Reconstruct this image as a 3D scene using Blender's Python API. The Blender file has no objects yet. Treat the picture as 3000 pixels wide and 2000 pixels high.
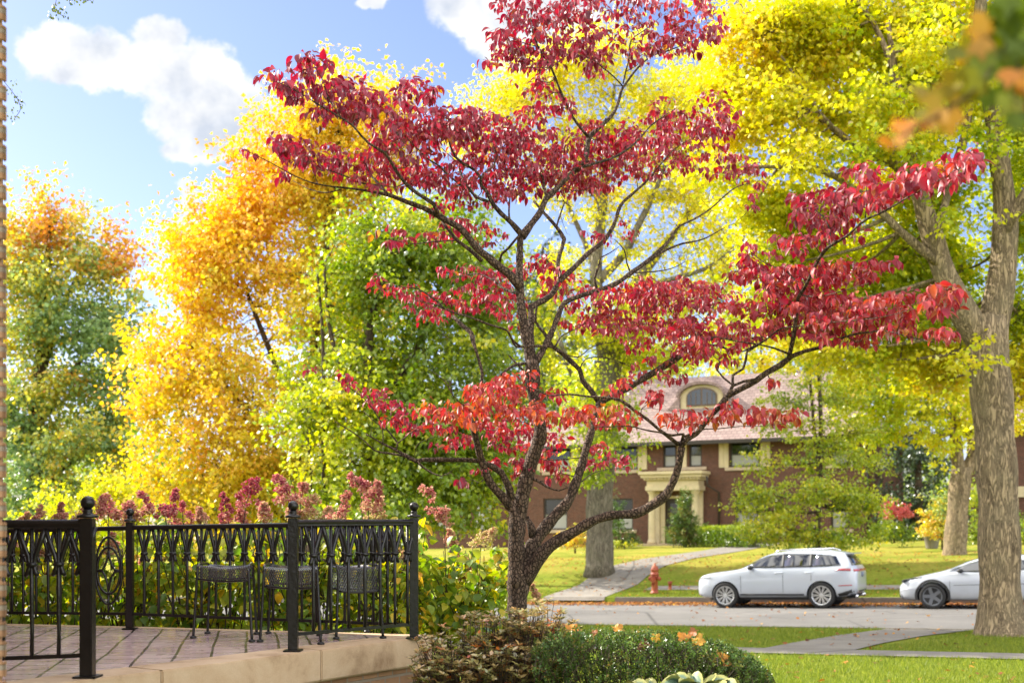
import bpy, bmesh, math, random
import numpy as np
from mathutils import Vector, Matrix

random.seed(7)
RNG = np.random.default_rng(11)
R = math.radians

# ------------------------------------------------------------------ camera, world, sun, exposure
F = 3333.0            # focal length in photo pixels (3000 px wide frame)
HZ = 1550.0           # horizon row
CZ = 2.17             # eye height
sc = bpy.context.scene
col = sc.collection
cam_d = bpy.data.cameras.new("camera")
cam = bpy.data.objects.new("camera", cam_d)
col.objects.link(cam)
cam.location = (0, 0, CZ)
cam.rotation_euler = (R(90), 0, 0)
cam_d.sensor_width = 36.0
cam_d.lens = 36.0 * F / 3000.0
cam_d.shift_y = (HZ - 1000.0) / 3000.0
cam_d.clip_start = 0.05
cam_d.clip_end = 2000
cam_d.dof.use_dof = True
cam_d.dof.focus_distance = 8.3
cam_d.dof.aperture_fstop = 2.5
sc.camera = cam

SUN_EL = R(36)
SUN_AZ = math.atan2(-0.87, 0.49)          # clockwise from +Y
SUNV = Vector((math.sin(SUN_AZ) * math.cos(SUN_EL), math.cos(SUN_AZ) * math.cos(SUN_EL), math.sin(SUN_EL)))
sun_d = bpy.data.lights.new("sun", 'SUN')
sun_d.energy = 5.0
sun_d.angle = R(0.5)
sun_d.color = (1.0, 0.93, 0.80)
sun = bpy.data.objects.new("sun", sun_d)
sun.rotation_euler = (-SUNV).to_track_quat('-Z', 'Y').to_euler()
sun.location = SUNV * 60
col.objects.link(sun)

sc.view_settings.view_transform = 'Standard'
sc.view_settings.look = 'None'
sc.view_settings.exposure = 1.27
sc.view_settings.gamma = 1.0
sc.render.engine = 'CYCLES'
sc.cycles.max_bounces = 8
sc.cycles.diffuse_bounces = 4
sc.cycles.glossy_bounces = 3
sc.cycles.transmission_bounces = 5
sc.cycles.transparent_max_bounces = 6
sc.cycles.caustics_reflective = False
sc.cycles.caustics_refractive = False
sc.cycles.sample_clamp_indirect = 6.0


class NT:
    """small helper to build node trees"""
    def __init__(self, tree):
        self.t = tree
        self.n = tree.nodes
        self.n.clear()

    def new(self, kind, **kw):
        nd = self.n.new(kind)
        ins = kw.pop('ins', {})
        for k, v in kw.items():
            setattr(nd, k, v)
        for k, v in ins.items():
            self.put(nd, k, v)
        return nd

    def put(self, nd, k, v):
        s = nd.inputs[k]
        if isinstance(v, bpy.types.NodeSocket):
            self.t.links.new(v, s)
        elif isinstance(v, bpy.types.Node):
            self.t.links.new(v.outputs[0], s)
        else:
            if hasattr(s, 'default_value') and isinstance(v, (tuple, list)) and s.type == 'RGBA' and len(v) == 3:
                v = (*v, 1)
            s.default_value = v

    def math(self, op, a, b=None, c=None, clamp=False):
        nd = self.n.new('ShaderNodeMath')
        nd.operation = op
        nd.use_clamp = clamp
        self.put(nd, 0, a)
        if b is not None:
            self.put(nd, 1, b)
        if c is not None:
            self.put(nd, 2, c)
        return nd.outputs[0]

    def noise(self, vec, scale, detail=4, rough=0.55, dist=0.0):
        nd = self.new('ShaderNodeTexNoise', ins={'Scale': scale, 'Detail': detail, 'Roughness': rough, 'Distortion': dist})
        if vec is not None:
            self.put(nd, 'Vector', vec)
        return nd

    def ramp(self, fac, stops, interp='LINEAR'):
        nd = self.n.new('ShaderNodeValToRGB')
        nd.color_ramp.interpolation = interp
        el = nd.color_ramp.elements
        while len(el) < len(stops):
            el.new(0.5)
        for e, (p, c) in zip(el, stops):
            e.position = p
            e.color = (*c, 1) if len(c) == 3 else c
        self.put(nd, 'Fac', fac)
        return nd.outputs['Color']

    def mix(self, fac, a, b, blend='MIX'):
        nd = self.n.new('ShaderNodeMix')
        nd.data_type = 'RGBA'
        nd.blend_type = blend
        self.put(nd, 0, fac)
        self.put(nd, 6, a)
        self.put(nd, 7, b)
        return nd.outputs[2]

    def mapr(self, v, a, b, c, d, smooth=False):
        nd = self.new('ShaderNodeMapRange', ins={1: a, 2: b, 3: c, 4: d})
        if smooth:
            nd.interpolation_type = 'SMOOTHSTEP'
        self.put(nd, 0, v)
        return nd.outputs[0]


SKY_STRENGTH = 0.10
world = bpy.data.worlds.new("World")
sc.world = world
world.use_nodes = True
w = NT(world.node_tree)
skyt = w.new('ShaderNodeTexSky')
skyt.sky_type = 'NISHITA'
skyt.sun_disc = False
skyt.sun_elevation = SUN_EL
skyt.sun_rotation = SUN_AZ
skyt.air_density = 1.0
skyt.dust_density = 0.7
skyt.ozone_density = 1.6
tc = w.new('ShaderNodeTexCoord')
sep = w.new('ShaderNodeSeparateXYZ', ins={0: tc.outputs['Generated']})
yy = w.math('MAXIMUM', sep.outputs[1], 0.02)
ca = w.math('DIVIDE', sep.outputs[0], yy)
cb = w.math('DIVIDE', sep.outputs[2], yy)
cab = w.new('ShaderNodeCombineXYZ', ins={0: ca, 1: cb, 2: 0.0})
wob = w.noise(cab, 22.0, 5, 0.6)
wv = w.new('ShaderNodeVectorMath', operation='SUBTRACT', ins={0: wob.outputs['Color'], 1: (0.5, 0.5, 0.5)})
wv = w.new('ShaderNodeVectorMath', operation='SCALE', ins={0: wv, 'Scale': 0.034})
cvec = w.new('ShaderNodeVectorMath', operation='ADD', ins={0: cab, 1: wv})
BLOBS = [(170, 150, 140, 105), (270, 175, 130, 100), (470, 120, 110, 75), (480, 210, 190, 105), (590, 220, 125, 115),
         (640, 300, 150, 110), (560, 335, 160, 95), (660, 400, 150, 80), (590, 440, 130, 55), (380, 215, 160, 70),
         (760, 360, 100, 80), (215, 215, 120, 45),
         (1370, 10, 130, 110), (1450, 70, 110, 120), (1480, 160, 60, 70), (1600, 40, 190, 110), (1850, -60, 260, 90),
         (1088, 8, 52, 20), (1108, -8, 34, 34), (556, 590, 34, 70), (530, 690, 70, 60)]
acc = None
for (px, py, rx, ry) in BLOBS:
    s1 = w.new('ShaderNodeVectorMath', operation='SUBTRACT', ins={0: cvec, 1: ((px - 1500) / F, (HZ - py) / F, 0)})
    s2 = w.new('ShaderNodeVectorMath', operation='MULTIPLY', ins={0: s1, 1: (F / rx, F / ry, 0)})
    ln = w.new('ShaderNodeVectorMath', operation='LENGTH', ins={0: s2})
    val = w.math('SUBTRACT', 1.0, ln.outputs['Value'])
    acc = val if acc is None else w.math('SMOOTH_MAX', acc, val, 0.12)
fine = w.noise(cab, 55.0, 6, 0.62)
den = w.math('ADD', acc, w.math('MULTIPLY', w.math('SUBTRACT', fine.outputs['Fac'], 0.5), 0.65))
mask = w.mapr(den, -0.02, 0.30, 0.0, 1.0, True)
frontm = w.mapr(sep.outputs[1], 0.02, 0.12, 0.0, 1.0)
mask = w.math('MULTIPLY', mask, frontm)
shade = w.noise(cab, 16.0, 4, 0.55)
cc = w.ramp(shade.outputs['Fac'], [(0.38, (0.64, 0.70, 0.81)), (0.60, (1.0, 1.0, 1.0))])
cedge = w.mapr(den, 0.15, 0.75, 1.0, 0.92, True)
ccol = w.mix(1.0, cc, cedge, 'MULTIPLY')
CLOUD = 4.9
ccol = w.new('ShaderNodeVectorMath', operation='SCALE', ins={0: ccol, 'Scale': CLOUD}).outputs[0]
SKYMUL = (0.86, 0.81, 0.98, 1)
skyc = w.mix(1.0, skyt.outputs[0], SKYMUL, 'MULTIPLY')
# unseen bright cloud banks added overhead and behind the camera to fill the shade
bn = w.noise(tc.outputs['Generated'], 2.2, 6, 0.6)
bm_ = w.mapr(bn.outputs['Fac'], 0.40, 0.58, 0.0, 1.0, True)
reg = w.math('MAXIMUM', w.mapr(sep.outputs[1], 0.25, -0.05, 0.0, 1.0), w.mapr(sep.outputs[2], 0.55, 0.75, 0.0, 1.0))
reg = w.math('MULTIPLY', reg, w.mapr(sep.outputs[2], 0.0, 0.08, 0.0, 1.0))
ADDED_FILL = 16.0
fin = w.mix(mask, skyc, ccol)
fin = w.mix(w.math('MULTIPLY', bm_, reg), fin, (ADDED_FILL, ADDED_FILL * .98, ADDED_FILL * .95, 1))
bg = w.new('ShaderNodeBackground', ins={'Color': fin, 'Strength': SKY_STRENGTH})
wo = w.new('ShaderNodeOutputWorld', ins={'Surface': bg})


# ------------------------------------------------------------------ helpers
def P(px, py, Y):
    """the point at depth Y seen at photo pixel (px, py)"""
    return Vector(((px - 1500.0) / F * Y, Y, CZ - (py - HZ) / F * Y))


def tag(o, label=None, cat=None, group=None, kind=None):
    if label:
        o['label'] = label
    if cat:
        o['category'] = cat
    if group:
        o['group'] = group
    if kind:
        o['kind'] = kind
    return o


def empty(name, loc=(0, 0, 0), label=None, cat=None, group=None, rotz=0.0):
    o = bpy.data.objects.new(name, None)
    o.empty_display_size = 0.2
    o.location = loc
    o.rotation_euler = (0, 0, rotz)
    col.objects.link(o)
    return tag(o, label, cat, group)


def link(name, me, mat=None, parent=None, smooth=False, world_space=True):
    o = bpy.data.objects.new(name, me)
    col.objects.link(o)
    if mat is not None and len(me.materials) == 0:
        me.materials.append(mat)
    if smooth:
        me.polygons.foreach_set('use_smooth', np.ones(len(me.polygons), dtype=bool))
    if parent is not None:
        o.parent = parent
        if world_space:                       # vertices were given in world space
            top = parent
            m = Matrix.Identity(4)
            chain = []
            while top is not None:
                chain.append(top)
                top = top.parent
            for c in reversed(chain):
                m = m @ c.matrix_parent_inverse @ c.matrix_basis
            o.matrix_parent_inverse = m.inverted()
    return o


def copy_tree(o, parent=None):
    c = o.copy()
    col.objects.link(c)
    c.parent = parent
    for ch in [x for x in list(col.objects) if x.parent == o]:
        copy_tree(ch, c)
    return c


class MB:
    """collects simple shapes into one mesh"""
    def __init__(self):
        self.v, self.f = [], []

    def add(self, vs, fs):
        b = len(self.v)
        self.v += [tuple(p) for p in vs]
        self.f += [tuple(i + b for i in q) for q in fs]
        return self

    def box(self, x0, x1, y0, y1, z0, z1, M=None):
        vs = [Vector((x, y, z)) for x in (x0, x1) for y in (y0, y1) for z in (z0, z1)]
        if M is not None:
            vs = [M @ p for p in vs]
        return self.add(vs, [(0, 1, 3, 2), (4, 6, 7, 5), (0, 4, 5, 1), (2, 3, 7, 6), (0, 2, 6, 4), (1, 5, 7, 3)])

    def bar(self, a, b, w, h=None, up=(0, 0, 1)):
        """square bar from a to b"""
        a, b = Vector(a), Vector(b)
        h = w if h is None else h
        d = (b - a).normalized()
        u = Vector(up)
        if abs(d.dot(u)) > 0.95:
            u = Vector((0, 1, 0)) if abs(d.y) < 0.9 else Vector((1, 0, 0))
        s = d.cross(u).normalized() * w / 2
        t = s.cross(d).normalized() * h / 2
        vs = [p + i * s + j * t for p in (a, b) for i, j in ((-1, -1), (1, -1), (1, 1), (-1, 1))]
        return self.add(vs, [(3, 2, 1, 0), (4, 5, 6, 7), (0, 1, 5, 4), (1, 2, 6, 5), (2, 3, 7, 6), (3, 0, 4, 7)])

    def tube(self, pts, rads, n=8, caps=True):
        pts = [Vector(p) for p in pts]
        if not hasattr(rads, '__len__'):
            rads = [rads] * len(pts)
        m = len(pts)
        b = len(self.v)
        up = None
        for i, p in enumerate(pts):
            d = (pts[min(i + 1, m - 1)] - pts[max(i - 1, 0)])
            if d.length < 1e-9:
                d = Vector((0, 0, 1))
            d.normalize()
            if up is None:
                up = Vector((0, 1, 0)) if abs(d.y) < 0.8 else Vector((1, 0, 0))
            s = d.cross(up)
            if s.length < 1e-6:
                s = d.orthogonal()
            s.normalize()
            t = s.cross(d).normalized()
            up = t
            for k in range(n):
                a = 2 * math.pi * k / n
                self.v.append(tuple(p + (s * math.cos(a) + t * math.sin(a)) * rads[i]))
        for i in range(m - 1):
            for k in range(n):
                k2 = (k + 1) % n
                self.f.append((b + i * n + k, b + i * n + k2, b + (i + 1) * n + k2, b + (i + 1) * n + k))
        if caps:
            self.f.append(tuple(b + k for k in range(n))[::-1])
            self.f.append(tuple(b + (m - 1) * n + k for k in range(n)))
        return self

    def lathe(self, prof, n=16, loc=(0, 0, 0), M=None):
        """profile of (radius, z)"""
        b = len(self.v)
        L = Vector(loc)
        for r, z in prof:
            for k in range(n):
                a = 2 * math.pi * k / n
                p = Vector((r * math.cos(a), r * math.sin(a), z))
                if M is not None:
                    p = M @ p
                self.v.append(tuple(p + L))
        for i in range(len(prof) - 1):
            for k in range(n):
                k2 = (k + 1) % n
                self.f.append((b + i * n + k, b + i * n + k2, b + (i + 1) * n + k2, b + (i + 1) * n + k))
        self.f.append(tuple(b + k for k in range(n))[::-1])
        self.f.append(tuple(b + (len(prof) - 1) * n + k for k in range(n)))
        return self

    def poly_prism(self, pts, ext):
        """closed outline extruded by vector ext"""
        n = len(pts)
        e = Vector(ext)
        vs = [Vector(p) for p in pts] + [Vector(p) + e for p in pts]
        fs = [tuple(range(n))[::-1], tuple(range(n, 2 * n))]
        fs += [(i, (i + 1) % n, n + (i + 1) % n, n + i) for i in range(n)]
        return self.add(vs, fs)

    def mesh(self, name):
        me = bpy.data.meshes.new(name)
        me.from_pydata(self.v, [], self.f)
        me.update()
        return me

    def build(self, name, mat, parent=None, smooth=False, bevel=0.0, world_space=True):
        me = self.mesh(name)
        bm = bmesh.new()
        bm.from_mesh(me)
        bmesh.ops.recalc_face_normals(bm, faces=bm.faces)
        if bevel > 0:
            es = [e for e in bm.edges if len(e.link_faces) == 2 and e.calc_face_angle(0) > 0.5]
            bmesh.ops.bevel(bm, geom=es, offset=bevel, segments=2, affect='EDGES', clamp_overlap=True)
        bm.to_mesh(me)
        bm.free()
        return link(name, me, mat, parent, smooth, world_space)


def smooth_path(pts, rads, step=0.05):
    """Catmull-Rom resample"""
    pts = [np.array(p, float) for p in pts]
    P0 = [2 * pts[0] - pts[1]] + pts + [2 * pts[-1] - pts[-2]]
    op, orr = [], []
    for i in range(1, len(P0) - 2):
        a, b, c, d = P0[i - 1:i + 3]
        k = max(1, int(np.linalg.norm(c - b) / step))
        for j in range(k):
            t = j / k
            op.append(0.5 * ((2 * b) + (-a + c) * t + (2 * a - 5 * b + 4 * c - d) * t * t + (-a + 3 * b - 3 * c + d) * t ** 3))
            orr.append(rads[i - 1] + (rads[i] - rads[i - 1]) * t)
    op.append(pts[-1])
    orr.append(rads[-1])
    return op, orr


def np_mesh(name, V, T, tint=None):
    """triangle mesh from numpy arrays"""
    me = bpy.data.meshes.new(name)
    nv, nt = len(V), len(T)
    me.vertices.add(nv)
    me.vertices.foreach_set('co', np.ascontiguousarray(V, dtype=np.float32).ravel())
    me.loops.add(nt * 3)
    me.loops.foreach_set('vertex_index', np.ascontiguousarray(T, dtype=np.int32).ravel())
    me.polygons.add(nt)
    me.polygons.foreach_set('loop_start', np.arange(0, nt * 3, 3, dtype=np.int32))
    me.polygons.foreach_set('use_smooth', np.ones(nt, dtype=bool))
    if tint is not None:
        at = me.attributes.new('tint', 'FLOAT', 'POINT')
        at.data.foreach_set('value', np.ascontiguousarray(tint, dtype=np.float32))
    me.update(calc_edges=True)
    return me


def leaf_template(rows, fold, droop, curl=0.0):
    """rows of (v, halfwidth); returns verts (x width, y length, z normal) and tris"""
    V, idx = [], []
    for v, wd in rows:
        z = -droop * v ** 1.7
        y = v * (1 - 0.25 * droop * v)
        if wd == 0:
            idx.append([len(V)])
            V.append((0, y, z))
        else:
            idx.append([len(V), len(V) + 1, len(V) + 2])
            V += [(-wd, y, z + fold * wd), (0, y, z), (wd, y, z + fold * wd - curl * wd)]
    T = []
    for a, b in zip(idx[:-1], idx[1:]):
        if len(a) == 1 and len(b) == 3:
            T += [(a[0], b[1], b[0]), (a[0], b[2], b[1])]
        elif len(a) == 3 and len(b) == 1:
            T += [(a[0], a[1], b[0]), (a[1], a[2], b[0])]
        else:
            T += [(a[0], a[1], b[1]), (a[0], b[1], b[0]), (a[1], a[2], b[2]), (a[1], b[2], b[1])]
    return np.array(V, float), np.array(T, int)


LEAF_FAR = leaf_template([(0, 0), (0.42, 0.42), (1, 0)], 0.25, 0.25)
LEAF_MAPLE = (np.array([(0, 0, 0), (-.36, .18, .06), (-.5, .58, .02), (-.2, .62, .04), (0, 1, -.12), (.2, .62, .04), (.5, .58, .02), (.36, .18, .06), (0, .5, 0)], float),
              np.array([(8, 0, 7), (8, 1, 0), (8, 2, 1), (8, 3, 2), (8, 4, 3), (8, 5, 4), (8, 6, 5), (8, 7, 6)], int))
LEAF_DOG = leaf_template([(0, 0), (0.14, 0.20), (0.35, 0.31), (0.58, 0.30), (0.80, 0.17), (1, 0)], 0.38, 0.45)
LEAF_HYD = leaf_template([(0, 0), (0.15, 0.22), (0.4, 0.33), (0.7, 0.22), (1, 0)], 0.3, 0.35)
LEAF_SMALL = leaf_template([(0, 0), (0.3, 0.2), (0.65, 0.24), (1, 0)], 0.2, 0.12)


def norm(a):
    return a / np.maximum(np.linalg.norm(a, axis=-1, keepdims=True), 1e-9)


def leaves_mesh(name, tpl, pos, tip, nrm, size, tint, wscale=None, merge=None):
    """N leaves: base at pos, pointing to tip, facing nrm"""
    TV, TT = tpl
    N = len(pos)
    y = norm(tip)
    x = norm(np.cross(y, nrm))
    z = np.cross(x, y)
    size = np.broadcast_to(np.asarray(size, float), (N,))
    ws = size if wscale is None else size * wscale
    V = (pos[:, None, :] + TV[None, :, 0:1] * x[:, None, :] * ws[:, None, None]
         + TV[None, :, 1:2] * y[:, None, :] * size[:, None, None] + TV[None, :, 2:3] * z[:, None, :] * size[:, None, None])
    k = len(TV)
    T = TT[None, :, :] + (np.arange(N) * k)[:, None, None]
    return np_mesh(name, V.reshape(-1, 3), T.reshape(-1, 3), np.repeat(np.asarray(tint, float), k))


def rand_dirs(n):
    return norm(RNG.normal(size=(n, 3)))


# ------------------------------------------------------------------ materials
def new_mat(name):
    m = bpy.data.materials.new(name)
    m.use_nodes = True
    return m, NT(m.node_tree)


def finish(nt, shader, disp=None):
    o = nt.new('ShaderNodeOutputMaterial')
    nt.t.links.new(shader.outputs[0] if isinstance(shader, bpy.types.Node) else shader, o.inputs['Surface'])


def simple(name, color, rough=0.5, metal=0.0, spec=0.5, coat=0.0, bump=0.0, bscale=60.0, var=0.0, vscale=8.0):
    m, n = new_mat(name)
    tc = n.new('ShaderNodeTexCoord')
    b = n.new('ShaderNodeBsdfPrincipled', ins={'Roughness': rough, 'Metallic': metal, 'Specular IOR Level': spec, 'Coat Weight': coat})
    if var > 0:
        nz = n.noise(tc.outputs['Object'], vscale, 5, 0.6)
        c = n.ramp(nz.outputs['Fac'], [(0.3, tuple(x * (1 - var) for x in color)), (0.7, tuple(min(1, x * (1 + var)) for x in color))])
        n.put(b, 'Base Color', c)
    else:
        n.put(b, 'Base Color', color)
    if bump > 0:
        nz = n.noise(tc.outputs['Object'], bscale, 4, 0.6)
        bp = n.new('ShaderNodeBump', ins={'Strength': bump, 'Distance': 0.01, 'Height': nz.outputs['Fac']})
        n.put(b, 'Normal', bp)
    finish(n, b)
    return m


def leaf_mat(name, stops, trans=0.45, rough=0.45, gloss=0.06, tmul=1.25, veins=False):
    m, n = new_mat(name)
    at = n.new('ShaderNodeAttribute', attribute_name='tint')
    c = n.ramp(at.outputs['Fac'], stops)
    d = n.new('ShaderNodeBsdfDiffuse', ins={'Color': c})
    hs = n.new('ShaderNodeHueSaturation', ins={'Saturation': 1.12, 'Value': tmul, 'Color': c})
    t = n.new('ShaderNodeBsdfTranslucent', ins={'Color': hs})
    mx = n.new('ShaderNodeMixShader', ins={0: trans, 1: d, 2: t})
    g = n.new('ShaderNodeBsdfGlossy', ins={'Color': (1, 1, 1, 1), 'Roughness': rough})
    lw = n.new('ShaderNodeLayerWeight', ins={'Blend': 0.35})
    fac = n.math('MULTIPLY', lw.outputs['Fresnel'], gloss * 4)
    fac = n.math('ADD', fac, gloss * 0.4, clamp=True)
    mx2 = n.new('ShaderNodeMixShader', ins={0: fac, 1: mx, 2: g})
    finish(n, mx2)
    return m


def bark_mat(name, dark, light, scale=14.0, stretch=4.0, bump=0.8, moss=None, ridged=False):
    m, n = new_mat(name)
    tc = n.new('ShaderNodeTexCoord')
    mp = n.new('ShaderNodeMapping', ins={'Vector': tc.outputs['Object'], 'Scale': (1, 1, 1.0 / stretch)})
    nz = n.noise(mp, scale, 6, 0.65, 0.4)
    if ridged:
        na = n.noise(mp, scale * 1.6, 5, 0.55, 1.2)
        ra = n.math('ABSOLUTE', n.math('SUBTRACT', na.outputs['Fac'], 0.5))
        crack = n.mapr(ra, 0.0, 0.11, 0.0, 1.0)
    else:
        wob_ = n.noise(tc.outputs['Object'], scale * .5, 4, 0.6)
        wv2 = n.new('ShaderNodeVectorMath', operation='ADD', ins={0: mp, 1: n.new('ShaderNodeVectorMath', operation='SCALE', ins={0: wob_.outputs['Color'], 'Scale': 1.2 / scale})})
        vo = n.new('ShaderNodeTexVoronoi', feature='DISTANCE_TO_EDGE', ins={'Vector': wv2, 'Scale': scale * 1.3})
        crack = n.mapr(vo.outputs['Distance'], 0.0, 0.16, 0.0, 1.0)
    h = n.math('ADD', n.math('MULTIPLY', crack, 0.6), n.math('MULTIPLY', nz.outputs['Fac'], 0.7))
    c = n.ramp(h, [(0.25, dark), (0.62, tuple((a + b) / 2 for a, b in zip(dark, light))), (0.95, light)])
    big = n.noise(tc.outputs['Object'], 2.2, 4, 0.6)
    c = n.mix(n.mapr(big.outputs['Fac'], 0.42, 0.7, 0.0, 0.5), c, moss or tuple(x * 0.6 for x in light))
    b = n.new('ShaderNodeBsdfPrincipled', ins={'Base Color': c, 'Roughness': 0.85, 'Specular IOR Level': 0.25})
    bp = n.new('ShaderNodeBump', ins={'Strength': bump, 'Distance': 0.02, 'Height': h})
    n.put(b, 'Normal', bp)
    finish(n, b)
    return m


def brick_mat(name, c1, c2, mortar, bw=0.2, bh=0.067, coord='Object', rot=None, bump=0.5, mort=0.012):
    m, n = new_mat(name)
    tc = n.new('ShaderNodeTexCoord')
    vec = tc.outputs[coord]
    if coord == 'Object':
        # walls are vertical: run the courses on (along wall, z)
        sp = n.new('ShaderNodeSeparateXYZ', ins={0: vec})
        u = n.math('ADD', sp.outputs[0], sp.outputs[1])
        vec = n.new('ShaderNodeCombineXYZ', ins={0: u, 1: sp.outputs[2], 2: 0.0})
    br = n.new('ShaderNodeTexBrick', ins={'Vector': vec, 'Color1': c1, 'Color2': c2, 'Mortar': mortar, 'Scale': 1.0,
                                          'Mortar Size': mort, 'Mortar Smooth': 0.2, 'Bias': 0.0, 'Brick Width': bw, 'Row Height': bh})
    nz = n.noise(tc.outputs['Object'], 5.0, 6, 0.65)
    c = n.mix(0.5, br.outputs['Color'], n.ramp(nz.outputs['Fac'], [(0.3, (0.45, 0.45, 0.45)), (0.7, (1, 1, 1))]), 'MULTIPLY')
    b = n.new('ShaderNodeBsdfPrincipled', ins={'Base Color': c, 'Roughness': 0.85, 'Specular IOR Level': 0.25})
    fz = n.noise(tc.outputs['Object'], 90.0, 4, 0.6)
    h = n.math('ADD', n.math('MULTIPLY', n.math('SUBTRACT', 1.0, br.outputs['Fac']), 1.0), n.math('MULTIPLY', fz.outputs['Fac'], 0.4))
    bp = n.new('ShaderNodeBump', ins={'Strength': bump, 'Distance': 0.008, 'Height': h})
    n.put(b, 'Normal', bp)
    finish(n, b)
    return m


M = {}
M['iron'] = simple('black_iron', (0.007, 0.006, 0.006), 0.33, 0.0, 0.4, 0.12, 0.35, 45.0, 0.4, 12)
M['dogbark'] = bark_mat('dogwood_bark', (0.008, 0.005, 0.004), (0.17, 0.115, 0.08), 36.0, 1.7, 1.0, (0.035, 0.026, 0.019))
M['oakbark'] = bark_mat('oak_bark', (0.045, 0.030, 0.018), (0.38, 0.285, 0.17), 10.0, 5.0, 1.0, (0.24, 0.20, 0.12), True)
M['greybark'] = bark_mat('grey_bark', (0.06, 0.05, 0.035), (0.24, 0.21, 0.16), 6.0, 5.0, 0.6, (0.15, 0.145, 0.095), True)
M['darkbark'] = bark_mat('dark_bark', (0.02, 0.014, 0.009), (0.10, 0.07, 0.045), 10.0, 3.0, 0.6)
M['stem'] = simple('shrub_stem', (0.05, 0.03, 0.018), 0.7)
M['dogleaf'] = leaf_mat('dogwood_leaf', [(0.0, (0.11, 0.010, 0.022)), (0.3, (0.26, 0.018, 0.042)), (0.55, (0.41, 0.036, 0.058)),
                                         (0.75, (0.50, 0.080, 0.052)), (0.9, (0.60, 0.19, 0.05)), (1.0, (0.52, 0.32, 0.05))], 0.42, 0.5, 0.05, 1.1)
M['yelleaf'] = leaf_mat('maple_gold_leaf', [(0.0, (0.14, 0.19, 0.02)), (0.25, (0.48, 0.44, 0.03)), (0.5, (0.84, 0.66, 0.06)),
                                            (0.75, (0.82, 0.45, 0.065)), (1.0, (0.70, 0.26, 0.05))], 0.5, 0.4, 0.03, 1.12)
M['grnleaf'] = leaf_mat('maple_green_leaf', [(0.0, (0.06, 0.12, 0.014)), (0.4, (0.15, 0.24, 0.018)), (0.7, (0.38, 0.44, 0.02)), (1.0, (0.76, 0.62, 0.04))], 0.5, 0.35, 0.045, 1.3)
M['oakleaf'] = leaf_mat('oak_turning_leaf', [(0.0, (0.11, 0.20, 0.09)), (0.4, (0.25, 0.37, 0.12)), (0.6, (0.58, 0.54, 0.07)), (0.85, (0.68, 0.36, 0.06)), (1.0, (0.62, 0.22, 0.04))], 0.48, 0.35, 0.045, 1.3)
M['canopyleaf'] = leaf_mat('canopy_leaf', [(0.0, (0.14, 0.25, 0.015)), (0.3, (0.40, 0.50, 0.02)), (0.6, (0.74, 0.69, 0.035)), (0.85, (0.76, 0.58, 0.04)), (1.0, (0.76, 0.43, 0.04))], 0.56, 0.4, 0.025, 1.18)
M['nearleaf'] = leaf_mat('branch_leaf', [(0.0, (0.03, 0.06, 0.008)), (0.3, (0.10, 0.14, 0.014)), (0.55, (0.22, 0.16, 0.02)), (0.75, (0.46, 0.20, 0.04)), (1.0, (0.6, 0.2, 0.06))], 0.3, 0.5, 0.02)
M['pineleaf'] = leaf_mat('evergreen_leaf', [(0.0, (0.012, 0.03, 0.012)), (0.6, (0.035, 0.065, 0.022)), (1.0, (0.10, 0.12, 0.03))], 0.2, 0.5, 0.05)
M['pinkleaf'] = leaf_mat('pink_shrub_leaf', [(0.0, (0.40, 0.06, 0.06)), (1.0, (0.72, 0.18, 0.16))], 0.4, 0.5, 0.05)
M['hydleaf'] = leaf_mat('hydrangea_leaf', [(0.0, (0.06, 0.13, 0.025)), (0.4, (0.16, 0.27, 0.03)), (0.65, (0.40, 0.45, 0.035)), (0.88, (0.70, 0.55, 0.04)), (1.0, (0.72, 0.40, 0.04))], 0.52, 0.4, 0.04, 1.3)
M['hydflower'] = leaf_mat('hydrangea_flower', [(0.0, (0.26, 0.025, 0.07)), (0.35, (0.42, 0.09, 0.13)), (0.6, (0.60, 0.28, 0.24)), (0.8, (0.62, 0.42, 0.27)), (1.0, (0.50, 0.48, 0.18))], 0.4, 0.6, 0.02)
M['azaleaf'] = leaf_mat('azalea_leaf', [(0.0, (0.10, 0.13, 0.03)), (0.35, (0.27, 0.26, 0.08)), (0.62, (0.42, 0.28, 0.10)), (0.85, (0.40, 0.15, 0.055)), (0.95, (0.58, 0.10, 0.02)), (1.0, (0.62, 0.18, 0.02))], 0.25, 0.25, 0.14)
M['boxleaf'] = leaf_mat('boxwood_leaf', [(0.0, (0.02, 0.045, 0.010)), (0.5, (0.055, 0.115, 0.018)), (0.85, (0.13, 0.21, 0.03)), (1.0, (0.26, 0.20, 0.04))], 0.25, 0.3, 0.045)
M['litter'] = leaf_mat('fallen_leaf', [(0.0, (0.12, 0.05, 0.022)), (0.4, (0.28, 0.10, 0.03)), (0.7, (0.46, 0.19, 0.035)), (1.0, (0.58, 0.36, 0.05))], 0.3, 0.5, 0.03)
M['twigleaf'] = leaf_mat('birch_leaf', [(0.0, (0.04, 0.08, 0.02)), (1.0, (0.14, 0.17, 0.03))], 0.4, 0.4, 0.06)
M['blade'] = leaf_mat('grass_blade', [(0.0, (0.09, 0.14, 0.022)), (0.6, (0.22, 0.27, 0.04)), (1.0, (0.42, 0.42, 0.08))], 0.45, 0.6, 0.008)

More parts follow.
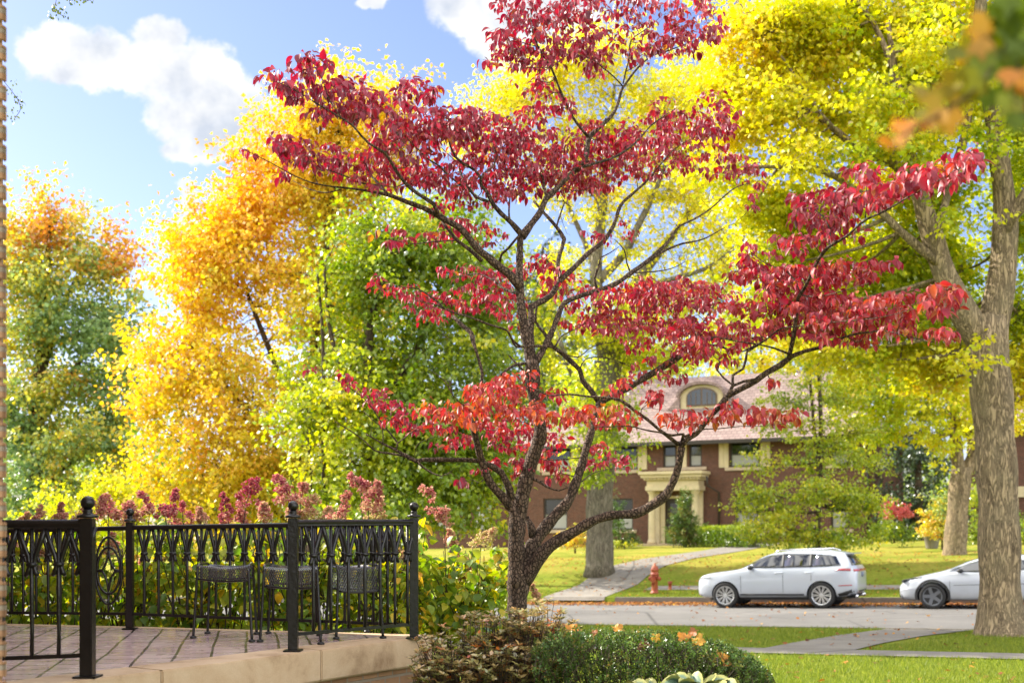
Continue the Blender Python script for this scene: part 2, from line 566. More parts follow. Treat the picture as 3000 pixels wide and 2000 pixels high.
# ------------------------------------------------------------------ the street's own frame: s along the kerb, t away from us
TH = R(27)
SD = Vector((math.cos(TH), -math.sin(TH), 0))
SN = Vector((math.sin(TH), math.cos(TH), 0))
SO = Vector((7.61, 31.7, 0))
GRADE = 0.026
PROF = [(-500, 0.5), (-45, 0.46), (-26, 0.42), (-22, 0.36), (-18, 0.22), (-14.7, 0.165), (-13.2, 0.15), (-8.66, 0.13), (-8.60, -0.06),
        (2.60, -0.06), (2.66, 0.13), (3.6, 0.22), (4.6, 0.30), (5.6, 0.40), (7, 0.76), (8.5, 0.98), (12, 1.18), (20, 1.38), (28, 1.70), (40, 1.9), (500, 3.0)]
PT = np.array([p[0] for p in PROF], float)
PZ = np.array([p[1] for p in PROF], float)


def zg(s, t):
    return np.interp(t, PT, PZ) + GRADE * np.clip(s, -45, 45)


def st(X, Y):
    dx, dy = X - SO.x, Y - SO.y
    return dx * SD.x + dy * SD.y, dx * SN.x + dy * SN.y


def XY(s, t):
    return SO.x + s * SD.x + t * SN.x, SO.y + s * SD.y + t * SN.y


def ground_z(X, Y):
    s, t = st(X, Y)
    return float(zg(s, t))


def sheet(name, ss, ts, mat, eps=0.0, zfun=None):
    V, Fc = [], []
    for s in ss:
        for t in ts:
            x, y = XY(s, t)
            z = (zg(s, t) if zfun is None else zfun(s, t)) + eps
            V.append((x, y, float(z)))
    n = len(ts)
    for i in range(len(ss) - 1):
        for j in range(n - 1):
            Fc.append((i * n + j, (i + 1) * n + j, (i + 1) * n + j + 1, i * n + j + 1))
    me = bpy.data.meshes.new(name)
    me.from_pydata(V, [], Fc)
    me.update()
    o = link(name, me, mat)
    o['kind'] = 'structure'
    return o


def lawn_mat():
    m, n = new_mat('lawn')
    tc = n.new('ShaderNodeTexCoord')
    a = n.noise(tc.outputs['Object'], 0.55, 4, 0.6)
    b = n.noise(tc.outputs['Object'], 6.0, 5, 0.7)
    c = n.noise(tc.outputs['Object'], 60.0, 3, 0.7)
    base = n.ramp(b.outputs['Fac'], [(0.28, (0.11, 0.155, 0.022)), (0.55, (0.20, 0.245, 0.03)), (0.8, (0.31, 0.33, 0.05))])
    dry = n.mix(n.mapr(a.outputs['Fac'], 0.48, 0.75, 0.0, 0.55), base, (0.40, 0.36, 0.08))
    fin_ = n.mix(n.mapr(c.outputs['Fac'], 0.3, 0.75, 0.0, 0.6), dry, (0.10, 0.15, 0.012))
    worn = n.noise(tc.outputs['Object'], 1.6, 5, 0.7)
    fin_ = n.mix(n.mapr(worn.outputs['Fac'], 0.54, 0.74, 0.0, 0.55), fin_, (0.20, 0.19, 0.04, 1))
    # the lawn across the street is drier and full of leaf crumbs
    sx = n.new('ShaderNodeSeparateXYZ', ins={0: tc.outputs['Object']})
    tt_ = n.math('ADD', n.math('MULTIPLY', n.math('SUBTRACT', sx.outputs[0], 7.61), SN.x), n.math('MULTIPLY', n.math('SUBTRACT', sx.outputs[1], 31.7), SN.y))
    far_ = n.math('MULTIPLY', n.mapr(tt_, 5.0, 9.0, 0.0, 1.0), n.mapr(a.outputs['Fac'], 0.38, 0.62, 0.10, 0.75))
    fin_ = n.mix(far_, fin_, (0.36, 0.29, 0.06, 1))
    p = n.new('ShaderNodeBsdfPrincipled', ins={'Base Color': fin_, 'Roughness': 0.9, 'Specular IOR Level': 0.02})
    bp = n.new('ShaderNodeBump', ins={'Strength': 0.9, 'Distance': 0.04, 'Height': c.outputs['Fac']})
    n.put(p, 'Normal', bp)
    finish(n, p)
    return m


def paving_mat(name, c0, c1, joints=None, scale=1.5):
    m, n = new_mat(name)
    tc = n.new('ShaderNodeTexCoord')
    a = n.noise(tc.outputs['Object'], scale, 6, 0.65)
    b = n.noise(tc.outputs['Object'], 70.0, 4, 0.7)
    cc_ = n.ramp(a.outputs['Fac'], [(0.3, c0), (0.7, c1)])
    cc_ = n.mix(0.35, cc_, n.ramp(b.outputs['Fac'], [(0.3, (0.4, 0.4, 0.4)), (0.7, (1, 1, 1))]), 'MULTIPLY')
    vo = n.new('ShaderNodeTexVoronoi', feature='DISTANCE_TO_EDGE', ins={'Vector': tc.outputs['Object'], 'Scale': 0.26})
    crk = n.mapr(vo.outputs['Distance'], 0.0, 0.010, 0.45, 1.0)
    vp_ = n.new('ShaderNodeTexVoronoi', ins={'Vector': tc.outputs['Object'], 'Scale': 0.16})
    crk = n.math('MULTIPLY', crk, n.mapr(vp_.outputs['Color'], 0.0, 1.0, 0.82, 1.08))
    cc_ = n.mix(1.0, cc_, crk, 'MULTIPLY')
    p = n.new('ShaderNodeBsdfPrincipled', ins={'Base Color': cc_, 'Roughness': 0.85, 'Specular IOR Level': 0.3})
    bp = n.new('ShaderNodeBump', ins={'Strength': 0.4, 'Distance': 0.01, 'Height': b.outputs['Fac']})
    n.put(p, 'Normal', bp)
    finish(n, p)
    return m


M['lawn'] = lawn_mat()
M['asphalt'] = paving_mat('street_asphalt', (0.13, 0.125, 0.12), (0.19, 0.18, 0.17), scale=0.8)
M['concrete'] = paving_mat('pavement_concrete', (0.19, 0.17, 0.145), (0.27, 0.245, 0.21))
M['kerb'] = paving_mat('kerb_concrete', (0.17, 0.15, 0.125), (0.25, 0.22, 0.18))

fs = sorted(set([-400, -250, -150, -90] + list(range(-60, 61, 4)) + [90, 150, 250, 400]))
ft = sorted(set(list(PT) + [-300, -200, -120, -70, -40, -35, -30, -28, -24, -20, -16, 10, 14, 17, 24, 32, 36, 50, 70, 100, 150, 250, 350]))
sheet('ground', fs, ft, M['lawn'])
sheet('road', [-300, -150, -60, -45, 0, 45, 60, 150, 300], [-8.5, -3, 2.5], M['asphalt'], 0.0, lambda s, t: GRADE * np.clip(s, -45, 45) + 0.05 * (1 - ((t + 3) / 5.5) ** 2) - 0.05)


def kerb(name, t0, t1, segs):
    b = MB()
    for s0, s1 in segs:
        k = max(1, int((s1 - s0) / 6))
        for i in range(k):
            a0, a1 = s0 + (s1 - s0) * i / k, s0 + (s1 - s0) * (i + 1) / k - 0.008
            vs = []
            for s in (a0, a1):
                for t in (t0, t1):
                    for z in (-0.12, 0.145):
                        x, y = XY(s, t)
                        vs.append((x, y, GRADE * min(45, max(-45, s)) + z))
            b.add(vs, [(0, 1, 3, 2), (4, 6, 7, 5), (0, 4, 5, 1), (2, 3, 7, 6), (0, 2, 6, 4), (1, 5, 7, 3)])
    o = b.build(name, M['kerb'], bevel=0.02)
    o['kind'] = 'structure'


kerb('far_kerb', 2.5, 2.68, [(-90, -9.6), (-6.1, 90)])
kerb('near_kerb', -8.68, -8.5, [(-90, 90)])
sheet('sidewalk', list(np.arange(-60, 61, 1.5)), [-14.25, -13.35], M['concrete'], 0.022)
sheet('far_sidewalk', list(np.arange(-5.8, 60, 3)), [4.35, 4.7, 5.3], M['concrete'], 0.015)
sheet('driveway', [-8.7, -7.6, -6.5], [2.4, 2.6, 2.66, 3.1, 3.6, 4.6, 5.6, 6.3, 7, 8.5, 10, 12, 16, 20, 24, 27], M['concrete'], 0.02,
      lambda s, t: max(float(zg(s, t)), GRADE * s + 0.03))
sheet('side_driveway', [9.0, 10.5, 12.0], [14, 17, 20, 28, 34], M['concrete'], 0.03)


def on_ground(px, py, z_extra=0.0):
    """walk along the ray of a photo pixel until it meets the terrain"""
    Y = 4.0
    while Y < 200:
        p = P(px, py, Y)
        if p.z <= ground_z(p.x, p.y) + z_extra:
            return p
        Y += 0.02
    return p


# the short footpath from the sidewalk to the street
def footpath():
    le = [on_ground(2205, 1906), on_ground(2330, 1882), on_ground(2450, 1862), on_ground(2600, 1843)]
    ri = [on_ground(2480, 1910), on_ground(2590, 1884), on_ground(2700, 1864), on_ground(2850, 1846)]
    V, Fc = [], []
    k = 24
    for i in range(k + 1):
        u = i / k * 3
        j = min(2, int(u))
        f = u - j
        a = le[j].lerp(le[j + 1], f)
        b = ri[j].lerp(ri[j + 1], f)
        for q in range(7):
            p = a.lerp(b, q / 6)
            V.append((p.x, p.y, ground_z(p.x, p.y) + 0.016))
    for i in range(k):
        for q in range(6):
            Fc.append((i * 7 + q, i * 7 + q + 1, (i + 1) * 7 + q + 1, (i + 1) * 7 + q))
    me = bpy.data.meshes.new('footpath')
    me.from_pydata(V, [], Fc)
    me.update()
    link('footpath', me, M['concrete'])['kind'] = 'structure'


footpath()


def scatter_litter():
    """leaves lying on grass, gutters and road"""
    s_, t_ = [], []

    def zone(n, s0, s1, t0, t1, pw=1.0):
        s_.append(RNG.uniform(s0, s1, n))
        t_.append(t0 + (t1 - t0) * RNG.uniform(0, 1, n) ** pw)
    zone(9000, -12, 16, 2.48, 0.9, 1.7)
    zone(1500, -14, 16, -8.45, -7.6, 1.6)
    zone(420, -6, 16, -13, -8.8)
    zone(150, 0, 14, -18, -14.6)
    zone(3600, -22, 14, 5.5, 15)
    zone(1500, -22, 12, 2.8, 6)
    zone(260, -10, 12, -7, 2)
    s = np.concatenate(s_)
    t = np.concatenate(t_)
    X, Y = XY(s, t)
    z = zg(s, t)
    onroad = (t > -8.5) & (t < 2.5)
    z = np.where(onroad, GRADE * np.clip(s, -45, 45) + 0.05 * (1 - ((t + 3) / 5.5) ** 2) - 0.05, z) + RNG.uniform(0.008, 0.045, len(s))
    pos = np.stack([X, Y, z], 1)
    ang = RNG.uniform(0, 6.28, len(s))
    tip = np.stack([np.cos(ang), np.sin(ang), RNG.normal(0, .25, len(s))], 1)
    nrm = np.stack([RNG.normal(0, .35, len(s)), RNG.normal(0, .35, len(s)), np.ones(len(s))], 1)
    me = leaves_mesh('fallen_leaves', LEAF_MAPLE, pos, tip, nrm, RNG.uniform(0.05, 0.10, len(s)), RNG.uniform(0, .9, len(s)))
    o = link('fallen_leaves', me, M['litter'])
    tag(o, 'brown and orange fallen leaves strewn over gutter and lawns', 'leaves', kind='stuff')


scatter_litter()


def grass_blades():
    n1, n2, n3 = 70000, 60000, 40000
    s = np.concatenate([RNG.uniform(0, 15, n1), RNG.uniform(-5, 15, n2), RNG.uniform(-13, 9, n3)])
    t = np.concatenate([RNG.uniform(-18.5, -14.3, n1), RNG.uniform(-13.3, -8.72, n2), RNG.uniform(2.75, 4.3, n3)])
    X, Y = XY(s, t)
    z = zg(s, t)
    pos = np.stack([X, Y, z], 1)
    # keep the footpath clear
    keep = np.ones(len(s), bool)
    a = [on_ground(2205, 1906), on_ground(2600, 1843)]
    b = [on_ground(2480, 1910), on_ground(2850, 1846)]
    fr = (t - st(a[0].x, a[0].y)[1]) / (st(a[1].x, a[1].y)[1] - st(a[0].x, a[0].y)[1])
    sl = st(a[0].x, a[0].y)[0] + fr * (st(a[1].x, a[1].y)[0] - st(a[0].x, a[0].y)[0])
    sr = st(b[0].x, b[0].y)[0] + fr * (st(b[1].x, b[1].y)[0] - st(b[0].x, b[0].y)[0])
    keep &= ~((t > -13.4) & (t < -8.6) & (s > sl - 0.05) & (s < sr + 0.05))
    keep &= ~((t > 2.4) & (s > -8.75) & (s < -6.45))
    pos = pos[keep]
    n = len(pos)
    tip = np.stack([RNG.normal(0, .4, n), RNG.normal(0, .4, n), np.ones(n)], 1)
    ang = RNG.uniform(0, 6.28, n)
    nrm = np.stack([np.cos(ang), np.sin(ang), np.zeros(n)], 1)
    tpl = (np.array([(-.5, 0, 0), (.5, 0, 0), (0, 1, -.1)], float), np.array([(0, 1, 2)]))
    me = leaves_mesh('grass', tpl, pos, tip, nrm, RNG.uniform(0.035, 0.085, n), RNG.beta(2, 2.5, n), wscale=0.14)
    tag(link('grass', me, M['blade']), 'short green lawn grass beside the sidewalk and street', 'grass', kind='stuff')


grass_blades()


# ------------------------------------------------------------------ the brick house across the street
M['housebrick'] = brick_mat('house_brick', (0.150, 0.052, 0.032), (0.085, 0.030, 0.020), (0.17, 0.12, 0.09), 0.21, 0.07, bump=0.4)
M['cream'] = simple('cream_paint', (0.55, 0.46, 0.28), 0.6, var=0.12, vscale=3)
M['sill'] = simple('sill_stone', (0.42, 0.33, 0.23), 0.8, var=0.15)
M['glass'] = simple('window_glass', (0.012, 0.016, 0.016), 0.04, 0.0, 0.9)
M['curtain'] = simple('window_blind', (0.30, 0.30, 0.27), 0.4, spec=0.8)
M['darkframe'] = simple('dark_frame', (0.035, 0.026, 0.02), 0.5)
M['brownframe'] = simple('brown_frame', (0.12, 0.075, 0.045), 0.5)


def roof_mat():
    m, n = new_mat('roof_shingle')
    tc = n.new('ShaderNodeTexCoord')
    sp = n.new('ShaderNodeSeparateXYZ', ins={0: tc.outputs['Object']})
    vec = n.new('ShaderNodeCombineXYZ', ins={0: sp.outputs[0], 1: n.math('MULTIPLY', sp.outputs[2], 1.2), 2: 0.0})
    br = n.new('ShaderNodeTexBrick', ins={'Vector': vec, 'Color1': (0.31, 0.225, 0.20, 1), 'Color2': (0.23, 0.16, 0.145, 1), 'Mortar': (0.15, 0.10, 0.09, 1),
                                          'Scale': 1.0, 'Mortar Size': 0.02, 'Brick Width': 0.3, 'Row Height': 0.2})
    nz = n.noise(tc.outputs['Object'], 1.5, 5, 0.6)
    c = n.mix(0.4, br.outputs['Color'], n.ramp(nz.outputs['Fac'], [(0.3, (0.6, 0.6, 0.6)), (0.7, (1, 1, 1))]), 'MULTIPLY')
    p = n.new('ShaderNodeBsdfPrincipled', ins={'Base Color': c, 'Roughness': 0.8})
    bp = n.new('ShaderNodeBump', ins={'Strength': 0.4, 'Distance': 0.02, 'Height': n.math('SUBTRACT', 1.0, br.outputs['Fac'])})
    n.put(p, 'Normal', bp)
    finish(n, p)
    return m


M['roof'] = roof_mat()


def brick_house():
    base = P(1988, 1592, 62.0)
    base.z = 1.40
    root = empty('brick_house', base, 'two storey brown brick house with pinkish hipped roof and cream portico across the street', 'house', rotz=-TH)
    kw = dict(world_space=False)
    EZ = 5.55                                   # eave height above the base
    HU = 10.3
    # window openings on the facade: (u centre, z0, width, height, kind)
    wins = [(-3.15, 4.08, 1.5, 1.36, 'side'), (-0.52, 4.16, 0.75, 1.28, 'pair'), (0.95, 4.16, 0.72, 1.28, 'pair'), (3.65, 4.08, 1.6, 1.36, 'side'),
            (8.6, 4.08, 0.9, 1.36, 'plain'), (-3.3, 0.75, 1.3, 1.75, 'plain'), (4.0, 0.8, 1.7, 1.8, 'plain'), (-7.4, 0.75, 1.5, 1.8, 'plain'), (-7.2, 4.08, 1.5, 1.36, 'side'), (8.6, .8, .9, 1.8, 'plain')]
    # wall built as a grid round the openings
    us = sorted({-HU, HU, -0.75, 0.75} | {round(u + k * wd / 2, 3) for u, z, wd, h, _ in wins for k in (-1, 1)})
    zs = sorted({-1.0, EZ, 0.0, 2.45} | {round(v, 3) for u, z, wd, h, _ in wins for v in (z, z + h)})

    def hole(u, z):
        if -0.75 < u < 0.75 and 0 < z < 2.45:
            return True
        return any(abs(u - wu) < wd / 2 and z0 < z < z0 + h for wu, z0, wd, h, _ in wins)
    b = MB()
    for i in range(len(us) - 1):
        for j in range(len(zs) - 1):
            if not hole((us[i] + us[i + 1]) / 2, (zs[j] + zs[j + 1]) / 2):
                b.add([(us[i], 0, zs[j]), (us[i + 1], 0, zs[j]), (us[i + 1], 0, zs[j + 1]), (us[i], 0, zs[j + 1])], [(0, 1, 2, 3)])
    for (u, z, wd, h) in [(u, z, wd, h) for u, z, wd, h, _ in wins] + [(0, 0, 1.5, 2.45)]:
        x0, x1, z1, dp = u - wd / 2, u + wd / 2, z + h, 0.22
        for q in ([(x0, 0, z), (x0, dp, z), (x0, dp, z1), (x0, 0, z1)], [(x1, 0, z), (x1, 0, z1), (x1, dp, z1), (x1, dp, z)],
                  [(x0, 0, z1), (x0, dp, z1), (x1, dp, z1), (x1, 0, z1)], [(x0, 0, z), (x1, 0, z), (x1, dp, z), (x0, dp, z)]):
            b.add(q, [(0, 1, 2, 3)])
    DP = 10.0
    b.add([(-HU, 0, -1), (-HU, DP, -1), (-HU, DP, EZ), (-HU, 0, EZ)], [(0, 1, 2, 3)])
    b.add([(HU, 0, -1), (HU, 0, EZ), (HU, DP, EZ), (HU, DP, -1)], [(0, 1, 2, 3)])
    b.add([(-HU, DP, -1), (HU, DP, -1), (HU, DP, EZ), (-HU, DP, EZ)], [(0, 1, 2, 3)])
    me = b.mesh('wall')
    link('wall', me, M['housebrick'], root, **kw)
    # soldier arches over the ground windows
    # roof: flared eave, steep slope, flat top
    prof = [(-0.75, EZ - 0.10), (-0.25, EZ + 0.28), (0.5, EZ + 1.05), (1.7, EZ + 2.6), (2.5, EZ + 3.8)]
    V, Fc = [], []
    for off, z in prof:
        V += [(-HU + off, off, z), (HU - off, off, z), (HU - off, DP - off, z), (-HU + off, DP - off, z)]
    for i in range(len(prof) - 1):
        for k in range(4):
            Fc.append((i * 4 + k, i * 4 + (k + 1) % 4, i * 4 + 4 + (k + 1) % 4, i * 4 + 4 + k))
    m = (len(prof) - 1) * 4
    Fc.append((m, m + 1, m + 2, m + 3))
    Fc.append((3, 2, 1, 0))
    rb = MB().add(V, Fc)
    roof = rb.build('roof', M['roof'], root, world_space=False)
    g = MB()
    g.box(-HU - .80, HU + .80, -.82, -.70, EZ - .24, EZ - .03)
    g.build('gutter', M['darkframe'], root, bevel=0.02, world_space=False)
    ch = MB().box(6.2, 7.3, 5.0, 6.0, EZ + 2.5, EZ + 5.6).box(6.1, 7.4, 4.9, 6.1, EZ + 5.6, EZ + 5.8)
    ch.build('chimney', M['housebrick'], roof, world_space=False)
    # dormer with an arched window
    du, dw, dz, dv = 0.95, 1.75, EZ + 2.0, 1.0

    def arch(u, wdt, z0, zs_, rise, y, k=14):
        pts = [(u - wdt / 2, y, z0), (u + wdt / 2, y, z0)]
        for i in range(k + 1):
            a = math.pi * i / k
            pts.append((u + wdt / 2 * math.cos(a), y, zs_ + rise * math.sin(a)))
        return pts
    dm = MB().poly_prism(arch(du, dw + .7, dz - .4, dz + .55, .62, dv + .15), (0, 2.2, 0))
    dorm = dm.build('dormer', M['cream'], roof, world_space=False)
    dr = MB()
    k = 14
    outer = [(du + (dw / 2 + .55) * math.cos(math.pi * i / k), dz + .55 + .80 * math.sin(math.pi * i / k)) for i in range(k + 1)]
    inner = [(du + (dw / 2 + .36) * math.cos(math.pi * i / k), dz + .56 + .635 * math.sin(math.pi * i / k)) for i in range(k + 1)]
    for i in range(k):
        quad = [(outer[i][0], dv - .1, outer[i][1]), (outer[i + 1][0], dv - .1, outer[i + 1][1]), (inner[i + 1][0], dv - .1, inner[i + 1][1]), (inner[i][0], dv - .1, inner[i][1])]
        dr.poly_prism(quad, (0, 2.6, 0))
    dr.build('dormer_hood', M['roof'], roof, world_space=False)
    for sx in (-1, 1):
        dside = MB().poly_prism([(du + sx * (dw / 2 + .36), dv, dz + .62), (du + sx * (dw / 2 + 1.3), dv + .1, dz - .35), (du + sx * (dw / 2 + .36), dv, dz - .5)], (0, 2.0, 0))
        dside.build('dormer_flare', M['roof'], roof, world_space=False)
    fr = MB().poly_prism(arch(du, dw, dz, dz + .5, .52, dv + .09), (0, .1, 0))
    frm = fr.build('dormer_window', M['brownframe'], root, world_space=False)
    gl = MB()
    hw = dw / 2 - .08
    for c0, c1 in ((-hw, -.05), (.05, hw)):
        pts = [(du + c0, dv + .07, dz + .08), (du + c1, dv + .07, dz + .08)]
        for i in range(7):
            x = c1 + (c0 - c1) * i / 6
            pts.append((du + x, dv + .07, dz + .46 + .46 * math.sqrt(max(0, 1 - (x / (dw / 2)) ** 2))))
        gl.poly_prism(pts, (0, .018, 0))
    gl.build('pane', M['glass'], frm, world_space=False)
    for x in (-.6, -.32, .32, .6):
        MB().box(du + x - .018, du + x + .018, dv + .045, dv + .068, dz + .08, dz + .75).build('muntin', M['brownframe'], frm, world_space=False)
    # windows
    for (u, z, wd, h, kind_) in wins:
        f = MB()
        x0, x1 = u - wd / 2, u + wd / 2
        for (a0, a1, c0, c1) in ((x0, x0 + .09, z, z + h), (x1 - .09, x1, z, z + h), (x0 + .09, x1 - .09, z, z + .09), (x0 + .09, x1 - .09, z + h - .09, z + h), (x0 + .09, x1 - .09, z + h / 2 - .03, z + h / 2 + .03)):
            f.box(a0, a1, .10, .18, c0, c1)
        fo = f.build('window', M['darkframe'], root, world_space=False)
        p1 = MB().box(x0 + .09, x1 - .09, .15, .16, z + .09, z + h / 2 - .03).build('pane', M['curtain'], fo, world_space=False)
        p2 = MB().box(x0 + .09, x1 - .09, .15, .16, z + h / 2 + .03, z + h - .09).build('pane', M['glass'], fo, world_space=False)
        if kind_ != 'pair':
            MB().box(x0 - .25, x1 + .25, -.10, .09, z - .18, z - .002).build('sill', M['sill'], fo, bevel=.01, world_space=False)
        if kind_ == 'side':
            for sx in (-1, 1):
                sh = MB()
                cx = u + sx * (wd / 2 + .32)
                sh.box(cx - .26, cx + .26, -.05, -.004, z - .0, z + h)
                sh.box(cx - .17, cx - .02, -.075, -.051, z + .12, z + h - .12)
                sh.box(cx + .03, cx + .17, -.075, -.051, z + .12, z + h - .12)
                sh.build('shutter', M['cream'], root, bevel=.006, world_space=False)
    MB().box(-1.2, 1.6, -.14, -.004, 3.98, 4.15).build('balcony_sill', M['sill'], root, bevel=.015, world_space=False)
    for u in (.21,):
        MB().box(u - .26, u + .26, -.07, -.003, 4.155, 5.44).build('centre_panel', M['cream'], root, bevel=.01, world_space=False)
    # portico
    pc = MB()
    for (x0, x1, y0, z0, z1) in ((-1.5, 1.5, -1.15, 2.86, 3.12), (-1.44, 1.44, -1.09, 3.12, 3.42), (-1.56, 1.56, -1.22, 3.42, 3.55), (-1.7, 1.7, -1.36, 3.55, 3.72), (-1.8, 1.8, -1.48, 3.72, 3.88)):
        pc.box(x0, x1, y0, -.003, z0, z1)
    for i in range(16):
        x = -1.5 + i * .2
        pc.box(x - .05, x + .05, -1.30, -1.222, 3.44, 3.545)
    pc.build('portico_entablature', M['cream'], root, bevel=.012, world_space=False)
    for x in (-1.22, 1.22):
        c = MB().lathe([(.26, 0.0), (.26, .1), (.22, .16), (.20, .3), (.19, 1.8), (.165, 2.65), (.2, 2.7), (.24, 2.77), (.26, 2.81), (.26, 2.86)], 20, (x, -.85, 0.0))
        c.build('column', M['cream'], root, smooth=True, world_space=False)
        MB().box(x - .18, x + .18, -.12, -.003, 0, 2.86).build('pilaster', M['cream'], root, bevel=.01, world_space=False)
    MB().box(-1.9, 1.9, -1.5, -.003, -.4, -.005).box(-2.2, 2.2, -1.9, -1.505, -.4, -.16).build('step', M['sill'], root, bevel=.02, world_space=False)
    d = MB().box(-.75, .75, .12, .2, 0.0, 2.45)
    dor = d.build('door', M['darkframe'], root, world_space=False)
    dp_ = MB()
    for x in (-.5, .08):
        for k in range(3):
            dp_.box(x, x + .42, .095, .117, .25 + k * .7, .8 + k * .7)
    dp_.build('pane', M['glass'], dor, world_space=False)
    sd = MB().box(-1.03, -.76, -.06, -.003, 0, 2.4).box(.76, 1.03, -.06, -.003, 0, 2.4).box(-1.03, 1.03, -.08, -.003, 2.46, 2.6)
    sd.build('door_surround', M['cream'], root, bevel=.01, world_space=False)
    dn = MB().tube([(1.86, -.9, 3.6), (1.86, -.8, 3.1), (2.3, -.12, 2.75), (2.3, -.12, -.2)], .055, 8)
    dn.build('downpipe', M['darkframe'], root, smooth=True, world_space=False)
    MB().tube([(HU - .3, -.1, EZ - .2), (HU - .3, -.1, -.5)], .06, 8).build('downpipe', M['darkframe'], root, smooth=True, world_space=False)
    # lower wing on the left
    wg = MB().box(-HU - 6.5, -HU - .003, 1.2, 8.5, -1.0, 3.0)
    wing = wg.build('wing_wall', M['housebrick'], root, world_space=False)
    MB().poly_prism([(-HU - 7, .7, 2.95), (-HU - 7, 9, 2.95), (-HU - 7, 4.85, 5.0)], (7 - .004, 0, 0)).build('wing_roof', M['roof'], root, world_space=False)
    for u in (-HU - 5, -HU - 2.4):
        f = MB().box(u - .6, u + .6, 1.12, 1.197, .7, 2.3).build('window', M['darkframe'], root, world_space=False)
        MB().box(u - .5, u + .5, 1.1, 1.118, .8, 2.2).build('pane', M['curtain'], f, world_space=False)
    return root


brick_house()


def side_house():
    """the second house, seen in the gaps on the right"""
    p = P(3110, 1600, 58.0)
    root = empty('far_house', (p.x, p.y, ground_z(p.x, p.y)), 'dark brick house corner with cream band behind the big street tree trunk', 'house', rotz=-TH)
    MB().box(-4.5, 8, 0, 9, -1, 5.6).build('wall', M['housebrick'], root, world_space=False)
    b = MB()
    for z in (1.9, ):
        b.box(-4.5, 8, -.12, -.003, z, z + .55)
    b.build('band', M['cream'], root, world_space=False)
    for u in (-2.8, 0.5, 4):
        f = MB().box(u - .8, u + .8, -.07, -.003, .5, 1.85).build('window', M['cream'], root, world_space=False)
        MB().box(u - .68, u + .68, -.09, -.072, .62, 1.74).build('pane', M['glass'], f, world_space=False)
    MB().poly_prism([(-5.2, -.8, 5.55), (-5.2, 9.8, 5.55), (-5.2, 4.5, 8.6)], (13.8, 0, 0)).build('roof', M['roof'], root, world_space=False)


side_house()

# ------------------------------------------------------------------ the near house corner and the porch
DECK = CZ - 0.789
M['nearbrick'] = brick_mat('tan_brick', (0.42, 0.24, 0.13, 1), (0.30, 0.165, 0.09, 1), (0.30, 0.24, 0.18, 1), 0.22, 0.075, bump=0.9, mort=0.011)
M['stone'] = None


def coping_mat():
    m, n = new_mat('coping_limestone')
    tc = n.new('ShaderNodeTexCoord')
    a = n.noise(tc.outputs['Object'], 2.2, 6, 0.65, 0.3)
    b = n.noise(tc.outputs['Object'], 130.0, 4, 0.7)
    c = n.ramp(a.outputs['Fac'], [(0.30, (0.26, 0.16, 0.085)), (0.46, (0.52, 0.37, 0.23)), (0.75, (0.66, 0.51, 0.35))])
    c = n.mix(0.3, c, n.ramp(b.outputs['Fac'], [(0.3, (0.5, 0.5, 0.5)), (0.7, (1, 1, 1))]), 'MULTIPLY')
    p = n.new('ShaderNodeBsdfPrincipled', ins={'Base Color': c, 'Roughness': 0.8, 'Specular IOR Level': 0.3})
    n.put(p, 'Normal', n.new('ShaderNodeBump', ins={'Strength': 0.35, 'Distance': 0.006, 'Height': b.outputs['Fac']}))
    finish(n, p)
    return m


M['coping'] = coping_mat()


def tile_mat():
    m, n = new_mat('quarry_tile')
    tc = n.new('ShaderNodeTexCoord')
    mp = n.new('ShaderNodeMapping', ins={'Vector': tc.outputs['Object'], 'Rotation': (0, 0, R(-12.8)), 'Location': (0.05, 0.03, 0)})
    wb = n.noise(tc.outputs['Object'], 1.2, 3, 0.5)
    wv_ = n.new('ShaderNodeVectorMath', operation='SCALE', ins={0: n.new('ShaderNodeVectorMath', operation='SUBTRACT', ins={0: wb.outputs['Color'], 1: (.5, .5, .5)}), 'Scale': 0.05})
    vec = n.new('ShaderNodeVectorMath', operation='ADD', ins={0: mp, 1: wv_})
    br = n.new('ShaderNodeTexBrick', offset=0.0, ins={'Vector': vec, 'Color1': (0.80, 0.60, 0.60, 1), 'Color2': (0.70, 0.50, 0.50, 1), 'Mortar': (0.13, 0.10, 0.09, 1),
                                          'Scale': 1.0, 'Mortar Size': 0.0095, 'Mortar Smooth': 0.2, 'Brick Width': 0.215, 'Row Height': 0.215})
    a = n.noise(tc.outputs['Object'], 3.0, 6, 0.65)
    c = n.mix(0.55, br.outputs['Color'], n.ramp(a.outputs['Fac'], [(0.3, (0.86, 0.82, 0.82)), (0.7, (1, 1, 1))]), 'MULTIPLY')
    rr = n.mapr(a.outputs['Fac'], 0.3, 0.7, 0.16, 0.34)
    p = n.new('ShaderNodeBsdfPrincipled', ins={'Base Color': c, 'Roughness': rr, 'Specular IOR Level': 0.8, 'Coat Weight': 0.6, 'Coat Roughness': 0.12})
    h = n.math('ADD', n.math('SUBTRACT', 1.0, br.outputs['Fac']), n.math('MULTIPLY', a.outputs['Fac'], 0.25))
    n.put(p, 'Normal', n.new('ShaderNodeBump', ins={'Strength': 0.5, 'Distance': 0.006, 'Height': h}))
    finish(n, p)
    return m


M['tile'] = tile_mat()


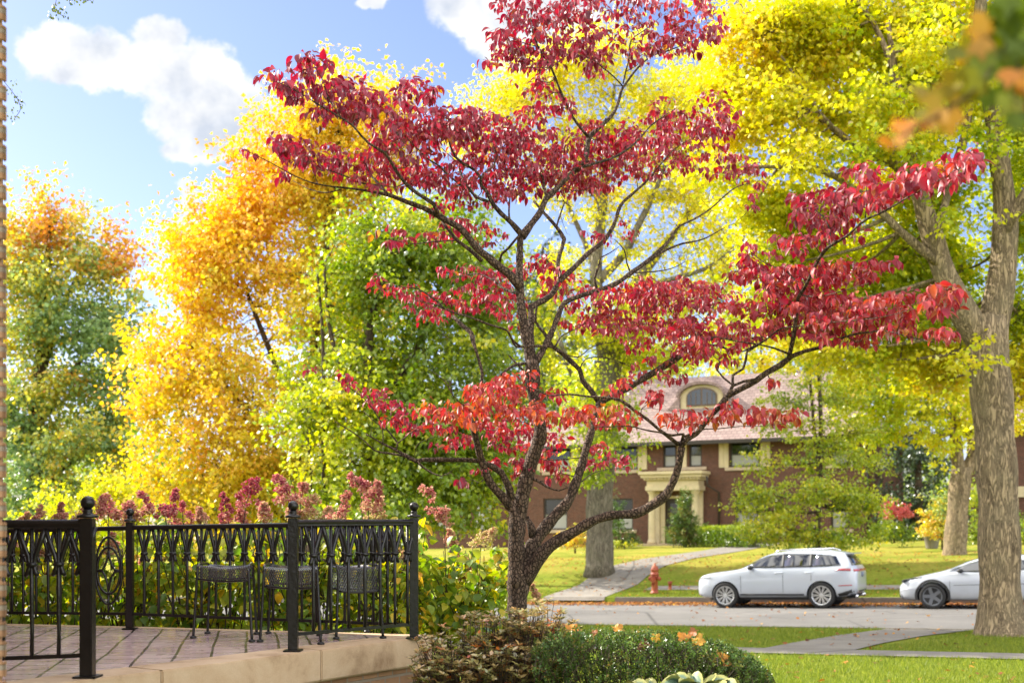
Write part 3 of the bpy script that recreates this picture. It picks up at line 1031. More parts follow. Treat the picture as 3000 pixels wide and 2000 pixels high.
def near_house():
    """the brick house the porch belongs to: only its corner is in view at the left edge"""
    root = empty('near_brick_house', (-3.5, 4.2, DECK), 'tan brick wall corner at the very left edge beside the porch', 'house')
    z0, z1 = 0.2, 4.95
    c = [(-1.93, 4.30), (-4.74, 10.6), (-11, 10.6), (-11, 4.30)]
    b = MB().poly_prism([(x, y, z0) for x, y in c], (0, 0, z1 - z0))
    me = b.mesh('wall')
    link('wall', me, M['nearbrick'], root)
    # bullnosed courses on the corner, one toothed brick per course
    q = MB()
    z = DECK - 0.6
    k = 0
    while z < 5.4:
        wd = 0.20 if k % 2 else 0.10
        q.box(-1.93 - wd, -1.917, 4.288, 4.298 + 0.0, z + .006, z + .069)
        q.box(-1.927, -1.9165, 4.2985, 4.32, z + .006, z + .069)
        z += 0.075
        k += 1
    q.build('corner_course', M['nearbrick'], root, bevel=0.006)
    e = [(-1.95, 4.27), (-4.78, 10.65), (-11.1, 10.65), (-11.1, 4.27)]
    MB().poly_prism([(x, y, z1 + .003) for x, y in e], (0, 0, .35)).build('roof', M['roof'], root)


near_house()
ED = Vector((1.18, 1.76, 0)).normalized()            # direction of the porch's front edge
EN = Vector((ED.y, -ED.x, 0))                        # outwards
E0 = Vector((-1.80, 6.59, 0))


def porch():
    root = empty('porch', (-1.8, 6.6, DECK), 'tiled porch terrace with a tan stone edge behind the black railing', 'porch')
    a = E0 - ED * 4.2
    c = E0 + ED * 2.18
    bl = Vector((-3.015, 8.98, 0)) + Vector((0, .16, 0))
    bl2 = Vector((-4.85, 9.48, 0))
    inner = [a - EN * .30, c - EN * .30 - ED * .28]
    # tile floor
    fl = [Vector((inner[0].x, inner[0].y, 0)), Vector((inner[1].x, inner[1].y, 0)), Vector((-0.80, 8.42, 0)), bl - Vector((0, .02, 0)), bl2, Vector((-4.4, 4.31, 0))]
    fl[4] = Vector((-4.15, 9.33, 0))
    t = MB().poly_prism([(p.x, p.y, DECK - .05) for p in fl], (0, 0, .05))
    t.build('tile_floor', M['tile'], root)
    # coping stones along the front and the back edge, each a block with a joint
    L = (c - a).length
    cuts = [0, 1.35, 2.7, 3.92, 5.2, L]
    for i in range(len(cuts) - 1):
        p0, p1 = a + ED * (cuts[i] + .003), a + ED * (cuts[i + 1] - .003)
        q = MB().poly_prism([(p.x, p.y, DECK - .198) for p in (p0, p1, p1 - EN * .30, p0 - EN * .30)], (0, 0, .201))
        q.build('coping_stone', M['coping'], root, bevel=.008)
    bd = [c - EN * .302, Vector((-0.60, 8.52, 0)), bl + Vector((0, .1, 0)), Vector((-4.3, 9.55, 0))]
    bk = [Vector((-0.83, 8.38, 0)), Vector((-0.80, 8.425, 0)), bl - Vector((0, .018, 0)), Vector((-4.18, 9.34, 0))]
    for i in range(1, 3):
        q = MB().poly_prism([(p.x, p.y, DECK - .215) for p in (bk[i], bd[i], bd[i + 1], bk[i + 1])], (0, 0, .216))
        q.build('coping_stone', M['coping'], root, bevel=.006)
    f0, f1 = a - EN * .06, c - EN * .06 - ED * .05
    base = MB().poly_prism([(p.x, p.y, 0.2) for p in (f0, f1, Vector((-.66, 8.46, 0)), Vector((-3.0, 9.15, 0)), Vector((-4.3, 9.5, 0)), Vector((-4.2, 4.32, 0)))], (0, 0, DECK - .216 - .2))
    p0, p1 = f0, f1
    MB().poly_prism([(p.x, p.y, DECK - .2155) for p in (p0, p1, p1 - EN * .2, p0 - EN * .2)], (0, 0, .017)).build('mortar_bed', M['coping'], root)
    base.build('foundation_wall', M['nearbrick'], root)


porch()


def ball_post(x, y, h, r, square=True, parent=None, base=True, z0=None):
    z0 = DECK + .002 if z0 is None else z0
    Z = lambda v: z0 + v
    ball = r * 1.12
    b = MB()
    if square:
        b.box(x - r, x + r, y - r, y + r, Z(0), Z(h - 2 * ball - .045))
    else:
        b.lathe([(r, Z(0)), (r, Z(h - 2 * ball - .045))], 16, (x, y, 0))
    if base:
        b.box(x - r * 1.9, x + r * 1.9, y - r * 1.9, y + r * 1.9, Z(0), Z(.012))
    po = b.build('post', M['iron'], parent, bevel=.004)
    t = h - 2 * ball
    MB().lathe([(r * 1.62, Z(t - .043)), (r * 1.7, Z(t - .036)), (r * 1.62, Z(t - .028)), (r * .9, Z(t - .024)), (r * .7, Z(t - .012)), (r * .85, Z(t - .006)), (r * .6, Z(t + .006))]
               + [(ball * math.sin(a), Z(t + ball - ball * math.cos(a))) for a in [0.55 + i * (math.pi - .56) / 9 for i in range(10)]], 20, (x, y, 0)).build('finial', M['iron'], po, smooth=True)
    return po


def baluster(a, side, z_top, z_bot, parent, spread, r=.0115, half=None):
    """upright bar with a V of two struts, a collar and two curled feet; side is the along-rail unit vector"""
    b = MB()
    H = z_top - z_bot
    a = Vector((a.x, a.y, 0))
    zc = z_top - H * .29

    def at(u, z):
        p = a + side * u
        return Vector((p.x, p.y, z))
    b.tube([at(0, z_bot), at(.0015, z_bot + H * .2), at(-.001, z_bot + H * .45), at(0, z_top)], [r, r * .92, r, r], 7)
    for s in (-1, 1):
        if half is not None and s != half:
            continue
        b.tube([at(s * spread * .97, z_top - .004), at(s * spread * .62, z_top - H * .12), at(s * spread * .26, z_top - H * .225), at(s * .012, zc), at(s * .014, zc - H * .03),
                at(s * .021, zc - H * .065), at(s * .034, zc - H * .088)], [r * 1.05, r * 1.2, r * 1.15, r, r * 1.15, r * 1.3, r * .8], 7)
    b.lathe([(r * 2.0, zc - .012), (r * 2.6, zc - .006), (r * 2.6, zc + .006), (r * 2.0, zc + .012)], 10, (a.x, a.y, 0))
    b.build('baluster', M['iron'], parent, smooth=True)


def rail_run(root, A, B, za, zb, lowa, lowb, us, spread, rr=.018, top_w=.042, bars=True):
    """one panel between two posts: top rail, bottom rail and balusters at fractions us"""
    A, B = Vector(A), Vector(B)
    d = (B - A)
    side = Vector((d.x, d.y, 0)).normalized()
    b = MB().tube([(A.x, A.y, za), (B.x, B.y, zb)], rr, 12)
    b.bar((A.x, A.y, za - rr), (B.x, B.y, zb - rr), top_w * .7, .012)
    b.build('top_rail', M['iron'], root, smooth=False)
    MB().bar((A.x, A.y, lowa), (B.x, B.y, lowb), .020, .022).build('bottom_rail', M['iron'], root, bevel=.003)
    for u in us:
        p = A + d * u
        baluster(p, side, za + (zb - za) * u - rr * .8, lowa + (lowb - lowa) * u, root, spread)


def zpx(py, Y):
    return CZ - (py - HZ) / F * Y


def u_for_px(A, B, px):
    k = (px - 1500) / F
    # A.x + u dx = k (A.y + u dy)
    return (k * A.y - A.x) / ((B.x - A.x) - k * (B.y - A.y))


def railings():
    p2 = P(257, 0, 6.05)
    p3 = P(859, 0, 7.35)
    p4 = P(1213, 0, 8.22)
    ps = P(381, 0, 8.98)
    for v in (p2, p3, p4, ps):
        v.z = 0
    # right front panel
    g = 'railing panels round the porch'
    r1 = empty('porch_railing', (p3.x, p3.y, DECK), 'black iron railing panel with two ball topped posts along the stone edge', 'railing', g)
    ball_post(p3.x, p3.y, .972, .030, True, r1)
    ball_post(p4.x, p4.y, .985, .030, True, r1)
    us = [u_for_px(p3, p4, x) for x in (918, 970, 1021, 1069, 1114, 1157, 1194)]
    rail_run(r1, p3, p4, zpx(1529, 7.35), zpx(1527, 8.22), zpx(1857, 7.35), zpx(1827, 8.22), us, .078)
    # left front panel: post, rail running into the brick corner
    r2 = empty('porch_railing', (p2.x, p2.y, DECK), 'black iron railing panel with one tall ball topped post beside the brick corner', 'railing', g)
    ball_post(p2.x, p2.y, .965, .033, True, r2)
    A = Vector((-2.92, 6.02, 0))
    us = [u_for_px(A, p2, x) for x in (10, 93, 172, 240)]
    rail_run(r2, A, p2, zpx(1534, 6.02), zpx(1532, 6.05), zpx(1932, 6.02), zpx(1918, 6.05), us, .074, rr=.021)
    # back run
    r3 = empty('porch_railing', (ps.x, ps.y, DECK), 'long black iron railing across the back of the porch with an oval scroll panel', 'railing', g)
    ball_post(ps.x, ps.y, .952, .027, True, r3)
    us = [u_for_px(ps, p4, x) for x in [423 + 42.6 * i for i in range(18)]]
    E = p4 - (p4 - ps).normalized() * .034
    rail_run(r3, ps, E, zpx(1544, 8.98), zpx(1530, 8.22), zpx(1797, 8.98), zpx(1829, 8.22), us, .056, rr=.015)
    L = P(-20, 0, 9.3)
    L.z = 0
    S = Vector((ps.x, ps.y, 0))
    us = [u_for_px(L, S, x) for x in (8, 35, 68, 106, 141, 177, 213, 247)]
    rail_run(r3, L, S, zpx(1554, 9.3), zpx(1545, 8.98), zpx(1793, 9.3), zpx(1797, 8.98), us, .054, rr=.015)
    # oval scroll panel just left of the small post
    dirv = (S - L).normalized()
    cpx = 318
    u = u_for_px(L, S, cpx)
    C = L + (S - L) * u
    Yc = C.y
    b = MB()
    zc = zpx(1671, Yc)
    k = Yc / F

    def e(uu, zz):
        q = C + dirv * uu
        return Vector((q.x, q.y, zc + zz))
    for rx, rz, rad in ((44, 98, .010), (38.5, 68, .010)):
        n = 40
        pts = [e(rx * k * math.cos(2 * math.pi * i / n), rz * k * math.sin(2 * math.pi * i / n)) for i in range(n + 1)]
        b.tube(pts, rad, 7, caps=False)
    for sx in (-1, 1):
        for sz in (-1, 1):
            b.tube([e(0, sz * 60 * k), e(sx * 4 * k, sz * 36 * k), e(sx * 11 * k, sz * 16 * k), e(sx * 20 * k, sz * 3 * k), e(sx * 40 * k, 0)], .009, 7)
    b.tube([e(0, 60 * k), e(0, zpx(1546, Yc) - zc)], .009, 7)
    b.tube([e(0, -60 * k), e(0, zpx(1796, Yc) - zc)], .009, 7)
    for sx in (-1, 1):
        b.tube([e(sx * 36 * k, 0), e(sx * 48 * k, 0)], .009, 7)
    b.build('scroll_panel', M['iron'], r3, smooth=True)


railings()


# ------------------------------------------------------------------ mesh patio seats
M['meshmetal'] = simple('black_mesh_metal', (0.16, 0.16, 0.16), 0.25, 0.7, 0.8)
def patio_seat(label, corners, hs, roll=.11):
    """four-legged bent tube seat with an expanded metal top whose edges roll down.
    corners: near-left, near-right, far-right, far-left feet on the deck"""
    c = [Vector(p) for p in corners]
    ctr = sum(c, Vector()) / 4
    root = empty('patio_seat', (ctr.x, ctr.y, DECK), label, 'patio seat', 'mesh seats on the porch')
    top = [ctr.lerp(p, .88) for p in c]
    seat_z = DECK + hs

    def up(p, z):
        return Vector((p.x, p.y, z))
    # two side frames: leg, bend, side bar, bend, leg
    for i, j in ((0, 3), (1, 2)):
        fb = MB()
        pts = [up(c[i], DECK + .012), up(c[i].lerp(top[i], .62), DECK + hs * .55), up(top[i], seat_z - .06), up(top[i].lerp(top[j], .06), seat_z - .012), up(top[i].lerp(top[j], .18), seat_z),
               up(top[i].lerp(top[j], .82), seat_z), up(top[i].lerp(top[j], .94), seat_z - .012), up(top[j], seat_z - .06), up(c[j].lerp(top[j], .62), DECK + hs * .55), up(c[j], DECK + .012)]
        pp, rr = smooth_path(pts, [.010] * len(pts), .03)
        fb.tube(pp, rr, 8)
        fb.build('leg_frame', M['iron'], root, smooth=True)
        for q in (i, j):
            MB().lathe([(.024, DECK + .003), (.026, DECK + .010), (.018, DECK + .020)], 12, (c[q].x, c[q].y, 0)).build('foot', M['iron'], root, smooth=True)
    # expanded-metal top: real diagonal wires
    ap = MB()
    nu, nv = 24, 20

    def surf(u, v):
        a = top[0].lerp(top[1], u)
        b = top[3].lerp(top[2], u)
        # v: 0 = bottom of the near roll, 1 = bottom of the far roll
        L = (b - a).length
        tot = L + 2 * roll
        dist = v * tot
        if dist < roll:
            p, z = a, seat_z - (roll - .01) * (1 - dist / roll)
            o = -.0 
        elif dist > roll + L:
            p, z = b, seat_z - (roll - .01) * ((dist - roll - L) / roll)
        else:
            f = (dist - roll) / L
            p, z = a.lerp(b, f), seat_z - .018 * math.sin(math.pi * f)
        z -= .012 * math.sin(math.pi * u)
        return Vector((p.x, p.y, z - .004))
    for s in (-1, 1):
        for k in range(-nv, nu + nv):
            line = []
            for q in range(nv + 1):
                u = (k + s * q) / nu if s > 0 else (k + nv - q) / nu
                if 0 <= u <= 1:
                    line.append(surf(u, q / nv))
            if len(line) > 1:
                ap.tube(line, .0026, 4, caps=False)
    ap.build('mesh_top', M['meshmetal'], root)
    rm = MB()
    for v in (0.0, 1.0):
        rm.tube([surf(i / 8, v) for i in range(9)], .008, 6)
    rm.build('rim', M['iron'], root, smooth=True)
    return root


def dk(px, py):
    Y = .789 * F / (py - HZ)
    p = P(px, py, Y)
    p.z = DECK
    return p


patio_seat('black mesh patio seat at the left of the three', [dk(566, 1869), dk(738, 1880), dk(752, 1858), dk(608, 1856)], .535)
patio_seat('black mesh patio seat in the middle, half behind the railing post', [dk(762, 1880), dk(940, 1888), dk(936, 1862), dk(786, 1856)], .535, .15)
patio_seat('black mesh patio seat at the right, seen through the front railing', [dk(985, 1872), dk(1122, 1870), dk(1075, 1852), dk(955, 1855)], .53, .19)

# ------------------------------------------------------------------ the red dogwood
DY = 8.55
ZK = {'1': (1200, 1200, 2.24), '2': (1000, 400, 3.1357), '3': (1500, 0, 3.1357), '4': (1900, 400, 2.24), '5': (1500, 900, 2.6133),
      '6': (900, 1000, 3.1357), '7': (1300, 500, 2.24), '8': (700, 0, 1.568)}
# limbs of the dogwood: (sheet, depth at start, depth at end, [(x, y, width)...])
LIMBS = [
    ('1', 0, 0, [(716, 1960, 165), (714, 1700, 140), (712, 1420, 128), (705, 1300, 122), (712, 1180, 138), (716, 1090, 150)]),
    ('1', -.02, -.04, [(714, 1160, 118), (700, 1050, 110), (700, 900, 105), (698, 780, 98), (690, 680, 70), (655, 610, 62)]),
    ('1', 0, 0, [(706, 840, 90), (725, 680, 92), (737, 580, 95), (770, 440, 92), (805, 320, 88), (850, 200, 84), (858, 110, 78), (836, 10, 70)]),
    ('7', 0, 0, [(612, 1590, 72), (592, 1480, 74), (585, 1400, 88), (585, 1330, 96), (578, 1240, 90)]),
    ('7', 0, .05, [(572, 1270, 60), (540, 1100, 62), (510, 900, 58), (497, 750, 55), (497, 600, 46), (503, 430, 40)]),
    ('7', .0, .9, [(592, 1270, 44), (572, 1100, 45), (575, 960, 45), (574, 895, 45), (620, 868, 40), (700, 820, 38), (765, 720, 36), (850, 640, 34), (950, 540, 32), (1040, 470, 30),
                   (1110, 370, 26), (1160, 230, 22), (1230, 160, 18), (1320, 80, 14), (1390, 0, 11)]),
    ('7', .2, .5, [(765, 700, 26), (750, 600, 26), (778, 500, 26), (790, 450, 28), (740, 370, 24), (660, 280, 20), (590, 200, 14)]),
    ('7', .4, .6, [(742, 360, 13), (757, 310, 12), (792, 210, 8)]),
    ('3', .9, 1.1, [(1318, 1568, 14), (1400, 1470, 12), (1480, 1380, 10), (1600, 1300, 8), (1700, 1260, 6)]),
    ('7', .0, .7, [(602, 1260, 50), (660, 1160, 45), (700, 1080, 40), (745, 970, 36), (790, 870, 34), (900, 820, 32), (1010, 785, 32), (1130, 740, 32), (1230, 670, 30),
                   (1340, 590, 26), (1470, 470, 22), (1540, 370, 14), (1640, 320, 12), (1750, 250, 10), (1900, 120, 8), (2010, 80, 5)]),
    ('7', .5, .8, [(1330, 600, 20), (1440, 530, 16), (1560, 480, 14), (1700, 450, 10), (1850, 370, 6)]),
    ('7', .3, .2, [(1010, 785, 18), (990, 710, 16), (1020, 620, 14), (1030, 570, 12), (1090, 540, 7), (1150, 500, 4)]),
    ('7', .4, .3, [(1225, 670, 12), (1200, 600, 10), (1185, 520, 8), (1120, 450, 5)]),
    ('7', .5, .3, [(1240, 670, 10), (1400, 660, 9), (1500, 640, 6), (1580, 600, 4)]),
    # crown leader and its forks
    ('2', .05, .35, [(1660, 920, 80), (1740, 810, 62), (1830, 690, 58), (1880, 570, 55), (1960, 500, 52), (2040, 410, 50), (2130, 330, 48), (2195, 280, 48)]),
    ('3', .30, .9, [(600, 1560, 52), (670, 1470, 50), (692, 1350, 48), (705, 1270, 52), (770, 1200, 40), (870, 1110, 36), (940, 1030, 32), (980, 930, 28), (1005, 830, 26), (1030, 790, 22),
                    (1110, 680, 20), (1180, 600, 18), (1290, 510, 14), (1400, 480, 12), (1560, 420, 8), (1700, 370, 5)]),
    ('3', .4, -.3, [(705, 1260, 34), (640, 1190, 26), (560, 1080, 24), (500, 960, 22), (450, 850, 22), (400, 720, 20), (360, 620, 18), (300, 530, 18), (240, 430, 16), (200, 330, 14), (175, 180, 10), (185, 60, 6), (230, -60, 4)]),
    ('3', .5, .1, [(1015, 790, 14), (930, 700, 13), (830, 620, 12), (730, 540, 11), (620, 510, 8), (520, 480, 6)]),
    ('3', .5, .7, [(1020, 770, 15), (1045, 660, 14), (1075, 540, 13), (1090, 380, 13), (1170, 310, 10), (1260, 250, 7), (1380, 140, 4)]),
    ('3', .2, .6, [(660, 1530, 28), (800, 1490, 26), (950, 1440, 22), (1090, 1350, 20), (1200, 1240, 16), (1280, 1150, 14), (1380, 1080, 10), (1500, 1000, 6)]),
    ('3', .0, -.2, [(350, 625, 10), (230, 620, 9), (0, 630, 5), (-130, 600, 4)]),
    ('3', -.1, -.4, [(240, 430, 9), (120, 400, 7), (-60, 330, 4)]),
    ('3', .0, .1, [(360, 620, 10), (440, 560, 8), (540, 480, 5)]),
    ('2', .0, -.4, [(1655, 900, 55), (1560, 790, 48), (1470, 710, 42), (1400, 630, 38), (1350, 540, 34), (1335, 505, 32), (1285, 450, 30), (1280, 380, 28), (1230, 310, 26), (1120, 250, 24), (1050, 190, 22), (1000, 90, 16), (980, 0, 12), (960, -200, 8)]),
    ('2', -.1, .4, [(1340, 595, 30), (1250, 560, 28), (1185, 495, 26), (1130, 420, 24), (1090, 320, 20), (1080, 260, 14), (990, 170, 10), (900, 90, 8)]),
    ('2', -.1, -.6, [(1185, 505, 24), (1090, 440, 22), (980, 350, 20), (900, 270, 18), (800, 210, 16), (720, 130, 12), (640, 60, 9), (560, -40, 7)]),
    ('2', -.3, .1, [(1285, 390, 16), (1320, 330, 14), (1400, 270, 13), (1410, 170, 11), (1390, 60, 8)]),
    ('2', .2, .7, [(1890, 560, 28), (1860, 450, 24), (1850, 370, 22), (1760, 290, 18), (1690, 180, 14), (1660, 60, 10), (1640, -120, 7)]),
    ('2', .0, .2, [(1545, 780, 20), (1540, 680, 18), (1550, 550, 13)]),
    ('2', .0, -.3, [(1452, 1165, 24), (1470, 1085, 24), (1530, 1030, 24), (1600, 945, 20), (1640, 900, 18)]),
    # long limb to the left and its branches
    ('2', .0, -.5, [(1640, 1370, 95), (1540, 1260, 80), (1440, 1190, 76), (1350, 1110, 70), (1250, 1030, 66), (1180, 940, 62), (1090, 840, 58), (980, 780, 56), (880, 720, 54), (760, 660, 48),
                    (600, 600, 42), (430, 535, 36), (330, 515, 26), (180, 490, 20), (0, 468, 17)]),
    ('8', -.5, -.9, [(470, 861, 8.5), (430, 858, 8), (330, 838, 6.5), (240, 800, 5.5), (150, 750, 4.5), (60, 705, 3.5), (5, 680, 2.5)]),
    ('8', -.4, -.1, [(470, 870, 6), (400, 885, 5), (320, 868, 4), (250, 830, 2.5)]),
    ('2', -.4, -.2, [(430, 535, 26), (350, 440, 24), (260, 340, 16), (225, 250, 10), (150, 150, 7)]),
    ('2', -.4, -.7, [(340, 450, 20), (200, 430, 16), (100, 390, 14), (0, 350, 12), (-150, 300, 8)]),
    ('2', -.3, -1.0, [(885, 715, 44), (850, 620, 40), (780, 575, 36), (680, 510, 34), (590, 430, 32), (520, 340, 30), (460, 240, 28), (400, 150, 28), (330, 110, 24), (250, 60, 22), (190, 0, 20)]),
    ('8', -1.0, -1.5, [(564, 627, 10), (520, 575, 9), (450, 530, 8), (380, 490, 7), (300, 440, 5.5), (220, 395, 4), (150, 370, 3)]),
    ('8', -1.1, -1.3, [(470, 540, 5), (410, 450, 5), (390, 380, 4), (350, 310, 3)]),
    ('8', -.7, .0, [(760, 660, 6), (720, 600, 5), (700, 540, 4.5), (640, 480, 3.5), (600, 430, 3)]),
    ('2', .0, .1, [(1290, 1140, 40), (1180, 1040, 36), (1070, 960, 32), (1000, 880, 30), (925, 780, 24)]),
    ('2', .0, -.6, [(1040, 955, 14), (820, 970, 12), (680, 985, 11), (560, 970, 8), (400, 940, 5)]),
    ('2', .0, .5, [(1605, 1440, 28), (1500, 1400, 25), (1400, 1320, 22), (1340, 1220, 18), (1280, 1180, 10)]),
    ('2', .0, .8, [(1400, 1320, 14), (1250, 1260, 9), (1050, 1290, 6), (950, 1260, 4)]),
    # left stem of the base fork
    ('1', -.04, -.25, [(660, 640, 66), (640, 600, 62), (590, 550, 55), (530, 480, 52), (490, 390, 48), (455, 270, 45), (430, 170, 44), (415, 110, 42), (420, 40, 34)]),
    ('6', -.25, -.2, [(1530, 800, 56), (1545, 640, 40), (1580, 480, 34), (1598, 400, 30), (1610, 300, 29), (1580, 180, 28), (1550, 80, 28), (1520, 0, 28)]),
    ('7', -.2, .0, [(205, 1150, 22), (195, 1130, 28), (180, 1065, 32), (120, 1015, 26), (60, 955, 24)]),
    ('2', .0, .0, [(940, 1590, 20), (900, 1530, 20), (850, 1490, 18), (780, 1440, 15), (710, 1400, 12), (560, 1380, 8), (420, 1360, 6), (300, 1330, 4)]),
    ('1', -.05, -.25, [(668, 590, 56), (655, 520, 48), (600, 410, 42), (545, 372, 38), (480, 345, 32), (400, 330, 30), (250, 328, 31), (100, 328, 30), (40, 335, 28), (-40, 292, 25)]),
    ('6', -.25, -.2, [(900, 1045, 34), (820, 1000, 26), (700, 940, 18), (540, 850, 11)]),
    ('6', -.25, -.6, [(900, 1050, 22), (740, 1025, 20), (620, 1000, 15), (500, 890, 12), (380, 810, 10), (250, 730, 6)]),
    ('6', -.25, -.4, [(1010, 1105, 22), (1100, 1180, 16), (1230, 1235, 12), (1340, 1180, 6)]),
    ('6', -.25, -.1, [(820, 990, 18), (830, 930, 16), (700, 770, 12), (640, 680, 11), (560, 560, 10), (470, 480, 9), (350, 400, 7), (180, 310, 5), (60, 240, 4)]),
    ('6', -.2, .1, [(830, 935, 12), (900, 880, 11), (970, 830, 8), (1100, 790, 5)]),
    ('6', -.3, -.2, [(695, 930, 11), (690, 800, 10), (600, 720, 8), (520, 640, 6)]),
    ('6', -.3, -.6, [(985, 1060, 8), (1010, 950, 7), (1100, 900, 6), (1200, 870, 4)]),
    ('6', -.3, -.3, [(580, 870, 7), (600, 750, 5), (575, 690, 4)]),
    ('6', -.9, -1.0, [(1500, 640, 10), (1440, 590, 9), (1340, 500, 9), (1270, 370, 9), (1130, 260, 5)]),
    ('6', .0, -.3, [(2020, 200, 26), (1900, 220, 24), (1800, 290, 24), (1720, 380, 20), (1690, 450, 12)]),
    ('6', .0, .1, [(1990, 270, 20), (1960, 240, 18), (1900, 180, 18), (1850, 125, 14)]),
    # second stem leaning right
    ('1', .0, .25, [(735, 1100, 90), (765, 1010, 92), (790, 920, 92), (860, 810, 86), (950, 700, 75), (1040, 600, 66), (1090, 480, 60), (1130, 360, 56), (1160, 250, 52), (1190, 150, 48), (1202, 100, 46)]),
    ('5', .25, .3, [(620, 905, 50), (650, 800, 48), (678, 725, 62)]),
    ('5', .3, .1, [(665, 725, 45), (600, 630, 42), (540, 560, 40), (520, 480, 38), (460, 420, 36), (380, 350, 34), (310, 300, 32), (250, 200, 24), (180, 110, 20), (190, 0, 15)]),
    ('5', .1, -.3, [(310, 300, 22), (150, 297, 19), (30, 300, 17), (0, 240, 15)]),
    ('7', -.3, -.8, [(500, 1152, 16), (450, 1110, 15), (420, 1050, 14), (300, 1010, 13), (170, 960, 12), (60, 930, 10), (-50, 880, 8), (-180, 850, 5)]),
    ('5', .3, .4, [(690, 720, 50), (800, 660, 50), (900, 610, 50), (1000, 550, 50), (1100, 490, 52), (1200, 430, 52), (1300, 360, 50), (1380, 290, 42), (1460, 250, 32), (1600, 235, 28), (1750, 240, 22), (1900, 230, 15), (2050, 180, 8)]),
    ('5', .35, .1, [(1330, 340, 30), (1420, 310, 26), (1560, 290, 20), (1700, 340, 12), (1800, 330, 8)]),
    ('5', .35, .8, [(1380, 285, 22), (1430, 170, 18), (1500, 60, 14), (1540, 0, 12)]),
    ('4', .8, 1.0, [(400, 1175, 12), (430, 1100, 10), (470, 1020, 9), (520, 920, 8), (600, 880, 6), (650, 865, 4)]),
    ('5', .1, .6, [(520, 470, 10), (560, 400, 9), (660, 380, 8), (780, 400, 6), (900, 450, 5)]),
    ('5', .1, .7, [(340, 330, 10), (500, 380, 9), (620, 300, 7), (800, 260, 5)]),
    ('5', .1, .4, [(330, 300, 12), (380, 220, 11), (480, 170, 8), (560, 120, 6)]),
    ('1', .05, .05, [(812, 830, 56), (795, 760, 44), (765, 700, 30)]),
    # lower twig layer towards us
    ('5', -1.0, -.5, [(110, 600, 9), (200, 640, 10), (280, 675, 11), (440, 665, 13), (560, 680, 16), (700, 690, 18), (830, 710, 23), (940, 790, 25), (1040, 860, 24), (1120, 930, 25), (1200, 990, 28), (1275, 1050, 34)]),
    ('5', -1.0, -1.0, [(985, 830, 9), (990, 780, 8), (1060, 720, 6), (1130, 700, 5)]),
    ('5', -1.0, -1.1, [(270, 670, 8), (230, 720, 7), (150, 750, 6), (60, 760, 5)]),
    # low limb to the right
    ('1', .0, -.5, [(745, 1130, 100), (805, 1045, 95), (880, 930, 88), (970, 860, 80), (1080, 800, 72), (1200, 730, 64), (1330, 690, 60), (1480, 680, 62), (1600, 620, 62), (1690, 550, 60), (1718, 495, 52), (1750, 420, 48), (1775, 320, 46), (1785, 245, 48)]),
    ('5', -.5, -.9, [(1290, 1065, 44), (1340, 1010, 42), (1410, 970, 40), (1480, 880, 40), (1560, 790, 44), (1610, 735, 48), (1650, 680, 50), (1760, 620, 46), (1870, 560, 47), (1950, 500, 47), (2060, 440, 45), (2140, 375, 40), (2230, 340, 30), (2352, 310, 25)]),
    ('4', -.9, -1.9, [(1120, 1385, 22), (1200, 1350, 21), (1300, 1310, 18), (1420, 1285, 13), (1560, 1275, 10), (1700, 1310, 8), (1870, 1350, 5)]),
    ('5', -.85, -1.0, [(2120, 385, 38), (2150, 250, 33), (2170, 120, 31), (2180, 0, 28)]),
    ('4', -1.0, -2.6, [(972, 1122, 25), (985, 1050, 24), (1020, 1000, 22), (1070, 900, 22), (1120, 800, 22), (1180, 725, 21), (1290, 660, 17), (1420, 550, 15), (1550, 490, 13), (1700, 400, 11), (1850, 320, 8), (2000, 230, 6), (2060, 200, 4)]),
    ('4', -1.0, -.8, [(1000, 1020, 14), (950, 930, 12), (900, 875, 11), (780, 840, 8), (650, 740, 5)]),
    ('4', -1.4, -1.2, [(1185, 722, 12), (1190, 620, 11), (1150, 530, 9), (1090, 480, 6)]),
    ('4', -1.6, -1.7, [(1420, 550, 10), (1430, 470, 8), (1430, 380, 6), (1430, 300, 4)]),
    ('4', -1.0, -1.8, [(1000, 1040, 10), (1100, 1050, 8), (1250, 1020, 6), (1450, 960, 4)]),
    ('4', -.9, -1.0, [(930, 1430, 18), (830, 1390, 12), (700, 1360, 10), (560, 1340, 8), (430, 1310, 5)]),
    ('4', -.9, -2.0, [(640, 1400, 14), (760, 1340, 12), (870, 1260, 10), (1040, 1240, 9), (1280, 1210, 7), (1500, 1190, 6), (1750, 1130, 4)]),
    ('5', -.8, -.7, [(1640, 690, 30), (1690, 600, 26), (1690, 520, 22), (1770, 470, 20), (1790, 400, 20), (1800, 340, 18), (1870, 300, 14), (2000, 210, 12), (2130, 160, 8)]),
    ('5', -.8, -.7, [(1690, 595, 16), (1620, 540, 15), (1570, 480, 13), (1590, 410, 10), (1550, 380, 6)]),
    ('5', -.8, -.8, [(1690, 600, 20), (1780, 565, 20), (1880, 550, 24)]),
    ('5', -.5, -1.0, [(1300, 1030, 24), (1312, 970, 22), (1230, 980, 18), (1150, 960, 16), (1030, 940, 12), (900, 910, 9), (700, 915, 8), (590, 910, 5)]),
    ('5', -.6, -.9, [(1315, 990, 18), (1400, 955, 14), (1480, 930, 11), (1560, 930, 8), (1750, 910, 6), (1900, 910, 5), (2080, 890, 3)]),
    ('1', -.0, -.1, [(770, 440, 24), (840, 465, 18), (900, 505, 14), (980, 530, 10), (1040, 510, 6)]),
    ('1', .1, .5, [(1130, 470, 9), (1180, 430, 7), (1250, 400, 5), (1380, 380, 4)]),
    ('1', .1, .2, [(1140, 310, 8), (1050, 320, 6), (900, 330, 5), (800, 300, 4), (640, 240, 4), (500, 215, 3)]),
]

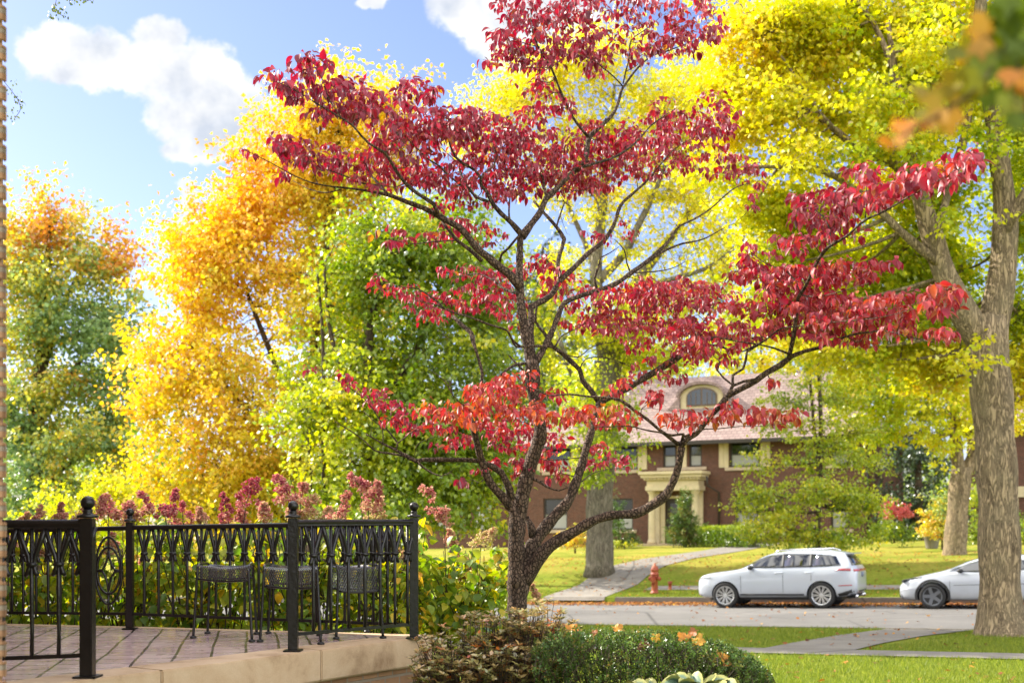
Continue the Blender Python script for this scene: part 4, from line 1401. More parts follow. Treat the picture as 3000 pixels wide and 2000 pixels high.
# foliage sprays in overview pixels: (cx, cy, rx, ry, density, depth or None, tint, leaf scale)
K0 = None
SPRAYS = [
    (1250, 20, 110, 38, .95, -.3, .36, 1.0), (1400, 15, 130, 34, .75, .1, .34, .95), (1500, 40, 90, 40, .6, .4, .38, .95), (1180, 90, 62, 48, .95, -.4, .34, 1.05), (1200, 140, 100, 26, 1.0, -.2, .34, 1.0), (1290, 80, 80, 60, .8, 0, .36, 1), (1345, 110, 80, 40, .75, .1, .36, 1),
    (1380, 150, 40, 35, .7, .2, .36, .95), (1430, 80, 60, 55, .35, .4, .4, .95), (1540, 95, 60, 40, .95, .5, .4, 1.0), (1600, 60, 70, 45, .75, .6, .4, 1.0), (1615, 95, 45, 30, .9, .5, .36, 1.0), (1480, 120, 45, 35, .7, .4, .36, 1), (1580, 15, 60, 25, .6, .4, .42, 1),
    (1240, 208, 62, 26, 1.0, .1, .34, .95), (1270, 240, 50, 20, .6, .2, .36, .95), (1305, 250, 20, 16, .8, .2, .36, .95), (1210, 150, 40, 20, .6, -.2, .36, .95),
    (1230, 265, 55, 22, .8, .3, .36, .9),
    (1640, 270, 55, 62, .9, .8, .36, 1.05), (1580, 300, 70, 40, 1.0, .7, .40, .95), (1490, 310, 80, 38, 1.0, .6, .42, .95), (1530, 260, 45, 30, .7, .6, .42, .95), (1660, 320, 30, 35, .7, .8, .38, 1.05),
    (1480, 365, 150, 48, 1.25, .7, .44, .9), (1340, 385, 130, 55, 1.3, .5, .42, .9), (1230, 365, 140, 50, 1.3, .2, .42, .9), (1120, 320, 95, 52, 1.25, .1, .40, .95), (1200, 300, 80, 36, .9, .2, .38, .92), (1380, 320, 90, 40, .9, .5, .40, .92),
    (1290, 425, 110, 28, 1.0, .4, .42, .9), (1180, 420, 80, 34, 1.0, .3, .42, .9),
    (642, 190, 38, 18, 1.1, -1.3, .30, 1.15), (715, 158, 42, 30, 1.1, -1.3, .28, 1.15), (700, 215, 60, 22, 1.0, -1.2, .30, 1.1), (790, 205, 60, 28, 1.0, -1.1, .32, 1.1), (760, 265, 70, 24, 1.0, -1.0, .34, 1.0), (870, 250, 85, 34, 1.1, -.9, .34, 1.05), (955, 215, 65, 30, 1.0, -.7, .30, 1.1),
    (985, 280, 110, 42, 1.15, -.6, .36, 1.0), (1060, 290, 90, 40, 1.15, -.4, .38, .98), (920, 330, 110, 40, 1.1, -.6, .38, .98),
    (665, 335, 42, 22, 1.1, -.9, .30, 1.1), (720, 360, 75, 28, 1.15, -.7, .34, 1.0), (815, 385, 95, 32, 1.15, -.5, .38, .95), (920, 405, 110, 34, 1.15, -.3, .40, .95), (1035, 400, 110, 42, 1.2, -.1, .40, .92), (1110, 450, 90, 34, 1.05, .0, .42, .92), (635, 402, 24, 10, 1.0, -.7, .30, 1.05), (590, 350, 30, 10, .7, -1.0, .30, 1.0),
    (900, 545, 44, 17, 1.1, -.5, .44, .98), (985, 550, 45, 18, 1.0, -.2, .44, .95), (1075, 525, 60, 20, 1.0, .2, .44, .9), (1010, 480, 60, 20, .7, .1, .42, .9), (1120, 545, 40, 22, .7, .3, .44, .9),
    (1232, 605, 48, 17, 1.2, .4, .48, 1.0), (1060, 630, 58, 15, 1.0, .5, .46, .92), (1140, 650, 70, 26, 1.0, .5, .48, .92), (1190, 625, 45, 20, .8, .4, .48, .92),
    (880, 655, 30, 15, 1.1, -.2, .42, .98), (925, 675, 45, 17, 1.1, -.1, .44, .95), (1000, 700, 70, 24, 1.1, .1, .46, .92), (1095, 690, 70, 28, 1.15, .3, .48, .92), (1160, 705, 50, 26, 1.0, .3, .48, .92), (1280, 655, 48, 40, .9, .5, .50, .95), (1000, 730, 40, 14, .8, 0, .46, .92), (1180, 750, 18, 10, .8, 0, .46, .9),
    (1330, 690, 50, 28, 1.23, .5, .50, .9), (1340, 745, 60, 20, 1.30, .4, .50, .88), (1430, 700, 80, 42, 1.56, .5, .50, .88), (1500, 680, 80, 38, 1.62, .6, .50, .88), (1580, 680, 80, 36, 1.62, .5, .50, .9), (1640, 690, 60, 36, 1.43, .3, .50, .9), (1440, 755, 70, 24, 1.43, .3, .50, .9), (1520, 745, 80, 30, 1.49, .3, .50, .9), (1600, 760, 80, 32, 1.49, .1, .52, .92),
    (1560, 800, 60, 24, 1.30, -.1, .52, .92), (1640, 800, 55, 24, 1.17, -.3, .52, .92), (1700, 770, 70, 28, 1.30, -.5, .52, .95),
    (1735, 590, 48, 28, 1.0, -.8, .46, 1.0), (1770, 640, 75, 26, 1.37, -.8, .52, 1.0), (1850, 640, 90, 32, 1.43, -1.0, .54, 1.0), (1950, 625, 85, 20, 1.30, -1.3, .54, 1.05), (2025, 608, 40, 14, 1.17, -1.6, .50, 1.1), (1700, 620, 30, 20, 0.91, -.7, .48, 1.0),
    (1800, 700, 120, 34, 1.49, -.9, .54, .98), (1920, 705, 110, 28, 1.43, -1.2, .56, 1.0), (1980, 735, 120, 30, 1.37, -1.4, .58, 1.0), (2080, 700, 80, 24, 1.30, -1.7, .58, 1.05), (2160, 685, 45, 32, 1.30, -2.0, .58, 1.1), (1850, 745, 100, 28, 1.30, -1.0, .56, .98), (2060, 755, 60, 14, 0.78, -1.6, .58, 1.0), (2170, 768, 42, 12, 1.30, -2.0, .64, 1.1), (1930, 775, 70, 18, 1.17, -1.2, .56, 1.0), (1990, 790, 40, 12, 0.91, -1.3, .56, 1.0),
    (1780, 560, 40, 16, .7, -.9, .48, 1.0), (1845, 565, 50, 22, 1.0, -1.3, .48, 1.0), (1890, 500, 70, 26, 1.0, -1.3, .46, 1.05), (1860, 450, 42, 28, 1.0, -1.3, .42, 1.05), (1960, 460, 70, 28, 1.05, -1.6, .46, 1.05), (1985, 400, 30, 28, .9, -1.7, .46, 1.1), (1930, 530, 60, 28, .9, -1.3, .48, 1.05), (2030, 445, 60, 32, 1.05, -1.9, .48, 1.1), (2110, 420, 60, 30, 1.05, -2.3, .50, 1.1), (2170, 400, 50, 26, 1.0, -2.5, .50, 1.15), (2225, 372, 30, 26, 1.1, -2.7, .48, 1.15),
    (1690, 385, 42, 26, .9, .9, .36, 1.05), (1735, 415, 30, 26, .8, .8, .36, 1.05), (1665, 380, 30, 20, .8, .9, .36, 1.0), (1735, 470, 18, 28, .5, .7, .40, 1.0), (1650, 400, 40, 16, .7, .9, .38, 1.0),
    (1440, 530, 30, 22, .8, .4, .38, .8), (1375, 555, 34, 18, .7, .4, .38, .8), (1345, 545, 16, 12, .6, .4, .38, .8),
    (1500, 835, 22, 14, .9, .1, .50, .95), (1470, 795, 40, 16, 1.04, .2, .5, .9), (1520, 862, 60, 16, .9, .0, .50, .95), (1570, 835, 40, 16, .9, .0, .50, .92), (1447, 848, 14, 12, .9, -.2, .46, .95), (1680, 825, 26, 12, .8, -.6, .50, .9), (1605, 830, 24, 18, .8, 0, .5, .9), (1772, 876, 9, 9, 1.6, -1.0, .50, 1.1), (1410, 890, 26, 22, .7, -.6, .60, 1.0),
    (1545, 880, 24, 12, .8, -.1, .5, .92),
    # low orange tier towards the camera
    (1020, 942, 58, 18, 1.3, -1.1, .74, 1.0), (1090, 955, 70, 22, 1.3, -1.1, .78, 1.0), (1130, 905, 58, 30, 1.3, -1.0, .72, .98), (1180, 885, 50, 24, 1.2, -.9, .70, .98), (1190, 935, 62, 26, 1.3, -1.1, .76, 1.0), (1250, 955, 40, 18, 1.1, -1.1, .78, 1.0), (1214, 855, 14, 9, 1.5, -.7, .68, 1.0),
    (1312, 960, 46, 18, 1.25, -1.1, .74, 1.0), (1390, 955, 60, 22, 1.3, -1.0, .78, 1.0), (1280, 907, 26, 10, 1.2, -.8, .64, 1.0), (1440, 960, 30, 20, .9, -.9, .76, 1.0),
    (1425, 890, 22, 16, .9, -.9, .62, 1.0), (1500, 908, 34, 18, 1.2, -.9, .62, 1.0), (1520, 915, 26, 12, .8, -.9, .64, 1.0),
    (1560, 968, 46, 16, 1.25, -1.0, .72, 1.05), (1630, 958, 46, 18, 1.25, -1.0, .72, 1.05), (1700, 948, 44, 22, 1.2, -1.0, .66, 1.05), (1765, 960, 46, 18, 1.2, -1.1, .74, 1.05), (1820, 958, 28, 15, 1.2, -1.1, .74, 1.05), (1545, 945, 40, 10, .7, -1.0, .64, 1.0),
    # pink lower left tier
    (915, 965, 50, 16, 1.05, -.1, .48, .95), (950, 985, 60, 16, 1.0, -.1, .48, .92), (862, 920, 40, 18, .9, -.3, .44, .98), (890, 940, 30, 16, .9, -.3, .46, .95), (815, 895, 24, 12, 1.0, -.4, .42, .98), (795, 875, 18, 9, .9, -.4, .42, .95), (718, 848, 12, 8, 1.0, -.5, .42, .95), (880, 905, 16, 8, .9, -.2, .44, .95), (935, 930, 22, 12, .9, 0, .46, .9),
    (1080, 1000, 90, 20, 1.1, .2, .48, .92), (1180, 985, 80, 26, 1.1, .2, .48, .92), (1020, 1028, 24, 10, 1.1, -.4, .50, 1.05), (1160, 1020, 60, 20, .9, .3, .48, .9), (1250, 1010, 60, 26, 1.0, .4, .48, .92),
    (1240, 1045, 46, 20, .9, .4, .48, .92), (1170, 1075, 52, 20, 1.15, .1, .48, 1.0), (1260, 1075, 46, 20, 1.05, .2, .48, .98), (1285, 1095, 28, 14, .9, .2, .48, .98), (1072, 1108, 22, 9, 1.1, -.3, .44, 1.1), (1100, 1085, 30, 12, .6, 0, .46, 1.0),
    (1385, 1035, 50, 12, 1.0, .4, .46, .92), (1380, 1070, 50, 16, 1.0, .5, .46, .9), (1425, 1055, 20, 12, 1.1, .4, .46, .95), (1430, 1080, 18, 10, .9, .4, .46, .95),
]


def dogwood():
    base = P(1518, 2075, DY)
    root = empty('dogwood_tree', (base.x, base.y, ground_z(base.x, base.y)), 'spreading multi-stemmed dogwood tree with layered crimson leaves beside the porch', 'tree')
    wood = MB()
    nodes, nrad, npx = [], [], []
    rj = random.Random(3)
    for key, d0, d1, pts in LIMBS:
        ox, oy, sc_ = ZK[key]
        n = len(pts)
        p3, r3 = [], []
        cum = [0]
        for i in range(1, n):
            cum.append(cum[-1] + math.hypot(pts[i][0] - pts[i - 1][0], pts[i][1] - pts[i - 1][1]))
        for i, (x, y, wd) in enumerate(pts):
            Y = DY + d0 + (d1 - d0) * cum[i] / max(cum[-1], 1)
            p3.append(P(ox + x / sc_, oy + y / sc_, Y))
            r3.append(wd / sc_ / F * Y / 2)
        pp, rr = smooth_path(p3, r3, .045)
        # knots and slight irregularity
        rr = [r * (1 + .07 * math.sin(i * 1.7 + d0 * 9) + rj.uniform(-.05, .06)) for i, r in enumerate(rr)]
        big = max(r3)
        wood.tube(pp, rr, 14 if big > .03 else (9 if big > .012 else 6))
        for i in range(0, len(pp)):
            nodes.append(np.array(pp[i]))
            nrad.append(rr[i])
    nodes = list(nodes)
    # leaf clusters
    cl, ct, cs = [], [], []
    for (cx, cy, rx, ry, dens, dep, tint, ls) in SPRAYS:
        n = max(2, int(math.pi * rx * ry * dens / 245))
        for _ in range(n):
            for _t in range(20):
                a, b = RNG.uniform(-1, 1, 2)
                if a * a + b * b <= 1:
                    break
            Y = DY + dep + .26 + RNG.normal(0, .24) + a * .12
            cl.append(np.array(P((cx + a * rx) / .784, (cy + b * ry) / .784 - 8, Y)))
            ct.append(tint + RNG.normal(0, .055) - .02 * b)
            cs.append(ls * RNG.uniform(.82, 1.14))
    NA = np.array(nodes)
    NR = np.array(nrad)
    C = np.array(cl)
    dist = np.array([np.min(((NA - c) ** 2).sum(1)) for c in C])
    order = np.argsort(dist)
    cap = len(NA) + len(C) * 5 + 10
    buf = np.zeros((cap, 3))
    rb = np.zeros(cap)
    buf[:len(NA)] = NA
    rb[:len(NA)] = NR
    cnt = len(NA)
    tipdir = np.zeros_like(C)
    for i in order:
        c = C[i]
        dv = buf[:cnt] - c
        d2 = (dv ** 2).sum(1) + np.where(dv[:, 2] > 0.05, .05, 0)     # twigs prefer to rise from below
        j = int(np.argmin(d2))
        a = buf[j]
        L = np.linalg.norm(c - a)
        r0 = min(rb[j] * .6, .0036 + .0026 * L)
        k = 3
        out = []
        mid = (a + c) / 2 + np.array([0, 0, -.10 * L]) + RNG.normal(0, .05 * L, 3)
        for q in range(k + 1):
            t = q / k
            pnt = (1 - t) ** 2 * a + 2 * t * (1 - t) * mid + t * t * c + (RNG.normal(0, .012, 3) * (0 < q < k))
            out.append(pnt)
        wood.tube(out, [r0, r0 * .85, r0 * .7, .0016], 5, caps=False)
        for q in range(1, k + 1):
            buf[cnt] = out[q]
            rb[cnt] = max(.0015, r0 * (1 - .22 * q))
            cnt += 1
        tipdir[i] = norm((c - a)[None])[0]
    # bare fine twigs on the leafless right centre
    bare = [(1380, 470), (1420, 460), (1460, 480), (1500, 470), (1540, 450), (1570, 480), (1600, 470), (1640, 450), (1660, 480), (1520, 520), (1480, 560), (1440, 500), (1560, 530), (1590, 560), (1620, 520), (1540, 600), (1580, 590), (1500, 610),
            (1400, 600), (1370, 580), (1620, 430), (1690, 440), (1290, 520), (1330, 500), (1300, 560), (1460, 430), (1400, 440), (1500, 500), (1450, 770), (1400, 790), (1350, 800), (1320, 780), (1300, 800), (1380, 830), (1420, 860), (1290, 830), (1330, 850), (1250, 760), (1280, 770), (1100, 770), (1160, 780)]
    for (x, y) in bare:
        for _ in range(3):
            c = np.array(P((x + RNG.normal(0, 18)) / .784, (y + RNG.normal(0, 14)) / .784, DY + .6 + RNG.normal(0, .25)))
            j = int(np.argmin(((buf[:cnt] - c) ** 2).sum(1)))
            a = buf[j]
            L = np.linalg.norm(c - a)
            r0 = min(rb[j] * .6, .0028 + .001 * L)
            mid = (a + c) / 2 + RNG.normal(0, .08 * L, 3)
            out = [a, .5 * a + .25 * c + .25 * mid + RNG.normal(0, .01, 3), .3 * a + .4 * mid + .3 * c, c]
            wood.tube(out, [r0, r0 * .8, r0 * .6, .0013], 5, caps=False)
            for q in range(1, 4):
                buf[cnt % cap] = out[q]
                rb[cnt % cap] = r0 * (1 - .2 * q)
                cnt = min(cnt + 1, cap - 1)
    wood.build('trunk', M['dogbark'], root, smooth=True)
    # leaves hang in whorls at the twig tips
    pos, tip, nrm, size, tint = [], [], [], [], []
    for i in range(len(C)):
        n = int(RNG.integers(4, 8))
        a0 = RNG.uniform(0, 6.28)
        for q in range(n):
            a = a0 + q * 6.283 / n + RNG.normal(0, .35)
            o = np.array([math.cos(a), math.sin(a), 0])
            droop = RNG.uniform(-.1, 1.25)
            tip.append(o * RNG.uniform(.5, .9) + np.array([0, 0, -droop]) + tipdir[i] * .2)
            nrm.append(o * .9 + np.array([0, 0, .55]) + RNG.normal(0, .25, 3))
            pos.append(C[i] + o * .018 + RNG.normal(0, .012, 3))
            size.append(.063 * cs[i] * RNG.uniform(.66, 1.18))
            tint.append(ct[i] + RNG.normal(0, .11))
    # a few stray yellow-orange leaves
    tint = np.array(tint)
    tint = np.where(tint > .58, .58 + (tint - .58) * .78, tint)
    odd = RNG.uniform(0, 1, len(tint)) < .012
    tint[odd] = RNG.uniform(.85, 1.0, odd.sum())
    me = leaves_mesh('crown', LEAF_DOG, np.array(pos), np.array(tip), np.array(nrm), np.array(size), np.clip(tint, 0, 1), wscale=RNG.uniform(.68, 1.0, len(size)))
    link('crown', me, M['dogleaf'], root)
    print('dogwood leaves', len(pos), 'clusters', len(C))


dogwood()

# ------------------------------------------------------------------ trees of the street
def bg_tree(name, label, Y, base, limbs, blobs, n_leaf, size, tintf, lmat, bark, cat='tree', group=None, clump=.42, per=46, tpl=None, flat=.6, limb_px=10, twigs=True, seed=0, gap=1.6, lift=.35, fill=.5):
    """blobs: (cx, cy, rx, ry, dY[, weight]) in photo pixels at depth Y; limbs: [(x, y, width)...] with optional leading depth pair"""
    rng = np.random.default_rng(100 + seed)
    k = Y / F
    bx = P(base[0], base[1], Y)
    gz = ground_z(bx.x, bx.y)
    root = empty(name, (bx.x, bx.y, gz), label, cat, group)
    wood = MB()
    nodes, rads = [], []
    for lim in limbs:
        d0 = d1 = 0
        if isinstance(lim[0], str):
            d0, d1 = [float(v) for v in lim[0].split(',')]
            lim = lim[1:]
        n = len(lim)
        pts, rr = [], []
        for i, (x, y, wd) in enumerate(lim):
            yy_ = Y + d0 + (d1 - d0) * i / max(1, n - 1)
            pts.append(P(x, y, yy_))
            rr.append(wd * k / 2)
        pp, r2 = smooth_path(pts, rr, .25)
        r2 = [r * (1 + .05 * math.sin(1.3 * i + x)) for i, r in enumerate(r2)]
        wood.tube(pp, r2, 12 if max(rr) > .1 else 7)
        nodes += [np.array(p) for p in pp]
        rads += r2
    NA = np.array(nodes)
    W = np.array([(b[5] if len(b) > 5 else 1.0) * (b[2] * b[3]) for b in blobs])
    W = W / W.sum()
    ncl = max(4, n_leaf // per)
    bi = rng.choice(len(blobs), ncl, p=W)
    cen = np.zeros((ncl, 3))
    py_ = np.zeros(ncl)
    px_ = np.zeros(ncl)
    kv = rng.normal(0, 1, (4, 3)) * 1.5 / gap
    ph = rng.uniform(0, 6.28, 4)
    for i, b in enumerate(bi):
        cx, cy, rx, ry, dY = blobs[b][:5]
        rz = (rx + ry) / 2 * k
        for _try in range(6):
            d = norm(rng.normal(size=(1, 3)))[0]
            rad = rng.uniform(0, 1) ** (1 / 2.4) * (1 + max(0, rng.normal(0, .24)))
            px_[i], py_[i] = cx + d[0] * rad * rx, cy - d[2] * rad * ry
            c = P(px_[i], py_[i], Y + dY + d[1] * rad * rz)
            dens = fill + .35 * np.sin(kv @ np.array(c) + ph).sum()
            if rng.uniform() < dens:
                break
        cen[i] = c
    cen[:, 2] = np.maximum(cen[:, 2], gz + .25)
    if len(NA):
        # limbs into each blob and twigs to a share of the clumps
        for b in blobs:
            c = np.array(P(b[0], b[1] + b[3] * .2, Y + b[4]))
            below = np.where(NA[:, 2] < c[2] + .3, 0, 4.0)
            j = int(np.argmin(((NA - c) ** 2).sum(1) + below))
            a = NA[j]
            L = np.linalg.norm(c - a)
            r0 = min(rads[j] * .6, limb_px * k / 2)
            mid = (a + c) / 2 + np.array([0, 0, -.08 * L]) + rng.normal(0, .06 * L, 3)
            pp = [(1 - t) ** 2 * a + 2 * t * (1 - t) * mid + t * t * c for t in np.linspace(0, 1, 7)]
            wood.tube(pp, [r0 * (1 - .8 * t) for t in np.linspace(0, 1, 7)], 6)
            nodes += pp[1:]
            rads += [r0 * (1 - .8 * t) for t in np.linspace(0, 1, 7)][1:]
        NB = np.array(nodes)
        axis = np.zeros((ncl, 3))
        for i in range(ncl):
            j = int(np.argmin(((NB - cen[i]) ** 2).sum(1)))
            a, c = NB[j], cen[i]
            L = np.linalg.norm(c - a)
            ax = (c - a) / max(L, 1e-3) + rng.normal(0, .45, 3) + np.array([0, 0, lift])
            ax[2] *= (flat if flat < .55 else 1.0)
            axis[i] = ax / np.linalg.norm(ax)
            if twigs:
                r0 = min(rads[j] * .6, .012 + .005 * L)
                mid = (a + c) / 2 + rng.normal(0, .08 * L, 3)
                wood.tube([a, mid, c - axis[i] * clump * .3, c + axis[i] * clump * .9], [r0, r0 * .75, r0 * .5, r0 * .2], 4, caps=False)
        wood.build('trunk', bark, root, smooth=True)
    cnt = rng.poisson(per, ncl)
    idx = np.repeat(np.arange(ncl), cnt)
    N = len(idx)
    cr = clump * rng.uniform(.6, 1.35, ncl)
    along = rng.uniform(-1.0, 1.25, N)
    wid = .30 * (1.15 - .35 * np.abs(along))
    off = axis[idx] * (along * cr[idx] * 1.05)[:, None] + rng.normal(size=(N, 3)) * (cr[idx] * wid)[:, None] * np.array([1, 1, max(flat, .5)])
    pos = cen[idx] + off
    pos[:, 2] = np.maximum(pos[:, 2], gz + .05)
    out = norm(off + rng.normal(0, .3, (N, 3)) * cr[idx][:, None])
    tip = out * .7 + rng.normal(0, .5, (N, 3)) + np.array([0, 0, -.55])
    nrm = rng.normal(0, .55, (N, 3)) + np.array([0, 0, .8]) + out * .3
    tint = tintf(px_[idx], py_[idx], bi[idx]) + rng.normal(0, .09, ncl)[idx] + rng.normal(0, .075, N)
    me = leaves_mesh('crown', tpl or LEAF_FAR, pos, tip, nrm, size * rng.uniform(.65, 1.25, N), np.clip(tint, 0, 1), wscale=rng.uniform(.75, 1.05, N))
    link('crown', me, lmat, root)
    return root


def lin(a, b, va, vb):
    return lambda v: va + (vb - va) * np.clip((v - a) / (b - a), 0, 1)


# golden maple on the left
bg_tree('golden_maple', 'tall maple tree turning gold and orange, brightest tree left of the dogwood', 27.0, (880, 1760),
        [[(880, 1790, 44), (884, 1600, 40), (890, 1400, 36), (900, 1200, 32), (930, 950, 26), (960, 700, 20), (990, 450, 13), (1005, 260, 7)],
         [(895, 1300, 24), (820, 1100, 18), (740, 900, 13), (680, 720, 8)], [(890, 1450, 22), (760, 1250, 16), (620, 1080, 11), (520, 960, 7)],
         [(915, 1080, 20), (1010, 850, 14), (1100, 600, 9), (1160, 420, 6)], [(886, 1560, 20), (740, 1440, 14), (580, 1330, 9)]],
        [(1012, 215, 62, 85, 0), (1000, 330, 120, 110, 0), (1165, 290, 85, 80, .5), (1120, 420, 140, 120, 0), (880, 480, 130, 130, 0), (780, 590, 120, 110, -.3), (900, 370, 100, 90, 0), (800, 460, 90, 80, 0), (730, 530, 80, 80, 0), (650, 640, 90, 80, 0), (700, 740, 150, 120, -.6),
         (520, 770, 85, 75, 0), (590, 700, 90, 80, 0), (590, 860, 140, 120, -.4), (660, 800, 130, 120, -.6), (450, 1000, 85, 80, 0), (520, 1080, 130, 120, -.5), (430, 1180, 80, 90, 0), (520, 1270, 130, 120, -.6), (470, 1390, 100, 80, -.2), (620, 1400, 160, 110, -.8), (600, 1500, 140, 60, -.8),
         (860, 700, 190, 170, .3), (800, 950, 200, 180, -.6), (740, 1150, 190, 170, -.9), (980, 560, 150, 130, .2), (860, 1320, 190, 150, -.7), (1060, 520, 150, 120, .4), (960, 1150, 150, 200, 1.2), (1020, 900, 170, 220, 1.6), (760, 1450, 170, 90, -.6)],
        68000, .12, lambda x, y, b: np.interp(y, [150, 500, 800, 1100, 1450], [.70, .68, .60, .50, .44]) - np.clip((x - 800) / 500, 0, .18), M['yelleaf'], M['darkbark'], clump=.58, per=58, seed=1, lift=.7, gap=1.1, fill=.8)

# green maple in front of it
bg_tree('green_maple', 'leafy green maple flecked with yellow, directly behind the left side of the dogwood', 22.5, (1100, 1780),
        [[(1090, 1800, 34), (1088, 1600, 30), (1080, 1400, 28), (1075, 1200, 34), (1078, 1000, 30), (1110, 850, 20), (1150, 700, 12)],
         [(1076, 1180, 22), (980, 1020, 14), (950, 800, 8)], [(1078, 1250, 22), (1200, 1050, 15), (1300, 850, 9)], [(1084, 1500, 18), (1240, 1350, 13), (1360, 1200, 8)], [(950, 1750, 14), (948, 1400, 13), (946, 1000, 10), (930, 800, 6)],
         [(905, 1650, 14), (908, 1350, 12), (900, 1120, 8)]],
        [(1200, 660, 150, 90, .3), (1330, 720, 130, 110, .2), (1080, 740, 140, 110, 0), (1240, 830, 170, 130, -.2), (1020, 880, 110, 100, .3), (1400, 850, 90, 130, .4), (1130, 1000, 130, 120, .5), (1310, 1000, 160, 150, 0), (1060, 1130, 130, 90, -.5),
         (1180, 1190, 170, 120, -.5), (1350, 1200, 130, 140, 0), (930, 1230, 110, 90, .3), (1030, 1330, 160, 110, -.7), (1230, 1350, 170, 120, -.4), (1400, 1380, 90, 120, 0), (1120, 1470, 190, 80, -.6), (1340, 1490, 120, 80, -.2), (980, 1440, 110, 80, 0), (900, 1080, 70, 70, .8)],
        44000, .115, lambda x, y, b: .48 + np.interp(x, [880, 1100, 1400], [.18, .02, .06]) + np.where((b % 4) == 0, .16, 0.0), M['grnleaf'], M['darkbark'], clump=.50, per=56, seed=2, gap=1.2, fill=.65)

# oak on the far left
bg_tree('turning_oak', 'green oak with a rusty orange top at the far left', 35.0, (100, 1700),
        [[(100, 1760, 52), (102, 1550, 46), (105, 1400, 42), (108, 1200, 36), (120, 1000, 28), (135, 800, 18), (150, 620, 8)], [(108, 1250, 24), (220, 1080, 16), (310, 920, 9)], [(106, 1350, 22), (20, 1150, 16), (-20, 950, 9)], [(112, 1150, 20), (180, 900, 12), (250, 780, 7)],
         [(104, 1430, 18), (240, 1330, 12), (330, 1250, 7)]],
        [(120, 560, 60, 60, 0, .35), (110, 650, 90, 70, 0), (60, 740, 110, 80, 0), (220, 720, 80, 70, 0), (330, 760, 55, 70, 0), (170, 830, 130, 90, -.4), (300, 860, 80, 80, 0), (60, 920, 110, 100, 0), (230, 970, 140, 100, -.5), (330, 1000, 50, 90, 0), (100, 1080, 140, 110, -.4), (280, 1130, 110, 100, 0),
         (60, 1240, 120, 90, 0), (200, 1270, 130, 90, -.5), (330, 1270, 90, 90, 0), (100, 1400, 130, 80, -.3), (270, 1400, 120, 80, 0), (60, 1500, 120, 60, 0)],
        36000, .15, lambda x, y, b: np.interp(y, [560, 720, 830, 950, 1400], [.62, .66, .50, .34, .34]) + np.where((b % 3) == 1, .20, .0), M['oakleaf'], M['darkbark'], clump=.66, per=60, seed=3, gap=1.3, fill=.7)

# low yellow-green shrubs under the oak
bg_tree('yellow_shrub', 'low yellow green bush between the oak and the golden maple', 31.0, (300, 1640), [[(300, 1690, 16), (300, 1560, 12), (310, 1450, 6)]],
        [(220, 1470, 120, 60, 0), (340, 1440, 100, 60, 0), (100, 1560, 140, 60, 0), (330, 1560, 150, 70, 0)], 7000, .11, lambda x, y, b: .52 + 0 * x, M['canopyleaf'], M['darkbark'], 'bush', clump=.35, seed=4)

# big thin-leaved tree on the far lawn
bg_tree('thin_yellow_tree', 'large grey trunked tree with thin yellow leaves on the far lawn behind the dogwood', 41.8, (1757, 1660),
        [[(1757, 1690, 104), (1757, 1655, 86), (1757, 1600, 78), (1757, 1450, 78), (1765, 1300, 80), (1775, 1150, 82), (1782, 1060, 78)],
         [(1780, 1080, 56), (1762, 950, 42), (1746, 800, 36), (1760, 650, 30), (1775, 500, 24), (1790, 380, 15), (1800, 250, 8)], ['0,1', (1786, 1080, 54), (1805, 980, 48), (1850, 850, 36), (1930, 740, 28), (2020, 620, 18), (2080, 500, 10)],
         ['0,-1', (1747, 830, 28), (1830, 740, 24), (1870, 660, 20), (1920, 560, 14), (1960, 450, 8)], ['0,1', (1747, 790, 20), (1700, 680, 15), (1660, 590, 11), (1620, 480, 7)], ['0,-1', (1850, 850, 20), (1960, 820, 16), (2080, 780, 11), (2180, 700, 7)],
         ['0,-2', (1770, 1200, 30), (1690, 1120, 20), (1640, 1000, 12)], ['0,1', (1770, 620, 18), (1700, 480, 12), (1650, 350, 7)], ['0,1', (1782, 1000, 34), (1840, 1020, 28), (1870, 930, 22), (1900, 800, 14)]],
        [(1480, 260, 110, 90, 0, .75), (1600, 210, 120, 110, 0, .9), (1770, 180, 150, 110, 0, .9), (1930, 230, 150, 120, 0, .9), (1640, 370, 150, 90, 0, .8), (1830, 400, 160, 100, 0, .75), (2020, 400, 150, 130, 0, .9), (1720, 560, 120, 80, 0, .5), (1920, 560, 150, 90, 0, .6), (2080, 600, 130, 110, 0, .7),
         (1830, 690, 120, 60, 0, .45), (1580, 560, 110, 100, 0, .4), (2130, 760, 120, 110, 0, .75), (1990, 740, 100, 60, 0, .35), (1620, 1000, 70, 130, 0, .6), (1880, 1060, 80, 90, 0, .5), (1700, 1180, 80, 120, -2.5, 1.0), (1790, 1240, 70, 110, -2.5, .8), (1720, 1380, 60, 60, -2.5, .8), (1400, 420, 110, 110, 0, .45), (1980, 900, 130, 70, 0, .8), (2150, 930, 130, 90, 0, .9), (2060, 1010, 110, 50, 0, .7), (1640, 800, 80, 110, 0, .7), (1760, 950, 90, 80, -1, .8), (1880, 960, 110, 60, -1, .9), (1960, 1050, 110, 50, -1, .8), (1850, 850, 110, 60, -1, .6), (1840, 1350, 60, 50, -1, .4)],
        46000, .145, lambda x, y, b: np.interp(y, [200, 600, 1000, 1300], [.62, .62, .48, .28]), M['canopyleaf'], M['greybark'], clump=.55, per=30, seed=5)

